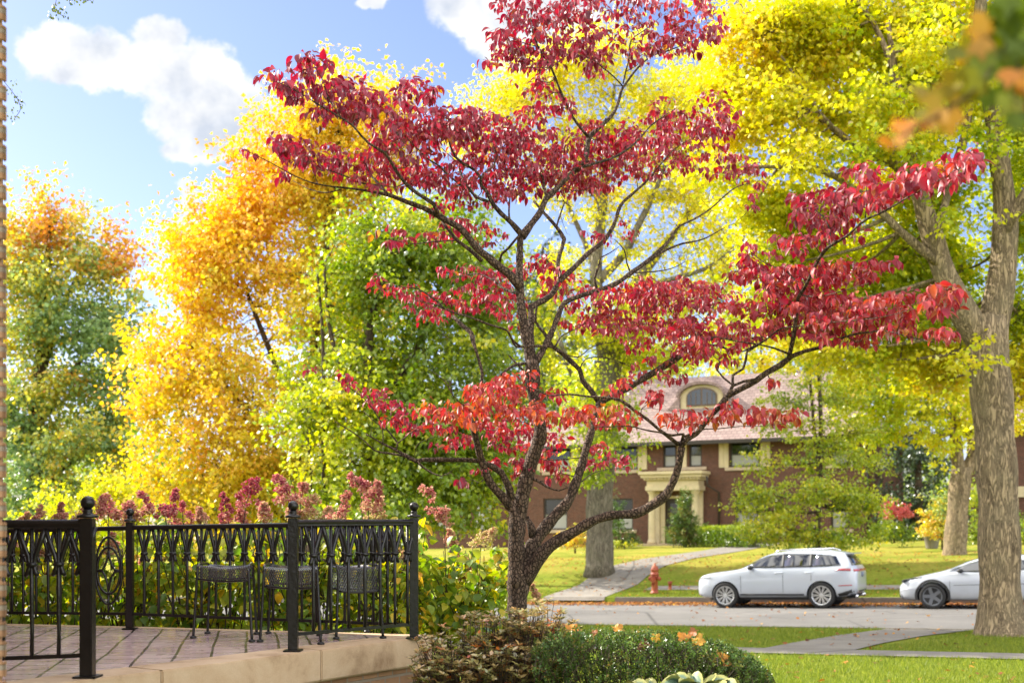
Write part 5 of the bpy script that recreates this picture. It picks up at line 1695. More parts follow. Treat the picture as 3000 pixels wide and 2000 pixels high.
# big street tree on the right
bg_tree('street_tree', 'big street tree with pale furrowed trunk and yellow green canopy at the right edge', 20.3, (2932, 1858),
        [[(2946, 1890, 270), (2943, 1860, 214), (2940, 1842, 172), (2935, 1815, 140), (2931, 1780, 124), (2930, 1730, 118), (2925, 1500, 113), (2912, 1250, 113), (2898, 1080, 118), (2892, 1000, 120), (2900, 930, 100)],
         [(2902, 985, 92), (2920, 900, 84), (2937, 790, 80), (2945, 620, 66), (2925, 450, 54), (2900, 280, 44), (2880, 100, 36), (2870, -80, 28)],
         ['0,-.6', (2888, 1010, 96), (2850, 960, 84), (2815, 900, 76), (2770, 810, 68), (2730, 690, 60), (2692, 560, 48), (2662, 450, 36), (2640, 330, 26), (2620, 200, 20), (2600, 60, 12)],
         ['0,-.5', (2940, 680, 44), (2985, 600, 38), (3040, 520, 32), (3100, 420, 26)], ['0,-.7', (2935, 720, 24), (2970, 640, 20), (3020, 590, 16)], ['0,-.2', (2900, 300, 30), (2950, 180, 24), (3020, 60, 16)],
         ['-.3,-.9', (2748, 770, 30), (2640, 680, 24), (2560, 600, 21), (2485, 543, 20), (2404, 498, 18), (2280, 489, 13), (2200, 489, 9)], ['-.4,0', (2690, 540, 36), (2620, 480, 30), (2520, 440, 24), (2420, 360, 17), (2320, 300, 11)],
         ['-.4,.5', (2662, 440, 24), (2640, 280, 19), (2575, 100, 16), (2510, 0, 14), (2450, -80, 10)], ['-.4,-.2', (2600, 470, 18), (2660, 410, 22), (2760, 360, 16)], ['.2,1', (2880, 140, 24), (2800, 60, 18), (2740, -40, 12)],
         ['-.4,0', (2520, 440, 14), (2400, 330, 9), (2300, 180, 7), (2220, 80, 6), (2160, 0, 5)], ['.0,.3', (2790, 520, 26), (2830, 380, 24), (2850, 200, 22), (2862, 40, 18), (2870, -60, 14)], ['-.3,0', (2740, 700, 24), (2790, 520, 24)]],
        [(2140, 60, 90, 60, .5, .7), (2230, 130, 130, 90, 0), (2420, 70, 150, 90, 0), (2400, 190, 150, 90, .5), (2620, 70, 150, 100, .6), (2590, 220, 150, 100, .7), (2800, 110, 140, 120, 1.5), (2960, 80, 110, 130, 1.5), (2260, 290, 130, 80, 0), (2440, 330, 140, 80, .5), (2610, 380, 120, 80, 1.3), (2780, 310, 130, 110, 1.6), (2960, 310, 100, 140, 1.8),
         (2130, 250, 80, 60, .3, .8), (2150, 380, 90, 60, .4), (2120, 500, 80, 50, .5, .7), (2330, 420, 100, 50, 0, .8), (2200, 600, 100, 60, .8), (2400, 600, 130, 70, 1.0), (2570, 560, 100, 80, 1.5), (2760, 560, 100, 110, 1.8), (2620, 730, 140, 100, 2.0), (2480, 760, 130, 80, 1.6), (2320, 720, 110, 70, 1.2), (2800, 760, 80, 130, 2.4), (2980, 640, 70, 160, 1.8),
         (2640, 880, 160, 90, 2.0), (2480, 900, 120, 80, 1.8), (2820, 900, 70, 90, 2.5), (2990, 900, 60, 160, 1.6), (2990, 1150, 50, 150, 1.6, .8), (2520, 1040, 150, 44, 1.2), (2700, 1040, 130, 56, 1.5), (2760, 1110, 90, 50, 1.5, .8), (2380, 1000, 90, 44, 1.2, .8), (2240, 760, 80, 60, 1.2, .8), (2260, 880, 120, 60, 1.5, .8), (2400, 880, 90, 60, 1.5, .8), (2700, 420, 80, 60, -1.2, .5), (2590, 280, 90, 60, -1.2, .5), (2840, 240, 80, 70, -1.0, .5), (2520, 450, 90, 40, -1.0, .5), (2760, 640, 60, 60, -.9, .4), (2690, 120, 100, 60, -1.0, .5), (2930, 420, 50, 60, -.8, .35), (2350, 470, 90, 36, -.8, .5), (2620, 960, 150, 50, .6, .8), (2800, 1040, 70, 50, -.8, .5), (3130, 60, 120, 130, 1.2, .5), (3150, 320, 130, 150, .8, .6), (3180, 600, 120, 140, 1.0, .5), (3260, 180, 110, 140, .5, .5), (3060, -140, 200, 110, .5, .5), (2700, -120, 260, 100, .8, .4)],
        128000, .098, lambda x, y, b: np.interp(x, [2050, 2500, 3000], [.64, .52, .40]) + .09 * np.sin(b * 2.4) + np.interp(y, [0, 500, 900, 1000, 1080], [.06, 0, -.12, .04, .20]), M['canopyleaf'], M['oakbark'], clump=.46, per=52, tpl=LEAF_MAPLE, flat=.5, limb_px=13, seed=6, lift=.1, gap=1.25, fill=.40)

# forked tree further back on the right
bg_tree('forked_tree', 'forked trunk tree on the far lawn left of the big street tree', 41.0, (2795, 1632),
        [[(2795, 1650, 84), (2798, 1600, 66), (2805, 1500, 60), (2812, 1420, 60), (2818, 1370, 58)], [(2812, 1390, 40), (2802, 1320, 36), (2798, 1240, 30), (2790, 1120, 18), (2780, 1000, 10)], [(2826, 1390, 38), (2850, 1330, 30), (2872, 1250, 25), (2895, 1150, 16), (2910, 1050, 9)]],
        [(2600, 1170, 150, 70, 0), (2720, 1190, 130, 80, -.5), (2840, 1200, 70, 90, 0), (2650, 1090, 160, 60, 0), (2480, 1130, 110, 70, 0), (2760, 1290, 80, 50, -.5, .6), (2560, 1260, 100, 50, 0, .7), (2860, 1330, 40, 50, .5, .5)],
        13000, .15, lambda x, y, b: .38 + .1 * (b % 3), M['canopyleaf'], M['oakbark'], clump=.5, per=34, seed=7)

# young tree before the house
bg_tree('young_maple', 'young bright green maple on the far lawn behind the parked white car', 39.0, (2398, 1640),
        [[(2396, 1680, 16), (2398, 1500, 15), (2404, 1300, 14), (2402, 1150, 11), (2392, 1030, 7)], [(2400, 1400, 10), (2376, 1150, 9), (2368, 1030, 6)]],
        [(2240, 1440, 90, 36, -.4), (2370, 1450, 140, 50, -.6), (2330, 1540, 150, 60, -.6), (2460, 1560, 120, 50, -.4), (2480, 1460, 90, 50, 0), (2250, 1350, 80, 36, 0), (2420, 1350, 120, 50, 0), (2350, 1260, 120, 40, 0), (2480, 1260, 80, 44, 0), (2310, 1170, 80, 36, 0, .8), (2440, 1160, 110, 44, 0, .9),
         (2400, 1070, 100, 40, 0, .9), (2550, 1480, 40, 30, 0, .7), (2550, 1570, 50, 30, 0, .7), (2180, 1480, 50, 24, 0, .7), (2560, 1350, 60, 40, .5, .6)],
        17000, .115, lambda x, y, b: .60 + .05 * (b % 3), M['grnleaf'], M['darkbark'], clump=.40, per=34, flat=.38, seed=8)

# tree whose dark trunk stands on the far lawn at the left of the dogwood
bg_tree('lawn_tree', 'dark trunked green tree on the far lawn behind the flowering shrubs', 43.0, (1330, 1668),
        [[(1330, 1690, 40), (1330, 1600, 34), (1326, 1450, 30), (1320, 1250, 24), (1310, 1000, 14)]],
        [(1300, 900, 170, 150, 1), (1450, 1050, 130, 160, 1), (1180, 1100, 150, 150, 1), (1350, 1250, 170, 150, 1), (1480, 1300, 110, 130, 1), (1560, 900, 100, 160, 1, .6), (1560, 1150, 90, 130, 1, .7), (1300, 700, 150, 110, 1)],
        17000, .17, lambda x, y, b: .36 + .06 * (b % 3), M['grnleaf'], M['darkbark'], clump=.6, per=34, seed=9)

# trees standing behind the house
bg_tree('back_tree', 'pale yellow green tree rising behind the right half of the house roof', 84.0, (2230, 1600), [[(2230, 1640, 24), (2230, 1350, 20), (2230, 1050, 12)]],
        [(2080, 1030, 110, 90, 0), (2230, 960, 130, 110, 0), (2380, 1010, 120, 100, 0), (2230, 1130, 170, 100, 0), (2480, 1130, 110, 90, 0), (2330, 1230, 160, 100, 0)], 11000, .30, lambda x, y, b: .52 + .1 * (b % 2), M['canopyleaf'], M['darkbark'], clump=.9, per=36, seed=31, fill=.7)
bg_tree('back_tree', 'green yellow tree rising behind the left half of the house roof', 80.0, (1830, 1600), [[(1830, 1640, 24), (1830, 1350, 20), (1830, 1050, 12)]],
        [(1680, 1060, 120, 110, 0), (1830, 1000, 130, 100, 0), (1960, 1060, 110, 90, 0), (1780, 1160, 170, 110, 0), (1930, 1200, 130, 90, 0), (1640, 1230, 120, 120, 0)], 11000, .28, lambda x, y, b: .40 + .12 * (b % 2), M['canopyleaf'], M['darkbark'], clump=.9, per=36, seed=32, fill=.7)

# evergreens and shrubs round the house
bg_tree('dark_evergreen', 'tall dark evergreen right of the brick house', 56.0, (2690, 1600), [[(2690, 1640, 30), (2690, 1450, 24), (2690, 1250, 12)]],
        [(2690, 1270, 70, 70, 0), (2660, 1360, 90, 70, 0), (2730, 1400, 90, 80, 0), (2640, 1460, 80, 70, 0), (2760, 1490, 90, 80, 0), (2680, 1540, 100, 60, 0)], 8000, .17, lambda x, y, b: .42 + .1 * (b % 3), M['pineleaf'], M['darkbark'], clump=.5, seed=10)
bg_tree('blue_spruce', 'bluish dark spruce standing high behind the thin yellow tree', 70.0, (1590, 1600), [[(1590, 1640, 30), (1590, 1200, 20), (1590, 720, 6)]],
        [(1590, 740, 40, 60, 0), (1580, 850, 70, 70, 0), (1600, 980, 90, 80, 0), (1580, 1120, 110, 90, 0), (1600, 1280, 130, 100, 0), (1590, 1430, 140, 100, 0)], 8000, .26, lambda x, y, b: .5 + 0 * x, M['pineleaf'], M['darkbark'], clump=.7, per=34, seed=11)
bg_tree('conical_yew', 'cone shaped evergreen beside the portico door', 58.3, (2010, 1600), [[(2010, 1610, 8), (2010, 1500, 6)]],
        [(2010, 1460, 16, 24, 0), (2008, 1495, 30, 26, 0), (2012, 1530, 42, 28, 0), (2008, 1565, 52, 28, 0), (2010, 1588, 54, 16, 0)], 9000, .085, lambda x, y, b: .70 + .15 * (b % 2), M['boxleaf'], M['darkbark'], 'shrub', clump=.20, per=34, flat=.9, seed=12, lift=1.0)
bg_tree('pink_shrub', 'pinkish red shrub beside the house drive', 50.0, (2622, 1520), [[(2622, 1540, 6), (2622, 1500, 4)]],
        [(2610, 1488, 26, 16, 0), (2640, 1496, 26, 16, 0), (2625, 1506, 40, 12, 0)], 1500, .09, lambda x, y, b: .5 + 0 * x, M['pinkleaf'], M['darkbark'], 'shrub', clump=.22, per=26, seed=13)
bg_tree('low_shrub', 'dark green low shrub under the pink shrub', 49.5, (2620, 1570), [[(2620, 1590, 6), (2620, 1550, 4)]],
        [(2600, 1550, 50, 26, 0), (2660, 1560, 40, 26, 0)], 2200, .09, lambda x, y, b: .35 + 0 * x, M['grnleaf'], M['darkbark'], 'shrub', clump=.25, per=26, seed=14)
bg_tree('variegated_shrub', 'yellow and pink leaved bush beside the forked trunk', 44.0, (2760, 1590), [[(2760, 1610, 6), (2760, 1520, 4)]],
        [(2750, 1480, 40, 30, 0), (2740, 1530, 44, 30, 0), (2770, 1560, 36, 26, 0)], 2200, .12, lambda x, y, b: .50 + .2 * (b % 2), M['oakleaf'], M['darkbark'], 'bush', clump=.28, per=24, seed=15)
bg_tree('window_shrub', 'narrow green shrub under the left house window', 60.0, (1812, 1600), [[(1812, 1610, 6), (1812, 1520, 4)]],
        [(1808, 1500, 22, 40, 0), (1815, 1560, 40, 30, 0), (1850, 1580, 30, 18, 0)], 2400, .09, lambda x, y, b: .55 + 0 * x, M['boxleaf'], M['darkbark'], 'shrub', clump=.22, per=28, seed=16)
bg_tree('russet_shrub', 'rust coloured low shrub left of the big grey trunk', 52.0, (1685, 1600), [[(1685, 1620, 6), (1685, 1570, 4)]],
        [(1670, 1580, 40, 24, 0), (1700, 1570, 26, 30, 0)], 1500, .10, lambda x, y, b: .72 + 0 * x, M['oakleaf'], M['darkbark'], 'shrub', clump=.25, per=26, seed=17)
bg_tree('groundcover_plant', 'small pale green plants beside the house step', 59.0, (1830, 1606), [[(1830, 1612, 4), (1830, 1600, 3)]],
        [(1830, 1600, 40, 8, 0), (1790, 1606, 30, 7, 0)], 600, .10, lambda x, y, b: .7 + 0 * x, M['grnleaf'], M['stem'], 'plant', clump=.16, per=20, seed=18)
bg_tree('drive_bush', 'green bush behind the fork of the far right trunk', 50.0, (2880, 1600), [[(2870, 1610, 8), (2870, 1500, 5)]],
        [(2870, 1560, 50, 40, 0), (2850, 1470, 60, 60, 0), (2990, 1560, 40, 60, -2)], 3500, .12, lambda x, y, b: .5 + .1 * (b % 2), M['grnleaf'], M['darkbark'], 'bush', clump=.3, per=26, seed=19)


def clipped_hedge():
    a, b = P(2060, 1605, 58.0), P(2213, 1605, 54.5)
    gz = min(ground_z(a.x, a.y), ground_z(b.x, b.y))
    root = empty('clipped_hedge', ((a.x + b.x) / 2, (a.y + b.y) / 2, gz), 'long clipped box hedge in front of the brick house', 'hedge')
    n = 14000
    u, v, h = RNG.uniform(0, 1, n), RNG.uniform(-1, 1, n), RNG.uniform(0, 1, n) ** .7
    d = np.array(b - a)
    side = norm(np.array([[-d[1], d[0], 0]]))[0]
    top = 1.05
    pos = np.array(a)[None] * (1 - u)[:, None] + np.array(b)[None] * u[:, None]
    pos[:, :2] += (side[None, :2] * (v * .55)[:, None]) + RNG.normal(0, .03, (n, 2))
    hh = h * top + RNG.normal(0, .03, n)
    pos[:, 2] = gz + hh
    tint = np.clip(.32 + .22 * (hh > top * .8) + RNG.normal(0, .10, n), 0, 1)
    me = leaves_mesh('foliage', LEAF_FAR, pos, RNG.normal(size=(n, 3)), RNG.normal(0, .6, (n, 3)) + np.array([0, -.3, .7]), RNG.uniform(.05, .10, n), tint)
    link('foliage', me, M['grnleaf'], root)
    core = MB()
    q = [a + Vector((side[0] * .4, side[1] * .4, 0)), b + Vector((side[0] * .4, side[1] * .4, 0)), b - Vector((side[0] * .4, side[1] * .4, 0)), a - Vector((side[0] * .4, side[1] * .4, 0))]
    st_ = MB()
    for i in range(24):
        f = i / 23
        p = a.lerp(b, f)
        st_.tube([(p.x, p.y, gz), (p.x + .05, p.y, gz + .8)], .02, 5)
    st_.build('stems', M['stem'], root)


clipped_hedge()


def far_woods():
    """the wood that closes the view behind everything"""
    n = 1500
    px = RNG.uniform(-900, 4000, n)
    Y = RNG.uniform(82, 120, n)
    h = RNG.uniform(0, 1, n)
    topy = 1330 - 110 * np.sin(px / 170.0) - 60 * np.sin(px / 61.0 + 1) - np.where(px < 450, 40, 0)
    py = 1575 - h * (1575 - topy)
    cen = np.stack([(px - 1500) / F * Y, Y, CZ - (py - HZ) / F * Y], 1)
    per = 40
    idx = np.repeat(np.arange(n), per)
    N = len(idx)
    pos = cen[idx] + RNG.normal(size=(N, 3)) * np.array([1.5, 1.5, 1.0])
    tint = np.clip(.30 + .2 * np.sin(px[idx] / 140) + RNG.normal(0, .12, n)[idx] + RNG.normal(0, .1, N), 0, 1)
    me = leaves_mesh('distant_wood', LEAF_FAR, pos, RNG.normal(size=(N, 3)), RNG.normal(0, .6, (N, 3)) + np.array([0, 0, .7]), RNG.uniform(.35, .65, N), tint)
    tag(link('distant_wood', me, M['grnleaf']), 'mixed green and yellow woodland closing the view behind the houses', 'trees', kind='stuff')


far_woods()


# ------------------------------------------------------------------ hydrangeas behind the railing
HEADS = [(660, 1478, 44, 100, .12), (735, 1435, 78, 92, .10), (828, 1425, 74, 92, .30), (885, 1442, 56, 60, .5), (912, 1482, 70, 64, .7), (1000, 1482, 62, 108, .48), (1045, 1412, 68, 54, .35), (1092, 1450, 70, 84, .45), (1108, 1490, 66, 66, .7),
         (1268, 1470, 76, 138, .45), (1322, 1588, 50, 74, .62), (1428, 1570, 78, 62, .82), (115, 1508, 42, 52, .6), (180, 1500, 46, 52, .55), (312, 1482, 84, 60, .42), (420, 1465, 56, 78, .30), (500, 1472, 62, 84, .12), (535, 1502, 74, 56, .22), (385, 1492, 60, 52, .5),
         (455, 1762, 72, 50, .7), (545, 1782, 62, 50, .55), (500, 1612, 52, 60, .6), (1365, 1668, 48, 64, .66), (1465, 1640, 40, 54, .95), (150, 1700, 44, 44, .6), (420, 1662, 50, 52, .72), (640, 1612, 44, 42, .8), (1045, 1722, 44, 36, .8), (1572, 1738, 30, 62, .75), (620, 1830, 60, 44, .75), (330, 1590, 50, 60, .6), (30, 1600, 60, 60, .55),
         (1300, 1720, 60, 50, .85), (1150, 1600, 50, 50, .75), (770, 1500, 60, 50, .6), (250, 1500, 56, 46, .6), (350, 1510, 60, 40, .45), (590, 1512, 50, 44, .6), (700, 1512, 60, 40, .4), (960, 1505, 50, 44, .75), (860, 1500, 60, 40, .65), (70, 1520, 40, 40, .7), (1180, 1640, 50, 50, .8), (880, 1700, 50, 50, .8), (720, 1690, 46, 46, .75), (250, 1640, 44, 50, .7), (1420, 1700, 44, 44, .85), (120, 1620, 44, 44, .65)]


def hydrangeas():
    # (centre px, depth, half width px, top, bottom, label)
    spec = [(90, 10.3, 170, 1530, 1860, 'hydrangea shrub with pale pink flower heads behind the left end of the back railing'),
            (360, 10.0, 170, 1520, 1870, 'hydrangea shrub behind the oval scroll panel of the railing'),
            (620, 9.8, 170, 1505, 1880, 'hydrangea shrub with the darkest crimson flower heads behind the back railing'),
            (880, 9.6, 170, 1500, 1880, 'hydrangea shrub with leaning pink heads behind the middle of the back railing'),
            (1110, 9.5, 150, 1500, 1880, 'hydrangea shrub behind the mesh seats and right part of the back railing'),
            (1350, 9.7, 150, 1560, 1850, 'leggy hydrangea shrub between the corner post and the dogwood trunk')]
    roots, stems = [], []
    for (cx, Y, hw, top, bot, lab) in spec:
        b = P(cx, 1900, Y)
        gz = ground_z(b.x, b.y)
        root = empty('hydrangea_shrub', (b.x, b.y, gz), lab, 'shrub', 'hydrangeas behind the porch')
        roots.append(root)
        w_ = MB()
        stems.append((w_, (b.x, b.y, gz), Y))
        n = 430 if cx < 1300 else 560
        pos, tip, nrm, size, tint = [], [], [], [], []
        for s in range(40):
            tp = P(cx + RNG.uniform(-hw, hw), RNG.uniform(top, top + 180) + (60 if cx > 1300 else 0) * RNG.uniform(0, 1), Y + RNG.uniform(-.42, .42))
            st0 = Vector((b.x + RNG.normal(0, .18), b.y + RNG.normal(0, .15), gz))
            path = [st0.lerp(tp, f) + Vector((0, 0, .18 * math.sin(math.pi * f))) for f in (0, .3, .6, .85, 1)]
            w_.tube(path, [.007, .006, .005, .004, .003], 5, caps=False)
            kk = n // 40 + 2
            for q in range(kk):
                f = RNG.uniform(.35, 1.0)
                i = min(3, int(f * 4))
                p = path[i].lerp(path[i + 1], f * 4 - i) if f < 1 else path[4]
                a = RNG.uniform(0, 6.28)
                o = np.array([math.cos(a), math.sin(a), 0])
                pos.append(np.array(p) + o * .03)
                tip.append(o + np.array([0, 0, RNG.uniform(-.9, .25)]))
                nrm.append(np.array([0, 0, 1]) + o * .4 + RNG.normal(0, .35, 3))
                size.append(RNG.uniform(.075, .135))
                tint.append(RNG.choice([.30, .48, .64, .9], p=[.16, .36, .34, .14]) + RNG.normal(0, .06))
        # lower skirt that fills the view through the bars
        for q in range(int(n * 1.1)):
            sx_ = RNG.uniform(-hw, hw)
            tp_ = top + (100 if cx < 1300 else 70) + 45 * math.sin(sx_ / 23.0 + cx) + 30 * math.sin(sx_ / 9.0)
            p = P(cx + sx_, bot - (bot - tp_) * RNG.uniform(0, 1) ** 1.25, Y + RNG.uniform(-.45, .5))
            a = RNG.uniform(0, 6.28)
            o = np.array([math.cos(a), math.sin(a), 0])
            pos.append(np.array(p))
            tip.append(o + np.array([0, 0, RNG.uniform(-1.1, .1)]))
            nrm.append(np.array([0, 0, .8]) + o * .5 + RNG.normal(0, .4, 3))
            size.append(RNG.uniform(.065, .115))
            tint.append(RNG.choice([.25, .45, .62, .92], p=[.18, .36, .30, .16]) + RNG.normal(0, .06))
        me = leaves_mesh('foliage', LEAF_HYD, np.array(pos), np.array(tip), np.array(nrm), np.array(size), np.clip(tint, 0, 1), wscale=RNG.uniform(.9, 1.25, len(size)))
        link('foliage', me, M['hydleaf'], root)
    for (hx, hy, hw, hh, tn) in HEADS:
        i = int(np.argmin([abs(hx - s[0]) for s in spec]))
        Y = spec[i][1] + RNG.uniform(-.25, .25)
        if hx > 1540:
            Y = 9.4
        k = Y / F
        c = P(hx, hy, Y)
        W, H = hw * k * .5, hh * k
        lean = Vector((RNG.normal(0, .45), RNG.normal(0, .3), 1)).normalized()
        pos, tip, nrm = [], [], []
        for lump in range(int(RNG.integers(14, 20))):
            v = RNG.uniform(0, 1) ** 1.25
            a = RNG.uniform(0, 6.28)
            rr_ = W * (1 - v) ** .6 * RNG.uniform(.35, .95)
            lc = np.array(c) + np.array(lean) * (v - .5) * H + np.array([math.cos(a), math.sin(a), 0]) * rr_
            lr = W * RNG.uniform(.22, .48) * (1.1 - .5 * v)
            for q in range(int(RNG.integers(12, 26))):
                o = norm(RNG.normal(size=(1, 3)))[0]
                p = lc + o * lr * RNG.uniform(.3, 1.05)
                for z in range(3):
                    e = norm((o + RNG.normal(0, .9, 3))[None])[0]
                    pos.append(p)
                    tip.append(e)
                    nrm.append(o + np.array([0, 0, .4]) + RNG.normal(0, .4, 3))
        pos = np.array(pos)
        N = len(pos)
        tint = np.clip(tn * .8 + .22 + RNG.normal(0, .15, N) + .25 * (pos[:, 2] < c.z - H * .25) * RNG.uniform(0, 1, N), 0, 1)
        me = leaves_mesh('flower_head', LEAF_SMALL, pos, np.array(tip), np.array(nrm), RNG.uniform(.016, .028, N), tint, wscale=np.full(N, 1.5))
        link('flower_head', me, M['hydflower'], roots[i])
        w_, b, _ = stems[i]
        bottom = c - lean * H * .5
        low = Vector((b[0] + (c.x - b[0]) * .4, b[1], b[2] + .1))
        w_.tube([low, low.lerp(bottom, .5) + Vector((0, 0, .05)), bottom, c + lean * H * .35], [.006, .005, .004, .002], 5, caps=False)
    for (w_, b, _), root in zip(stems, roots):
        w_.build('stems', M['stem'], root, smooth=True)


hydrangeas()


# ------------------------------------------------------------------ shrubs at the foot of the porch
def azalea():
    Y = 7.15
    b = P(1455, 2150, Y)
    gz = ground_z(b.x, b.y)
    root = empty('azalea_bush', (b.x, b.y, gz), 'bronze and olive leaved azalea bush round the foot of the dogwood', 'bush')
    stems = MB()
    pos, tip, nrm, size, tint = [], [], [], [], []
    blobs = [(1320, 1930, 120, 75, .0), (1440, 1880, 120, 70, .1), (1545, 1870, 110, 70, .1), (1400, 1985, 190, 70, -.15), (1590, 1950, 90, 80, 0), (1270, 1975, 80, 60, -.1), (1500, 1960, 170, 80, -.2), (1420, 1815, 60, 26, .2), (1560, 1800, 60, 28, .2), (1620, 1845, 60, 40, .1)]
    W = np.array([q[2] * q[3] for q in blobs], float)
    tops = [(1575, 1768), (1600, 1775), (1640, 1788), (1655, 1800), (1530, 1790), (1500, 1800), (1350, 1812), (1300, 1842), (1255, 1868), (1222, 1890), (1215, 1925), (1690, 1850), (1680, 1820)]
    cl = []
    for i in range(1150):
        q = blobs[RNG.choice(len(blobs), p=W / W.sum())]
        d = norm(RNG.normal(size=(1, 3)))[0] * RNG.uniform(0, 1) ** .36
        cl.append(np.array(P(q[0] + d[0] * q[2], q[1] - d[2] * q[3], Y + q[4] + d[1] * .30)))
    for (x, y) in tops:
        for r in range(3):
            cl.append(np.array(P(x + RNG.normal(0, 10), y + RNG.normal(0, 8), Y + RNG.normal(.1, .12))))
    for c in cl:
        base = np.array([b.x + (c[0] - b.x) * .35 + RNG.normal(0, .03), b.y + (c[1] - b.y) * .3, gz + RNG.uniform(0, .05)])
        mid = base * .35 + c * .65 + RNG.normal(0, .03, 3) - np.array([0, 0, .04])
        if RNG.uniform() < .5:
            stems.tube([base, mid, c], [.0045, .0028, .0014], 4, caps=False)
        else:
            stems.tube([mid, c * .7 + mid * .3 + RNG.normal(0, .008, 3), c], [.0026, .002, .0013], 4, caps=False)
        n = int(RNG.integers(5, 9))
        a0 = RNG.uniform(0, 6.28)
        ax = norm((c - mid)[None])[0] * .6 + np.array([0, 0, .5])
        base_t = RNG.choice([.22, .40, .55, .68, .95], p=[.15, .32, .33, .13, .07])
        for q in range(n):
            a = a0 + 6.283 * q / n
            o = np.array([math.cos(a), math.sin(a), 0])
            pos.append(c)
            tip.append(o + ax * RNG.uniform(.1, .9))
            nrm.append(np.array([0, 0, 1]) - o * .35 + RNG.normal(0, .2, 3))
            size.append(RNG.uniform(.034, .058))
            tint.append(base_t + RNG.normal(0, .08) + (.35 if RNG.uniform() < .035 else 0))
    me = leaves_mesh('foliage', LEAF_SMALL, np.array(pos), np.array(tip), np.array(nrm), np.array(size), np.clip(tint, 0, 1), wscale=np.full(len(size), .82))
    link('foliage', me, M['azaleaf'], root)
    stems.build('stems', M['stem'], root)


azalea()


def boxwood():
    Y = 7.0
    b = P(1900, 2180, Y)
    gz = ground_z(b.x, b.y)
    root = empty('boxwood_hedge', (b.x, b.y, gz), 'dense green boxwood bush with fallen leaves on top in the front', 'bush')
    stems = MB()
    pos, tip, nrm, size, tint = [], [], [], [], []
    xs = np.array([1560, 1640, 1700, 1800, 1900, 1980, 2060, 2140, 2200, 2245, 2268])
    tp = np.array([1870, 1842, 1834, 1832, 1836, 1842, 1856, 1880, 1908, 1945, 1990])
    n = 2700
    for i in range(n):
        u = RNG.uniform(0, 1)
        px = 1565 + 695 * u
        top = np.interp(px, xs, tp)
        dep = RNG.uniform(0, 1) ** 1.7
        edge = RNG.uniform() < .10
        py = top + dep * (2040 - top) + (-9 * RNG.uniform(0, 1) if edge else 6)
        zz = RNG.uniform(-1, 1)
        yo = zz * .50
        py += 26 * zz * zz
        c = np.array(P(px, py, Y + yo))
        L = RNG.uniform(.045, .10)
        d = norm((np.array([RNG.normal(0, .45), RNG.normal(-.15, .45), 1.0 - dep * .5]))[None])[0]
        s0 = c - d * L
        stems.tube([s0 - d * .05, s0, c], [.0022, .0018, .0009], 3, caps=False)
        m = int(RNG.integers(9, 15))
        bt = np.clip(.60 - .10 * dep + RNG.normal(0, .16), 0, 1)
        for q in range(m):
            f = (q + .5) / m
            a = q * 1.6 + RNG.normal(0, .4)
            e1 = norm(np.cross(d, [0.3, .9, .1])[None])[0]
            e2 = np.cross(d, e1)
            o = e1 * math.cos(a) + e2 * math.sin(a)
            pos.append(s0 + d * L * f)
            tip.append(o + d * .7)
            nrm.append(d - o * .5 + RNG.normal(0, .25, 3))
            size.append(RNG.uniform(.014, .024))
            tint.append(bt + .12 * f + RNG.normal(0, .07) + (.5 if RNG.uniform() < .01 else 0))
    me = leaves_mesh('foliage', LEAF_SMALL, np.array(pos), np.array(tip), np.array(nrm), np.array(size), np.clip(tint, 0, 1), wscale=np.full(len(size), 1.15))
    link('foliage', me, M['boxleaf'], root)
    for i in range(60):
        x = RNG.uniform(1640, 2180)
        p0 = P(x, 2130, Y + RNG.uniform(-.2, .2))
        p1 = P(x + RNG.normal(0, 40), RNG.uniform(1900, 2000), Y + RNG.uniform(-.25, .3))
        stems.tube([(p0.x, p0.y, gz), p0.lerp(p1, .5), p1], [.008, .006, .003], 5, caps=False)
    stems.build('stems', M['stem'], root)


boxwood()


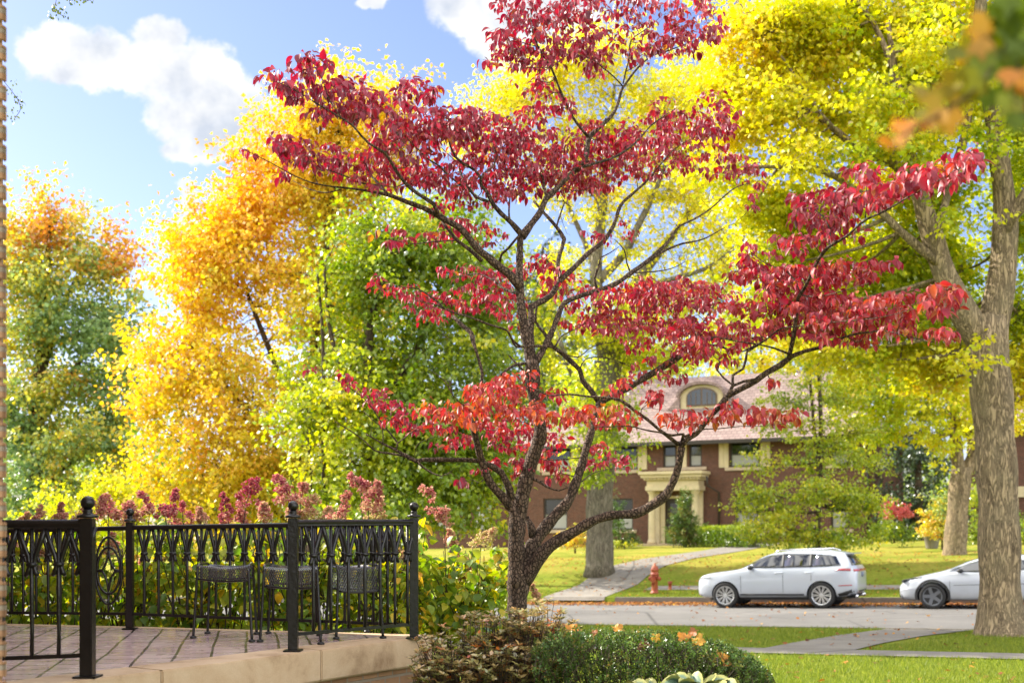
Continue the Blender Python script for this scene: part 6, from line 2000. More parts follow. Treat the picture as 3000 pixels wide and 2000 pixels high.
def loose_leaves():
    g = 'fallen maple leaves on the bushes'
    items = [(1675, 1838, 6.95, .085, .75, 'orange fallen leaf on the left end of the boxwood'), (1740, 1852, 6.78, .075, .35, 'reddish brown fallen leaf low on the left boxwood'), (1808, 1838, 6.75, .085, .80, 'pale orange fallen leaf upright on the boxwood top'),
             (1886, 1890, 6.68, .095, .12, 'curled brown fallen leaf in the middle of the boxwood'), (1921, 1868, 6.68, .075, .97, 'yellow fallen leaf right of the curled brown one'), (2003, 1866, 6.68, .095, .72, 'orange fallen leaf at the left of the bright cluster'),
             (2030, 1852, 6.72, .085, .45, 'red fallen leaf on top of the bright cluster'), (2046, 1876, 6.66, .11, .90, 'large golden fallen leaf at the right of the bright cluster'), (2112, 1920, 6.66, .10, .80, 'orange maple leaf lying on the right shoulder of the boxwood'), (2130, 1944, 6.66, .06, .55, 'small red orange fallen leaf below the maple leaf at the right'),
             (1012, 0, 0, 0, 0, '')]
    for (x, y, Y, s, t, lab) in items[:-1]:
        ang = RNG.uniform(0, 6.28)
        R3 = Matrix.Rotation(RNG.normal(-.1, .45), 3, 'Y') @ Matrix.Rotation(R(RNG.uniform(25, 62)), 3, 'X') @ Matrix.Rotation(ang, 3, 'Z')
        s *= .92
        V, T, tt = [], [], []
        cc_ = P(x, y, Y)
        nr_, na_ = 5, 40
        V.append(tuple(cc_))
        tt.append(t)
        for i in range(1, nr_ + 1):
            for j in range(na_):
                a = 2 * math.pi * j / na_
                lobe = .30 + .20 * abs(math.cos(2.5 * (a - math.pi / 2))) ** .8 + .035 * math.cos(15 * a)
                lobe *= 1 - .35 * math.exp(-((a - 1.5 * math.pi) / .5) ** 2)
                r_ = s * lobe * i / nr_
                q = Vector((r_ * math.cos(a), r_ * math.sin(a), 0))
                q.z = 5.5 * q.x * q.x - 2.5 * q.y * q.y + .10 * s * math.sin(3 * a + ang) * (i / nr_) ** 2
                V.append(tuple(cc_ + R3 @ q))
                tt.append(min(1, max(0, t + RNG.normal(0, .05) - .12 * (i / nr_) * (j % 3 == 0))))
        for j in range(na_):
            T.append((0, 1 + j, 1 + (j + 1) % na_))
            for i in range(1, nr_):
                A0, B0 = 1 + (i - 1) * na_, 1 + i * na_
                T += [(A0 + j, B0 + j, B0 + (j + 1) % na_), (A0 + j, B0 + (j + 1) % na_, A0 + (j + 1) % na_)]
        me = np_mesh('fallen_leaf', np.array(V), np.array(T), np.array(tt))
        o = link('fallen_leaf', me, M['litter'])
        tag(o, lab, 'leaf', g)


loose_leaves()


def hosta_mat():
    m, n = new_mat('hosta_leaf')
    at = n.new('ShaderNodeAttribute', attribute_name='tint')
    tc = n.new('ShaderNodeTexCoord')
    nz = n.noise(tc.outputs['Object'], 40, 4, .6)
    v = n.math('ADD', at.outputs['Fac'], n.math('MULTIPLY', n.math('SUBTRACT', nz.outputs['Fac'], .5), .25))
    c = n.ramp(v, [(0.0, (0.07, 0.12, 0.085)), (0.62, (0.10, 0.16, 0.10)), (0.74, (0.26, 0.28, 0.08)), (1.0, (0.36, 0.34, 0.10))])
    p = n.new('ShaderNodeBsdfPrincipled', ins={'Base Color': c, 'Roughness': .42})
    finish(n, p)
    return m


M['hosta'] = hosta_mat()


def hostas():
    for (cx, ty, Y, lab, sd) in ((1925, 1998, 6.25, 'smaller hosta plant with cream edged leaves under the boxwood', 1), (2052, 1978, 6.2, 'larger hosta plant with cream edged leaves under the right boxwood', 2)):
        b = P(cx, 2300, Y)
        gz = ground_z(b.x, b.y)
        root = empty('hosta_plant', (b.x, b.y, gz), lab, 'plant', 'hostas at the front')
        rg = np.random.default_rng(sd)
        topz = P(cx, ty, Y).z
        for q in range(9):
            a = q * 6.283 / 9 + rg.normal(0, .2)
            Ln, Wd = rg.uniform(.20, .26), rg.uniform(.075, .095)
            V, T, tt = [], [], []
            nu, nv = 11, 9
            o = Vector((math.cos(a), math.sin(a), 0))
            s = Vector((-math.sin(a), math.cos(a), 0))
            for i in range(nv):
                v = i / (nv - 1)
                wv_ = Wd * (math.sin(math.pi * min(1, v * .96 + .04)) ** .75) * (1.15 - .35 * v)
                for j in range(nu):
                    u = j / (nu - 1) * 2 - 1
                    z = .10 * math.sin(v * 2.3) - .13 * v * v + .035 * u * u + .006 * math.sin(7 * u + 3 * v) + .010 * math.sin(9 * v + q) * abs(u) ** 2
                    p = Vector((b.x, b.y, topz - .10)) + o * (.02 + v * Ln) + s * (u * wv_) + Vector((0, 0, z))
                    V.append(p)
                    tt.append(max(abs(u) ** 1.6, (v - .72) * 3.2 if v > .72 else 0))
            for i in range(nv - 1):
                for j in range(nu - 1):
                    k = i * nu + j
                    T += [(k, k + 1, k + nu + 1), (k, k + nu + 1, k + nu)]
            me = np_mesh('leaf', np.array(V), np.array(T), np.array(tt))
            link('leaf', me, M['hosta'], root)
        MB().tube([(b.x, b.y, gz), (b.x, b.y, topz - .12)], [.03, .02], 8).build('stalks', M['grnleaf'], root)


hostas()


# ------------------------------------------------------------------ twigs hanging into the frame from above
def near_branch():
    root = empty('overhanging_branch', P(2960, -250, 1.62), 'out of focus branch of oak leaves hanging in at the top right corner', 'branch')
    w_ = MB()
    Y = 1.62
    w_.tube(smooth_path([P(3300, -500, Y + .1), P(3060, -120, Y), P(2960, 100, Y), P(2880, 240, Y - .02), P(2760, 330, Y - .05), P(2640, 400, Y - .05)], [.006, .005, .004, .003, .002, .001], .03)[0], .0022, 6)
    w_.tube([P(2960, 100, Y), P(3000, 250, Y), P(3020, 380, Y)], .0018, 6)
    w_.build('stem', M['darkbark'], root, smooth=True)
    items = [(2650, 385, 60, .78), (2645, 400, 40, .85), (2700, 310, 80, .5), (2745, 330, 90, .62), (2770, 300, 80, .58), (2830, 230, 90, .42), (2870, 270, 80, .50), (2900, 200, 100, .36), (2930, 270, 100, .30), (2960, 160, 110, .25), (2890, 90, 90, .60), (2870, 120, 80, .64), (2960, 60, 120, .22), (3000, 260, 90, .82), (2990, 180, 110, .32), (2940, 330, 80, .36),
             (2985, 100, 110, .2), (2920, 30, 100, .26), (3010, 30, 120, .18), (2850, 170, 80, .45), (2970, 350, 90, .3), (3010, 330, 90, .4), (2790, 260, 60, .5), (2910, 140, 90, .3)]
    pos, tip, nrm, size, tint = [], [], [], [], []
    for (x, y, s, t) in items:
        for r in range(4):
            p = P(x + RNG.normal(0, 22), y - s * .5 + RNG.normal(0, 20), Y + RNG.normal(0, .05))
            pos.append(np.array(p))
            tip.append(np.array([RNG.normal(0, .5), RNG.normal(0, .4), -1.0]))
            nrm.append(np.array([RNG.normal(0, .5), -1.0, RNG.normal(.2, .4)]))
            size.append(s * .95 / F * Y * RNG.uniform(.8, 1.1))
            tint.append(t + RNG.normal(0, .04))
    me = leaves_mesh('leaves', LEAF_MAPLE, np.array(pos), np.array(tip), np.array(nrm), np.array(size), np.clip(tint, 0, 1))
    link('leaves', me, M['nearleaf'], root)


near_branch()


def birch_twigs():
    for (lab, lines, pts, Y) in (
            ('tiny leaved birch twig hanging in at the top left edge', [[(170, -60), (165, 0), (160, 30), (185, 48)], [(165, -10), (215, -4), (262, 2)]], [(150, 10), (160, 22), (172, 34), (148, 38), (186, 46), (160, 30), (176, 28), (168, 12), (150, 52), (200, 4), (218, 2), (235, 5), (250, 0), (265, 4), (212, -6), (182, 40)], 9.0),
            ('sparse little twig hanging beside the brick corner at the left edge', [[(-20, 200), (30, 262), (52, 290), (66, 300)], [(52, 290), (60, 320), (45, 345)]], [(38, 236), (30, 262), (50, 275), (48, 288), (66, 296), (62, 314), (40, 322), (52, 340), (34, 348), (25, 330), (55, 300)], 9.0)):
        root = empty('birch_twig', P(*lines[0][0], Y), lab, 'twig')
        w_ = MB()
        for ln in lines:
            w_.tube(smooth_path([P(x, y, Y) for x, y in ln], [.004] * len(ln), .02)[0], .0022, 5)
        w_.build('stem', M['darkbark'], root)
        pos, tip, nrm, size = [], [], [], []
        for (x, y) in pts:
            for r in range(5):
                pos.append(np.array(P(x + RNG.normal(0, 6), y + RNG.normal(0, 6), Y + RNG.normal(0, .05))))
                tip.append(np.array([RNG.normal(0, .6), RNG.normal(0, .4), -1.0]))
                nrm.append(RNG.normal(size=3) + np.array([0, -.6, .3]))
                size.append(RNG.uniform(.016, .032))
        me = leaves_mesh('leaves', LEAF_SMALL, np.array(pos), np.array(tip), np.array(nrm), np.array(size), RNG.uniform(0, 1, len(size)), wscale=np.full(len(size), 1.3))
        link('leaves', me, M['twigleaf'], root)


birch_twigs()

# ------------------------------------------------------------------ parked cars
def car_paint(name, colr):
    m, n = new_mat(name)
    p = n.new('ShaderNodeBsdfPrincipled', ins={'Base Color': (*colr, 1), 'Roughness': 0.28, 'Coat Weight': 1.0, 'Coat Roughness': 0.04, 'Specular IOR Level': 0.5})
    tc = n.new('ShaderNodeTexCoord')
    sp = n.new('ShaderNodeSeparateXYZ', ins={0: tc.outputs['Object']})
    nz = n.noise(tc.outputs['Object'], 3.0, 5, .6)
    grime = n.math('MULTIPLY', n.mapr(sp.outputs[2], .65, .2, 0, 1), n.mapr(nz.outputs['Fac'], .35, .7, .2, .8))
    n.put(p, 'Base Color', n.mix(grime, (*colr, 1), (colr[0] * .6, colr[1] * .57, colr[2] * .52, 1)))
    finish(n, p)
    return m


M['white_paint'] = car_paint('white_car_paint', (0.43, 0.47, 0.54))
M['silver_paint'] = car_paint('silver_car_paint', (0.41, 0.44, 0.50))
M['carglass'] = simple('car_glass', (0.006, 0.008, 0.010), 0.03, 0, 0.9, 0.6)
M['tyre'] = simple('tyre_rubber', (0.018, 0.018, 0.019), 0.8, bump=.3)
M['alloy'] = simple('alloy_rim', (0.62, 0.63, 0.65), 0.28, 0.9)
M['darkalloy'] = simple('grey_rim', (0.16, 0.17, 0.19), 0.35, 0.6)
M['blacktrim'] = simple('black_trim', (0.015, 0.015, 0.016), 0.55)
M['redlamp'] = simple('tail_lamp_red', (0.36, 0.012, 0.02), 0.12, 0, .7, .5)
M['headlamp'] = simple('head_lamp', (0.55, 0.58, 0.60), 0.08, 0.2, .8, .6)
M['plate'] = simple('number_plate', (0.16, 0.19, 0.24), 0.4)
M['chrome'] = simple('chrome', (0.7, 0.7, 0.72), 0.15, 1.0)


def road_z(s, t):
    return GRADE * s + 0.05 * (1 - ((t + 3) / 5.5) ** 2) - 0.05


def interp(tab, x):
    xs = [a for a, _ in tab][::-1]
    ys = [b for _, b in tab][::-1]
    return float(np.interp(x, xs, ys))


def make_car(name, label, paint, P_, s, t):
    zc = road_z(s, t)
    x0, y0 = XY(s, t)
    root = empty(name, (x0, y0, zc), label, 'car')
    fwd = (-SD - Vector((0, 0, GRADE))).normalized()
    left = -SN
    up = fwd.cross(left).normalized()
    left = up.cross(fwd)
    root.rotation_euler = Matrix((fwd, left, up)).transposed().to_euler()
    kw = dict(world_space=False)
    hw = lambda x: interp(P_['hw'], x)
    top = lambda x: interp(P_['top'], x)
    belt = lambda x: interp(P_['belt'], x)
    sill = lambda x: interp(P_['sill'], x)
    rr = lambda x: interp(P_['rail'], x)

    def rows(x):
        h, tp, bl, sl, r = hw(x), top(x), belt(x), sill(x), rr(x)
        bl = min(bl, tp - .03)
        roof = max(0, tp - bl)
        e = min(.06, roof * .5)
        return [(h * .84, sl), (h * .965, sl + .09), (h, .56), (h * .995, bl - .24), (h * .965, bl - .05), (h * .935, bl), ((h * .935 + r) / 2 + .015, bl + (roof - e) * .5), (r, tp - e), (r * .82, tp - e * .28), (r * .45, tp - e * .06), (0, tp)]
    xs = P_['xs']
    R_ = [rows(x) for x in xs]
    nr = len(R_[0])
    V, Fc = [], []
    for x, rw in zip(xs, R_):
        V += [(x, y, z) for y, z in rw] + [(x, -y, z) for y, z in rw[-2::-1]]
    m = 2 * nr - 1
    for i in range(len(xs) - 1):
        for j in range(m - 1):
            Fc.append((i * m + j, (i + 1) * m + j, (i + 1) * m + j + 1, i * m + j + 1))
        Fc.append((i * m + m - 1, (i + 1) * m + m - 1, (i + 1) * m, i * m))
    Fc.append(tuple(range(m)))
    Fc.append(tuple((len(xs) - 1) * m + j for j in range(m))[::-1])
    me = MB().add(V, Fc).mesh('body')
    bm = bmesh.new()
    bm.from_mesh(me)
    bmesh.ops.recalc_face_normals(bm, faces=bm.faces)
    bm.to_mesh(me)
    bm.free()
    body = link('body', me, paint, root, True, **kw)
    # wheel wells cut out of the smoothed shell
    mod = body.modifiers.new('s', 'SUBSURF')
    mod.levels = mod.render_levels = 2
    cut = MB()
    for wx in P_['wheels']:
        for sy in (-1, 1):
            c = MB()
            k = 36
            cut.poly_prism([(wx + P_['arch'] * math.cos(2 * math.pi * i / k), sy * .60, P_['wr'] + .0 + P_['arch'] * math.sin(2 * math.pi * i / k)) for i in range(k)], (0, sy * .7, 0))
    cme = cut.mesh('cut')
    bm = bmesh.new()
    bm.from_mesh(cme)
    bmesh.ops.recalc_face_normals(bm, faces=bm.faces)
    bm.to_mesh(cme)
    bm.free()
    co = bpy.data.objects.new('cut', cme)
    col.objects.link(co)
    co.parent = root
    bo = body.modifiers.new('b', 'BOOLEAN')
    bo.operation = 'DIFFERENCE'
    bo.object = co
    bo.solver = 'EXACT'
    bpy.context.view_layer.update()
    dg = bpy.context.evaluated_depsgraph_get()
    nm = bpy.data.meshes.new_from_object(body.evaluated_get(dg))
    body.modifiers.clear()
    body.data = nm
    if not nm.materials:
        nm.materials.append(paint)
    nm.polygons.foreach_set('use_smooth', np.ones(len(nm.polygons), dtype=bool))
    try:
        nm.set_sharp_from_angle(angle=R(38))
    except Exception:
        pass
    bpy.data.objects.remove(co)

    from mathutils.bvhtree import BVHTree
    bvh = BVHTree.FromPolygons([v.co.copy() for v in nm.vertices], [tuple(p.vertices) for p in nm.polygons])

    def on_side(x, z, sy, off):
        h = bvh.ray_cast(Vector((x, sy * 3, z)), Vector((0, -sy, 0)))
        y = h[0].y if h[0] is not None else sy * .8
        return Vector((x, y + sy * off, z))

    def side_panel(pname, outline, mat, off=.008, sy_list=(1, -1), parent=None, n=7):
        """a panel that follows the shell's side: outline top and bottom edges as lists of (x, z)"""
        lo, hi = outline
        for sy in sy_list:
            b = MB()
            vs = []
            for q in range(n + 1):
                f = q / n
                for (a, c) in zip(lo, hi):
                    x, z = a[0] + (c[0] - a[0]) * f, a[1] + (c[1] - a[1]) * f
                    vs.append(on_side(x, z, sy, off))
            w_ = len(lo)
            fs_ = [(i * w_ + j, i * w_ + j + 1, (i + 1) * w_ + j + 1, (i + 1) * w_ + j) for i in range(n) for j in range(w_ - 1)]
            b.add(vs, fs_)
            o = b.build(pname, mat, parent or root, smooth=True, world_space=False)
            sm = o.modifiers.new('t', 'SOLIDIFY')
            sm.thickness = .02
            sm.offset = 0

    def end_panel(pname, ys, zs_, mat, sx, off=.008, fn=None):
        b = MB()
        vs = []
        for z in zs_:
            for y in ys:
                y2, z2 = (y, z) if fn is None else fn(y, z)
                h = bvh.ray_cast(Vector((sx * 5, y2, z2)), Vector((-sx, 0, 0)))
                x = h[0].x if h[0] is not None else sx * 2.2
                vs.append((x + sx * off, y2, z2))
        w_ = len(ys)
        b.add(vs, [(i * w_ + j, i * w_ + j + 1, (i + 1) * w_ + j + 1, (i + 1) * w_ + j) for i in range(len(zs_) - 1) for j in range(w_ - 1)])
        o = b.build(pname, mat, root, smooth=True, world_space=False)
        sm = o.modifiers.new('t', 'SOLIDIFY')
        sm.thickness = .02
        sm.offset = 0
        return o
    P_['extras'](root, side_panel, end_panel, on_side, bvh, top, belt)
    # wheels
    for wx in P_['wheels']:
        for sy in (-1, 1):
            r = P_['wr']
            wl = bpy.data.objects.new('wheel', None)
            col.objects.link(wl)
            wl.parent = root
            wl.location = (wx, sy * P_['wy'], r)
            Mx = Matrix.Rotation(R(-90) * sy, 4, 'X')
            prof = [(r * .70, -.11), (r * .93, -.115), (r * .985, -.09), (r, -.05), (r, .05), (r * .985, .09), (r * .93, .115), (r * .73, .108), (r * .70, .09)]
            MB().lathe(prof, 40, (0, 0, 0), Mx).build('tyre', M['tyre'], wl, smooth=True, world_space=False)
            rim = MB()
            rim.lathe([(r * .735, .085), (r * .735, .108), (r * .66, .10), (r * .64, .02), (r * .64, -.05)], 40, (0, 0, 0), Mx)
            ns = P_['spokes']
            for k in range(ns):
                a = 2 * math.pi * k / ns
                for d_ in P_['spoke_pair']:
                    p0 = Mx @ Vector((r * .12 * math.cos(a), r * .12 * math.sin(a), .085))
                    p1 = Mx @ Vector((r * .69 * math.cos(a + d_), r * .69 * math.sin(a + d_), .098))
                    rim.bar(p0, p1, P_['spoke_w'], .03, up=Mx @ Vector((0, 0, 1)))
            rim.lathe([(r * .15, .06), (r * .15, .098), (r * .12, .104)], 20, (0, 0, 0), Mx)
            rim.build('rim', P_['rim'], wl, world_space=False)
            MB().lathe([(r * .63, .0), (r * .63, .02)], 24, (0, 0, 0), Mx).build('brake_disc', M['blacktrim'], wl, world_space=False)
    ub = MB().box(P_['wheels'][1] - .5, P_['wheels'][0] + .5, -.62, .62, .22, .55)
    ub.build('underbody', M['blacktrim'], root, world_space=False)
    return root


def suv_extras(root, side, end, on_side, bvh, top, belt):
    kw = dict(world_space=False)
    zb = 1.13
    # glasshouse: three windows a side on a black surround
    side('window', ([(.92, zb), (.6, zb), (.2, zb), (-.24, zb + .005)], [(.70, 1.22), (.42, 1.37), (.1, 1.475), (-.24, 1.505)]), M['carglass'])
    side('window', ([(-.32, zb + .006), (-.6, zb + .01), (-1.0, zb + .015)], [(-.32, 1.507), (-.6, 1.508), (-1.0, 1.495)]), M['carglass'])
    side('window', ([(-1.10, zb + .016), (-1.5, zb + .025), (-1.86, zb + .045)], [(-1.10, 1.492), (-1.4, 1.475), (-1.70, 1.44)]), M['carglass'])
    side('window_pillar', ([(-.245, zb), (-.315, zb)], [(-.245, 1.506), (-.315, 1.508)]), M['blacktrim'])
    side('window_pillar', ([(-1.005, zb + .012), (-1.095, zb + .012)], [(-1.005, 1.498), (-1.095, 1.493)]), M['blacktrim'])
    # seams of the doors
    for x in (.92, -.28, -1.06):
        pts = [(x - (.0 if x > 0 else 0), z) for z in (.45, .6, .75, .9, 1.1)]
        side('door_seam', ([(p[0], p[1]) for p in pts], [(p[0] - .010, p[1]) for p in pts]), M['blacktrim'], off=-.006, n=1)
    for x in (-.05, -.88):
        for sy in (-1, 1):
            a, b = on_side(x, .985, sy, .022), on_side(x - .24, .995, sy, .022)
            MB().tube([on_side(x, .985, sy, -.01), a, b, on_side(x - .24, .995, sy, -.01)], .013, 8).build('door_handle', M['white_paint'], root, smooth=True, **kw)
    side('sill_trim', ([(.95, .36), (.3, .36), (-.3, .36), (-.85, .36)], [(.95, .40), (.3, .40), (-.3, .40), (-.85, .40)]), M['blacktrim'], off=.004, n=2)
    for sy in (-1, 1):
        b = MB()
        c = on_side(.62, 1.14, sy, .13)
        b.lathe([(.03, -.10), (.075, -.06), (.085, 0), (.075, .06), (.03, .10)], 14, c, Matrix.Rotation(R(90), 4, 'X') @ Matrix.Scale(.8, 4, (0, 1, 0)))
        b.bar(on_side(.64, 1.1, sy, -.01), (c.x, c.y - sy * .06, c.z - .03), .05, .03)
        b.build('mirror', M['blacktrim'], root, smooth=True, **kw)
        MB().tube([(.0, sy * .60, top(0) - .012), (-.15, sy * .60, top(-.15) + .03), (-1.4, sy * .60, top(-1.4) + .03), (-1.6, sy * .60, top(-1.6) - .012)], .016, 8).build('roof_rail', M['chrome'], root, smooth=True, **kw)
    ys = [-.6, -.4, -.2, 0, .2, .4, .6]
    # windscreen and rear window follow the shell
    b = MB()
    for pname, ends, mat in (('windscreen', ((.92, .16)), M['carglass']),):
        vs = []
        for i in range(6):
            x = ends[0] + (ends[1] - ends[0]) * i / 5
            for y in ys:
                yy_ = y * (1.15 - .12 * i / 5)
                h = bvh.ray_cast(Vector((x, yy_, 4)), Vector((0, 0, -1)))
                vs.append((x, yy_, h[0].z + .006))
        b.add(vs, [(i * 7 + j, i * 7 + j + 1, (i + 1) * 7 + j + 1, (i + 1) * 7 + j) for i in range(5) for j in range(6)])
        b.build(pname, mat, root, smooth=True, **kw)
    end('rear_window', [-.66, -.45, -.2, 0, .2, .45, .66], [1.17, 1.25, 1.35, 1.43], M['carglass'], -1, .008, lambda y, z: (y * (1.12 - (z - 1.17) * .9), z))
    MB().box(-2.18, -1.93, -.56, .56, 1.475, 1.505).build('spoiler', M['white_paint'], root, bevel=.012, **kw)
    # full-width lamp, reflector, plate, bumper
    end('tail_light', [-.78, -.6, -.3, 0, .3, .6, .78], [1.005, 1.03, 1.065], M['redlamp'], -1, .012)
    side('tail_light', ([(-1.72, 1.045), (-1.9, 1.035), (-2.12, 1.02)], [(-1.72, 1.07), (-1.9, 1.085), (-2.12, 1.085)]), M['redlamp'], off=.006, n=2)
    end('number_plate', [-.16, 0, .16], [.84, .91, .98], M['plate'], -1, .012)
    end('rear_bumper', [-.8, -.5, -.2, 0, .2, .5, .8], [.30, .38, .48], M['blacktrim'], -1, .012)
    side('rear_bumper', ([(-1.80, .34), (-1.95, .36), (-2.14, .38)], [(-1.78, .40), (-1.95, .46), (-2.14, .52)]), M['blacktrim'], off=.006, n=2)
    side('reflector', ([(-1.80, .615), (-2.0, .62), (-2.15, .625)], [(-1.80, .635), (-2.0, .645), (-2.15, .65)]), M['redlamp'], off=.006, n=1)
    for sy in (-1, 1):
        MB().tube([(-2.0, sy * .55, .30), (-2.26, sy * .55, .33)], .05, 12).build('exhaust', M['chrome'], root, smooth=True, **kw)
        h = Vector((2.05, sy * .72, .84))
    side('headlight', ([(1.80, .86), (1.95, .85), (2.08, .83), (2.16, .82)], [(1.84, .90), (1.96, .915), (2.08, .91), (2.15, .89)]), M['headlamp'], off=.006, n=2)
    end('grille', [-.55, -.3, 0, .3, .55], [.50, .62, .78], M['blacktrim'], 1, .01)
    end('front_bumper_trim', [-.75, -.4, 0, .4, .75], [.30, .36, .40], M['blacktrim'], 1, .01)


def sedan_extras(root, side, end, on_side, bvh, top, belt):
    kw = dict(world_space=False)
    zb = .965
    side('window', ([(.98, zb + .01), (.6, zb + .005), (.2, zb), (-.18, zb + .01)], [(.86, 1.035), (.5, 1.18), (.15, 1.275), (-.18, 1.31)]), M['carglass'])
    side('window', ([(-.26, zb + .01), (-.6, zb + .025), (-1.1, zb + .07)], [(-.26, 1.312), (-.6, 1.30), (-1.0, 1.24)]), M['carglass'])
    side('window_pillar', ([(-.185, zb + .008), (-.255, zb + .008)], [(-.185, 1.31), (-.255, 1.312)]), M['blacktrim'])
    for x in (.95, -.22, -1.1):
        side('door_seam', ([(x, z) for z in (.40, .55, .7, .93)], [(x - .010, z) for z in (.40, .55, .7, .93)]), M['blacktrim'], off=-.006, n=1)
    side('side_crease', ([(.85, .62), (.2, .63), (-.9, .65)], [(.85, .63), (.2, .64), (-.9, .66)]), M['blacktrim'], off=-.004, n=1)
    for sy in (-1, 1):
        b = MB()
        c = on_side(.68, 1.0, sy, .13)
        b.lathe([(.03, -.09), (.07, -.055), (.08, 0), (.07, .055), (.03, .09)], 14, c, Matrix.Rotation(R(90), 4, 'X') @ Matrix.Scale(.75, 4, (0, 1, 0)))
        b.bar(on_side(.68, .96, sy, -.01), (c.x, c.y - sy * .05, c.z - .03), .05, .03)
        b.build('mirror', M['blacktrim'], root, smooth=True, **kw)
        # dark arch lips
        for wx in (1.38, -1.37):
            ring = MB()
            k = 22
            for i in range(k):
                a0, a1 = math.pi * (-.08 + 1.16 * i / k), math.pi * (-.08 + 1.16 * (i + 1) / k)
                q = []
                for a, r_ in ((a0, .385), (a1, .385), (a1, .445), (a0, .445)):
                    p = on_side(wx + r_ * math.cos(a), max(.2, .34 + r_ * math.sin(a)), sy, 0)
                    q.append((p.x, sy * (max(abs(p.y), .86) + .006), p.z))
                ring.poly_prism(q, (0, -sy * .05, 0))
            ring.build('arch_trim', M['blacktrim'], root, **kw)
    b = MB()
    ys = [-.6, -.4, -.2, 0, .2, .4, .6]
    vs = []
    for i in range(6):
        x = .95 - .85 * i / 5
        for y in ys:
            h = bvh.ray_cast(Vector((x, y * 1.08, 4)), Vector((0, 0, -1)))
            vs.append((x, y * 1.08, h[0].z + .006))
    b.add(vs, [(i * 7 + j, i * 7 + j + 1, (i + 1) * 7 + j + 1, (i + 1) * 7 + j) for i in range(5) for j in range(6)])
    b.build('windscreen', M['carglass'], root, smooth=True, **kw)
    side('headlight', ([(1.62, .82), (1.85, .775), (2.06, .72), (2.16, .69)], [(1.62, .83), (1.85, .81), (2.06, .775), (2.15, .75)]), M['carglass'], off=.005, n=2)
    end('front_grille', [-.7, -.4, 0, .4, .7], [.24, .30, .38], M['blacktrim'], 1, .01)
    end('tail_light', [-.75, -.4, 0, .4, .75], [.86, .89, .92], M['redlamp'], -1, .01)


SUV = dict(
    xs=[2.27, 2.23, 2.14, 1.95, 1.72, 1.38, 1.02, .86, .5, .14, -.3, -.85, -1.4, -1.75, -1.98, -2.10, -2.18, -2.25, -2.29],
    hw=[(2.27, .60), (2.23, .70), (2.14, .80), (1.95, .885), (1.72, .915), (1.38, .935), (0, .93), (-1.38, .94), (-1.75, .93), (-1.98, .90), (-2.10, .87), (-2.18, .83), (-2.25, .77), (-2.29, .66)],
    top=[(2.27, .76), (2.23, .86), (2.14, .93), (1.95, .985), (1.72, 1.02), (1.38, 1.055), (1.02, 1.10), (.86, 1.17), (.5, 1.39), (.14, 1.545), (-.3, 1.605), (-.85, 1.625), (-1.4, 1.605), (-1.75, 1.565), (-1.98, 1.51), (-2.10, 1.34), (-2.18, 1.20), (-2.25, 1.10), (-2.29, .98)],
    belt=[(2.27, .70), (2.14, .88), (1.95, .94), (1.38, 1.01), (1.02, 1.06), (.5, 1.10), (-1.4, 1.13), (-2.1, 1.14), (-2.29, .95)],
    sill=[(2.27, .34), (2.14, .27), (1.9, .25), (-1.9, .27), (-2.14, .33), (-2.29, .42)],
    rail=[(2.27, .45), (2.14, .66), (1.38, .74), (1.02, .74), (.5, .685), (.14, .645), (-1.4, .635), (-1.98, .60), (-2.18, .68), (-2.29, .58)],
    wheels=(1.38, -1.33), arch=.405, wr=.362, wy=.815, rim=M['alloy'], spokes=10, spoke_pair=(-.10, .10), spoke_w=.022, extras=suv_extras)
SEDAN = dict(
    xs=[2.26, 2.22, 2.12, 1.95, 1.7, 1.38, 1.12, .95, .55, .15, -.3, -.8, -1.3, -1.75, -2.05, -2.2, -2.26],
    hw=[(2.26, .58), (2.22, .68), (2.12, .78), (1.95, .85), (1.7, .885), (1.38, .895), (0, .89), (-1.38, .895), (-1.75, .87), (-2.05, .82), (-2.2, .76), (-2.26, .66)],
    top=[(2.26, .60), (2.22, .68), (2.12, .745), (1.95, .80), (1.7, .87), (1.38, .94), (1.12, 1.0), (.95, 1.05), (.55, 1.23), (.15, 1.36), (-.3, 1.42), (-.8, 1.40), (-1.3, 1.30), (-1.75, 1.16), (-2.05, 1.07), (-2.2, 1.02), (-2.26, .92)],
    belt=[(2.26, .55), (2.12, .70), (1.95, .755), (1.38, .88), (.95, .945), (0, .955), (-1.3, 1.02), (-2.05, 1.02), (-2.26, .88)],
    sill=[(2.26, .26), (2.12, .20), (1.9, .19), (-1.9, .2), (-2.26, .36)],
    rail=[(2.26, .42), (2.12, .6), (1.38, .7), (.95, .70), (.55, .63), (.15, .58), (-.8, .56), (-1.75, .58), (-2.26, .5)],
    wheels=(1.38, -1.37), arch=.385, wr=.335, wy=.775, rim=M['darkalloy'], spokes=5, spoke_pair=(0,), spoke_w=.085, extras=sedan_extras)
make_car('parked_suv', 'white sport utility car with silver multi-spoke wheels parked at the far kerb', M['white_paint'], SUV, -.33, .93)
make_car('parked_hatchback', 'silver white low car with dark wheels, half hidden behind the big street tree', M['silver_paint'], SEDAN, 3.88 + 1.38, .93)


# ------------------------------------------------------------------ hydrant and small things across the street
def hydrant_mat():
    m, n = new_mat('hydrant_paint')
    tc = n.new('ShaderNodeTexCoord')
    a = n.noise(tc.outputs['Object'], 7.0, 6, .65)
    c = n.ramp(a.outputs['Fac'], [(.35, (.20, .022, .010)), (.5, (.28, .045, .016)), (.62, (.36, .12, .035)), (.75, (.10, .025, .014))])
    p = n.new('ShaderNodeBsdfPrincipled', ins={'Base Color': c, 'Roughness': .55})
    finish(n, p)
    return m


M['hydrant'] = hydrant_mat()


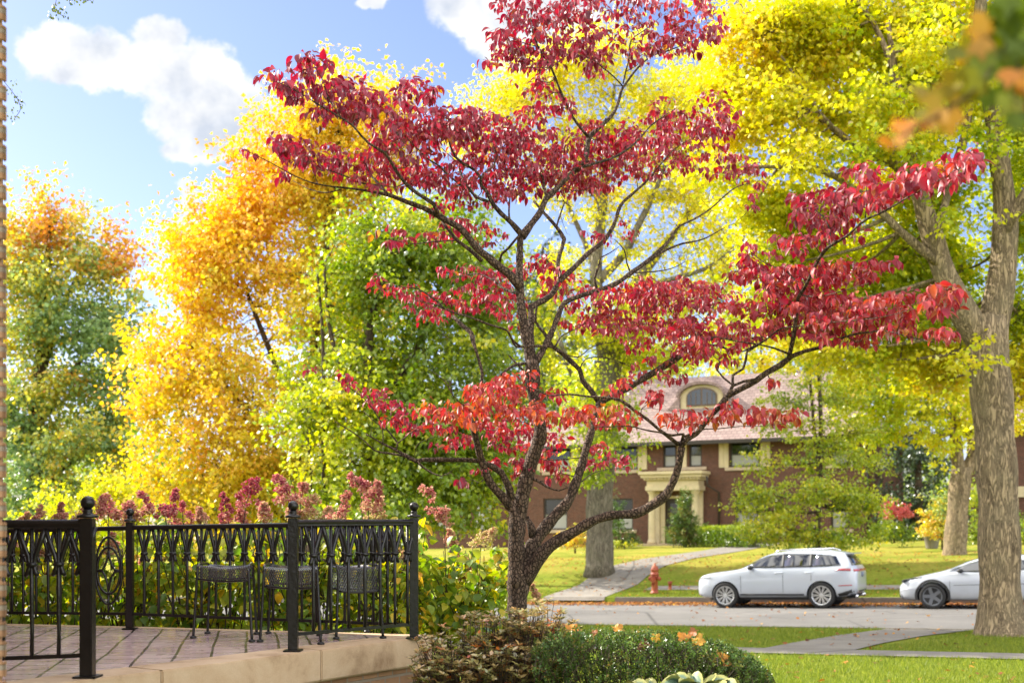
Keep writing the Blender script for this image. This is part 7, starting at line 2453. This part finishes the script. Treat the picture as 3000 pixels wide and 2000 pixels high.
def hydrant():
    p = on_ground(1918, 1738)
    z = ground_z(p.x, p.y)
    root = empty('fire_hydrant', (p.x, p.y, z), 'weathered orange red fire hydrant on the grass strip across the street', 'fire hydrant')
    L = (p.x, p.y, z)
    h = 1.0
    MB().lathe([(.15, 0), (.15, .05), (.115, .06), (.105, .12), (.10, .52), (.135, .54), (.135, .58), (.115, .60)], 20, L).build('barrel', M['hydrant'], root, smooth=True)
    MB().lathe([(.145, .602), (.145, .65), (.12, .66), (.115, .74), (.13, .75), (.13, .79), (.115, .82), (.095, .88), (.055, .92), (.05, .925), (.035, .93), (.035, .99), (.02, 1.0)], 20, L).build('bonnet', M['hydrant'], root, smooth=True)
    for a, r, ln in ((0, .055, .19), (math.pi, .055, .19), (-math.pi / 2 - TH, .075, .19)):
        d = Vector((math.cos(a - TH if r < .06 else a), math.sin(a - TH if r < .06 else a), 0))
        c = Vector(L) + Vector((0, 0, .46 if r > .06 else .49))
        b = MB().tube([c + d * .08, c + d * (ln - .05), c + d * (ln - .049), c + d * ln], [r, r, r * 1.25, r * 1.2], 14)
        b.tube([c + d * ln, c + d * (ln + .03)], r * .4, 6)
        b.build('nozzle', M['hydrant'], root)
    q = on_ground(1963, 1728)
    z2 = ground_z(q.x, q.y)
    r2 = empty('valve_post', (q.x, q.y, z2), 'short red valve post in the grass beside the hydrant', 'post')
    MB().lathe([(.075, 0), (.075, .02), (.055, .03), (.055, .20), (.07, .21), (.07, .27), (.05, .275)], 16, (q.x, q.y, z2)).build('pipe', M['hydrant'], r2, smooth=True)
    MB().lathe([(.075, .2752), (.08, .29), (.06, .30)], 16, (q.x, q.y, z2)).build('cap', M['hydrant'], r2, smooth=True)
    # grey planter beside the side drive
    g = P(2730, 1596, 47.0)
    gz = ground_z(g.x, g.y)
    r3 = empty('planter_pot', (g.x, g.y, gz), 'grey planter pot beside the far side drive', 'planter')
    MB().lathe([(.22, 0), (.24, .04), (.32, .5), (.36, .52), (.36, .58), (.30, .58), (.28, .5)], 20, (g.x, g.y, gz)).build('pot', M['concrete'], r3, smooth=True)
    n = 160
    pos = np.array([[g.x, g.y, gz + .55]]) + RNG.normal(0, 1, (n, 3)) * np.array([.16, .16, .12]) + np.array([0, 0, .12])
    me = leaves_mesh('leaves', LEAF_FAR, pos, RNG.normal(size=(n, 3)) + np.array([0, 0, .6]), RNG.normal(size=(n, 3)), RNG.uniform(.08, .14, n), RNG.uniform(.3, .9, n))
    link('leaves', me, M['grnleaf'], r3)


hydrant()
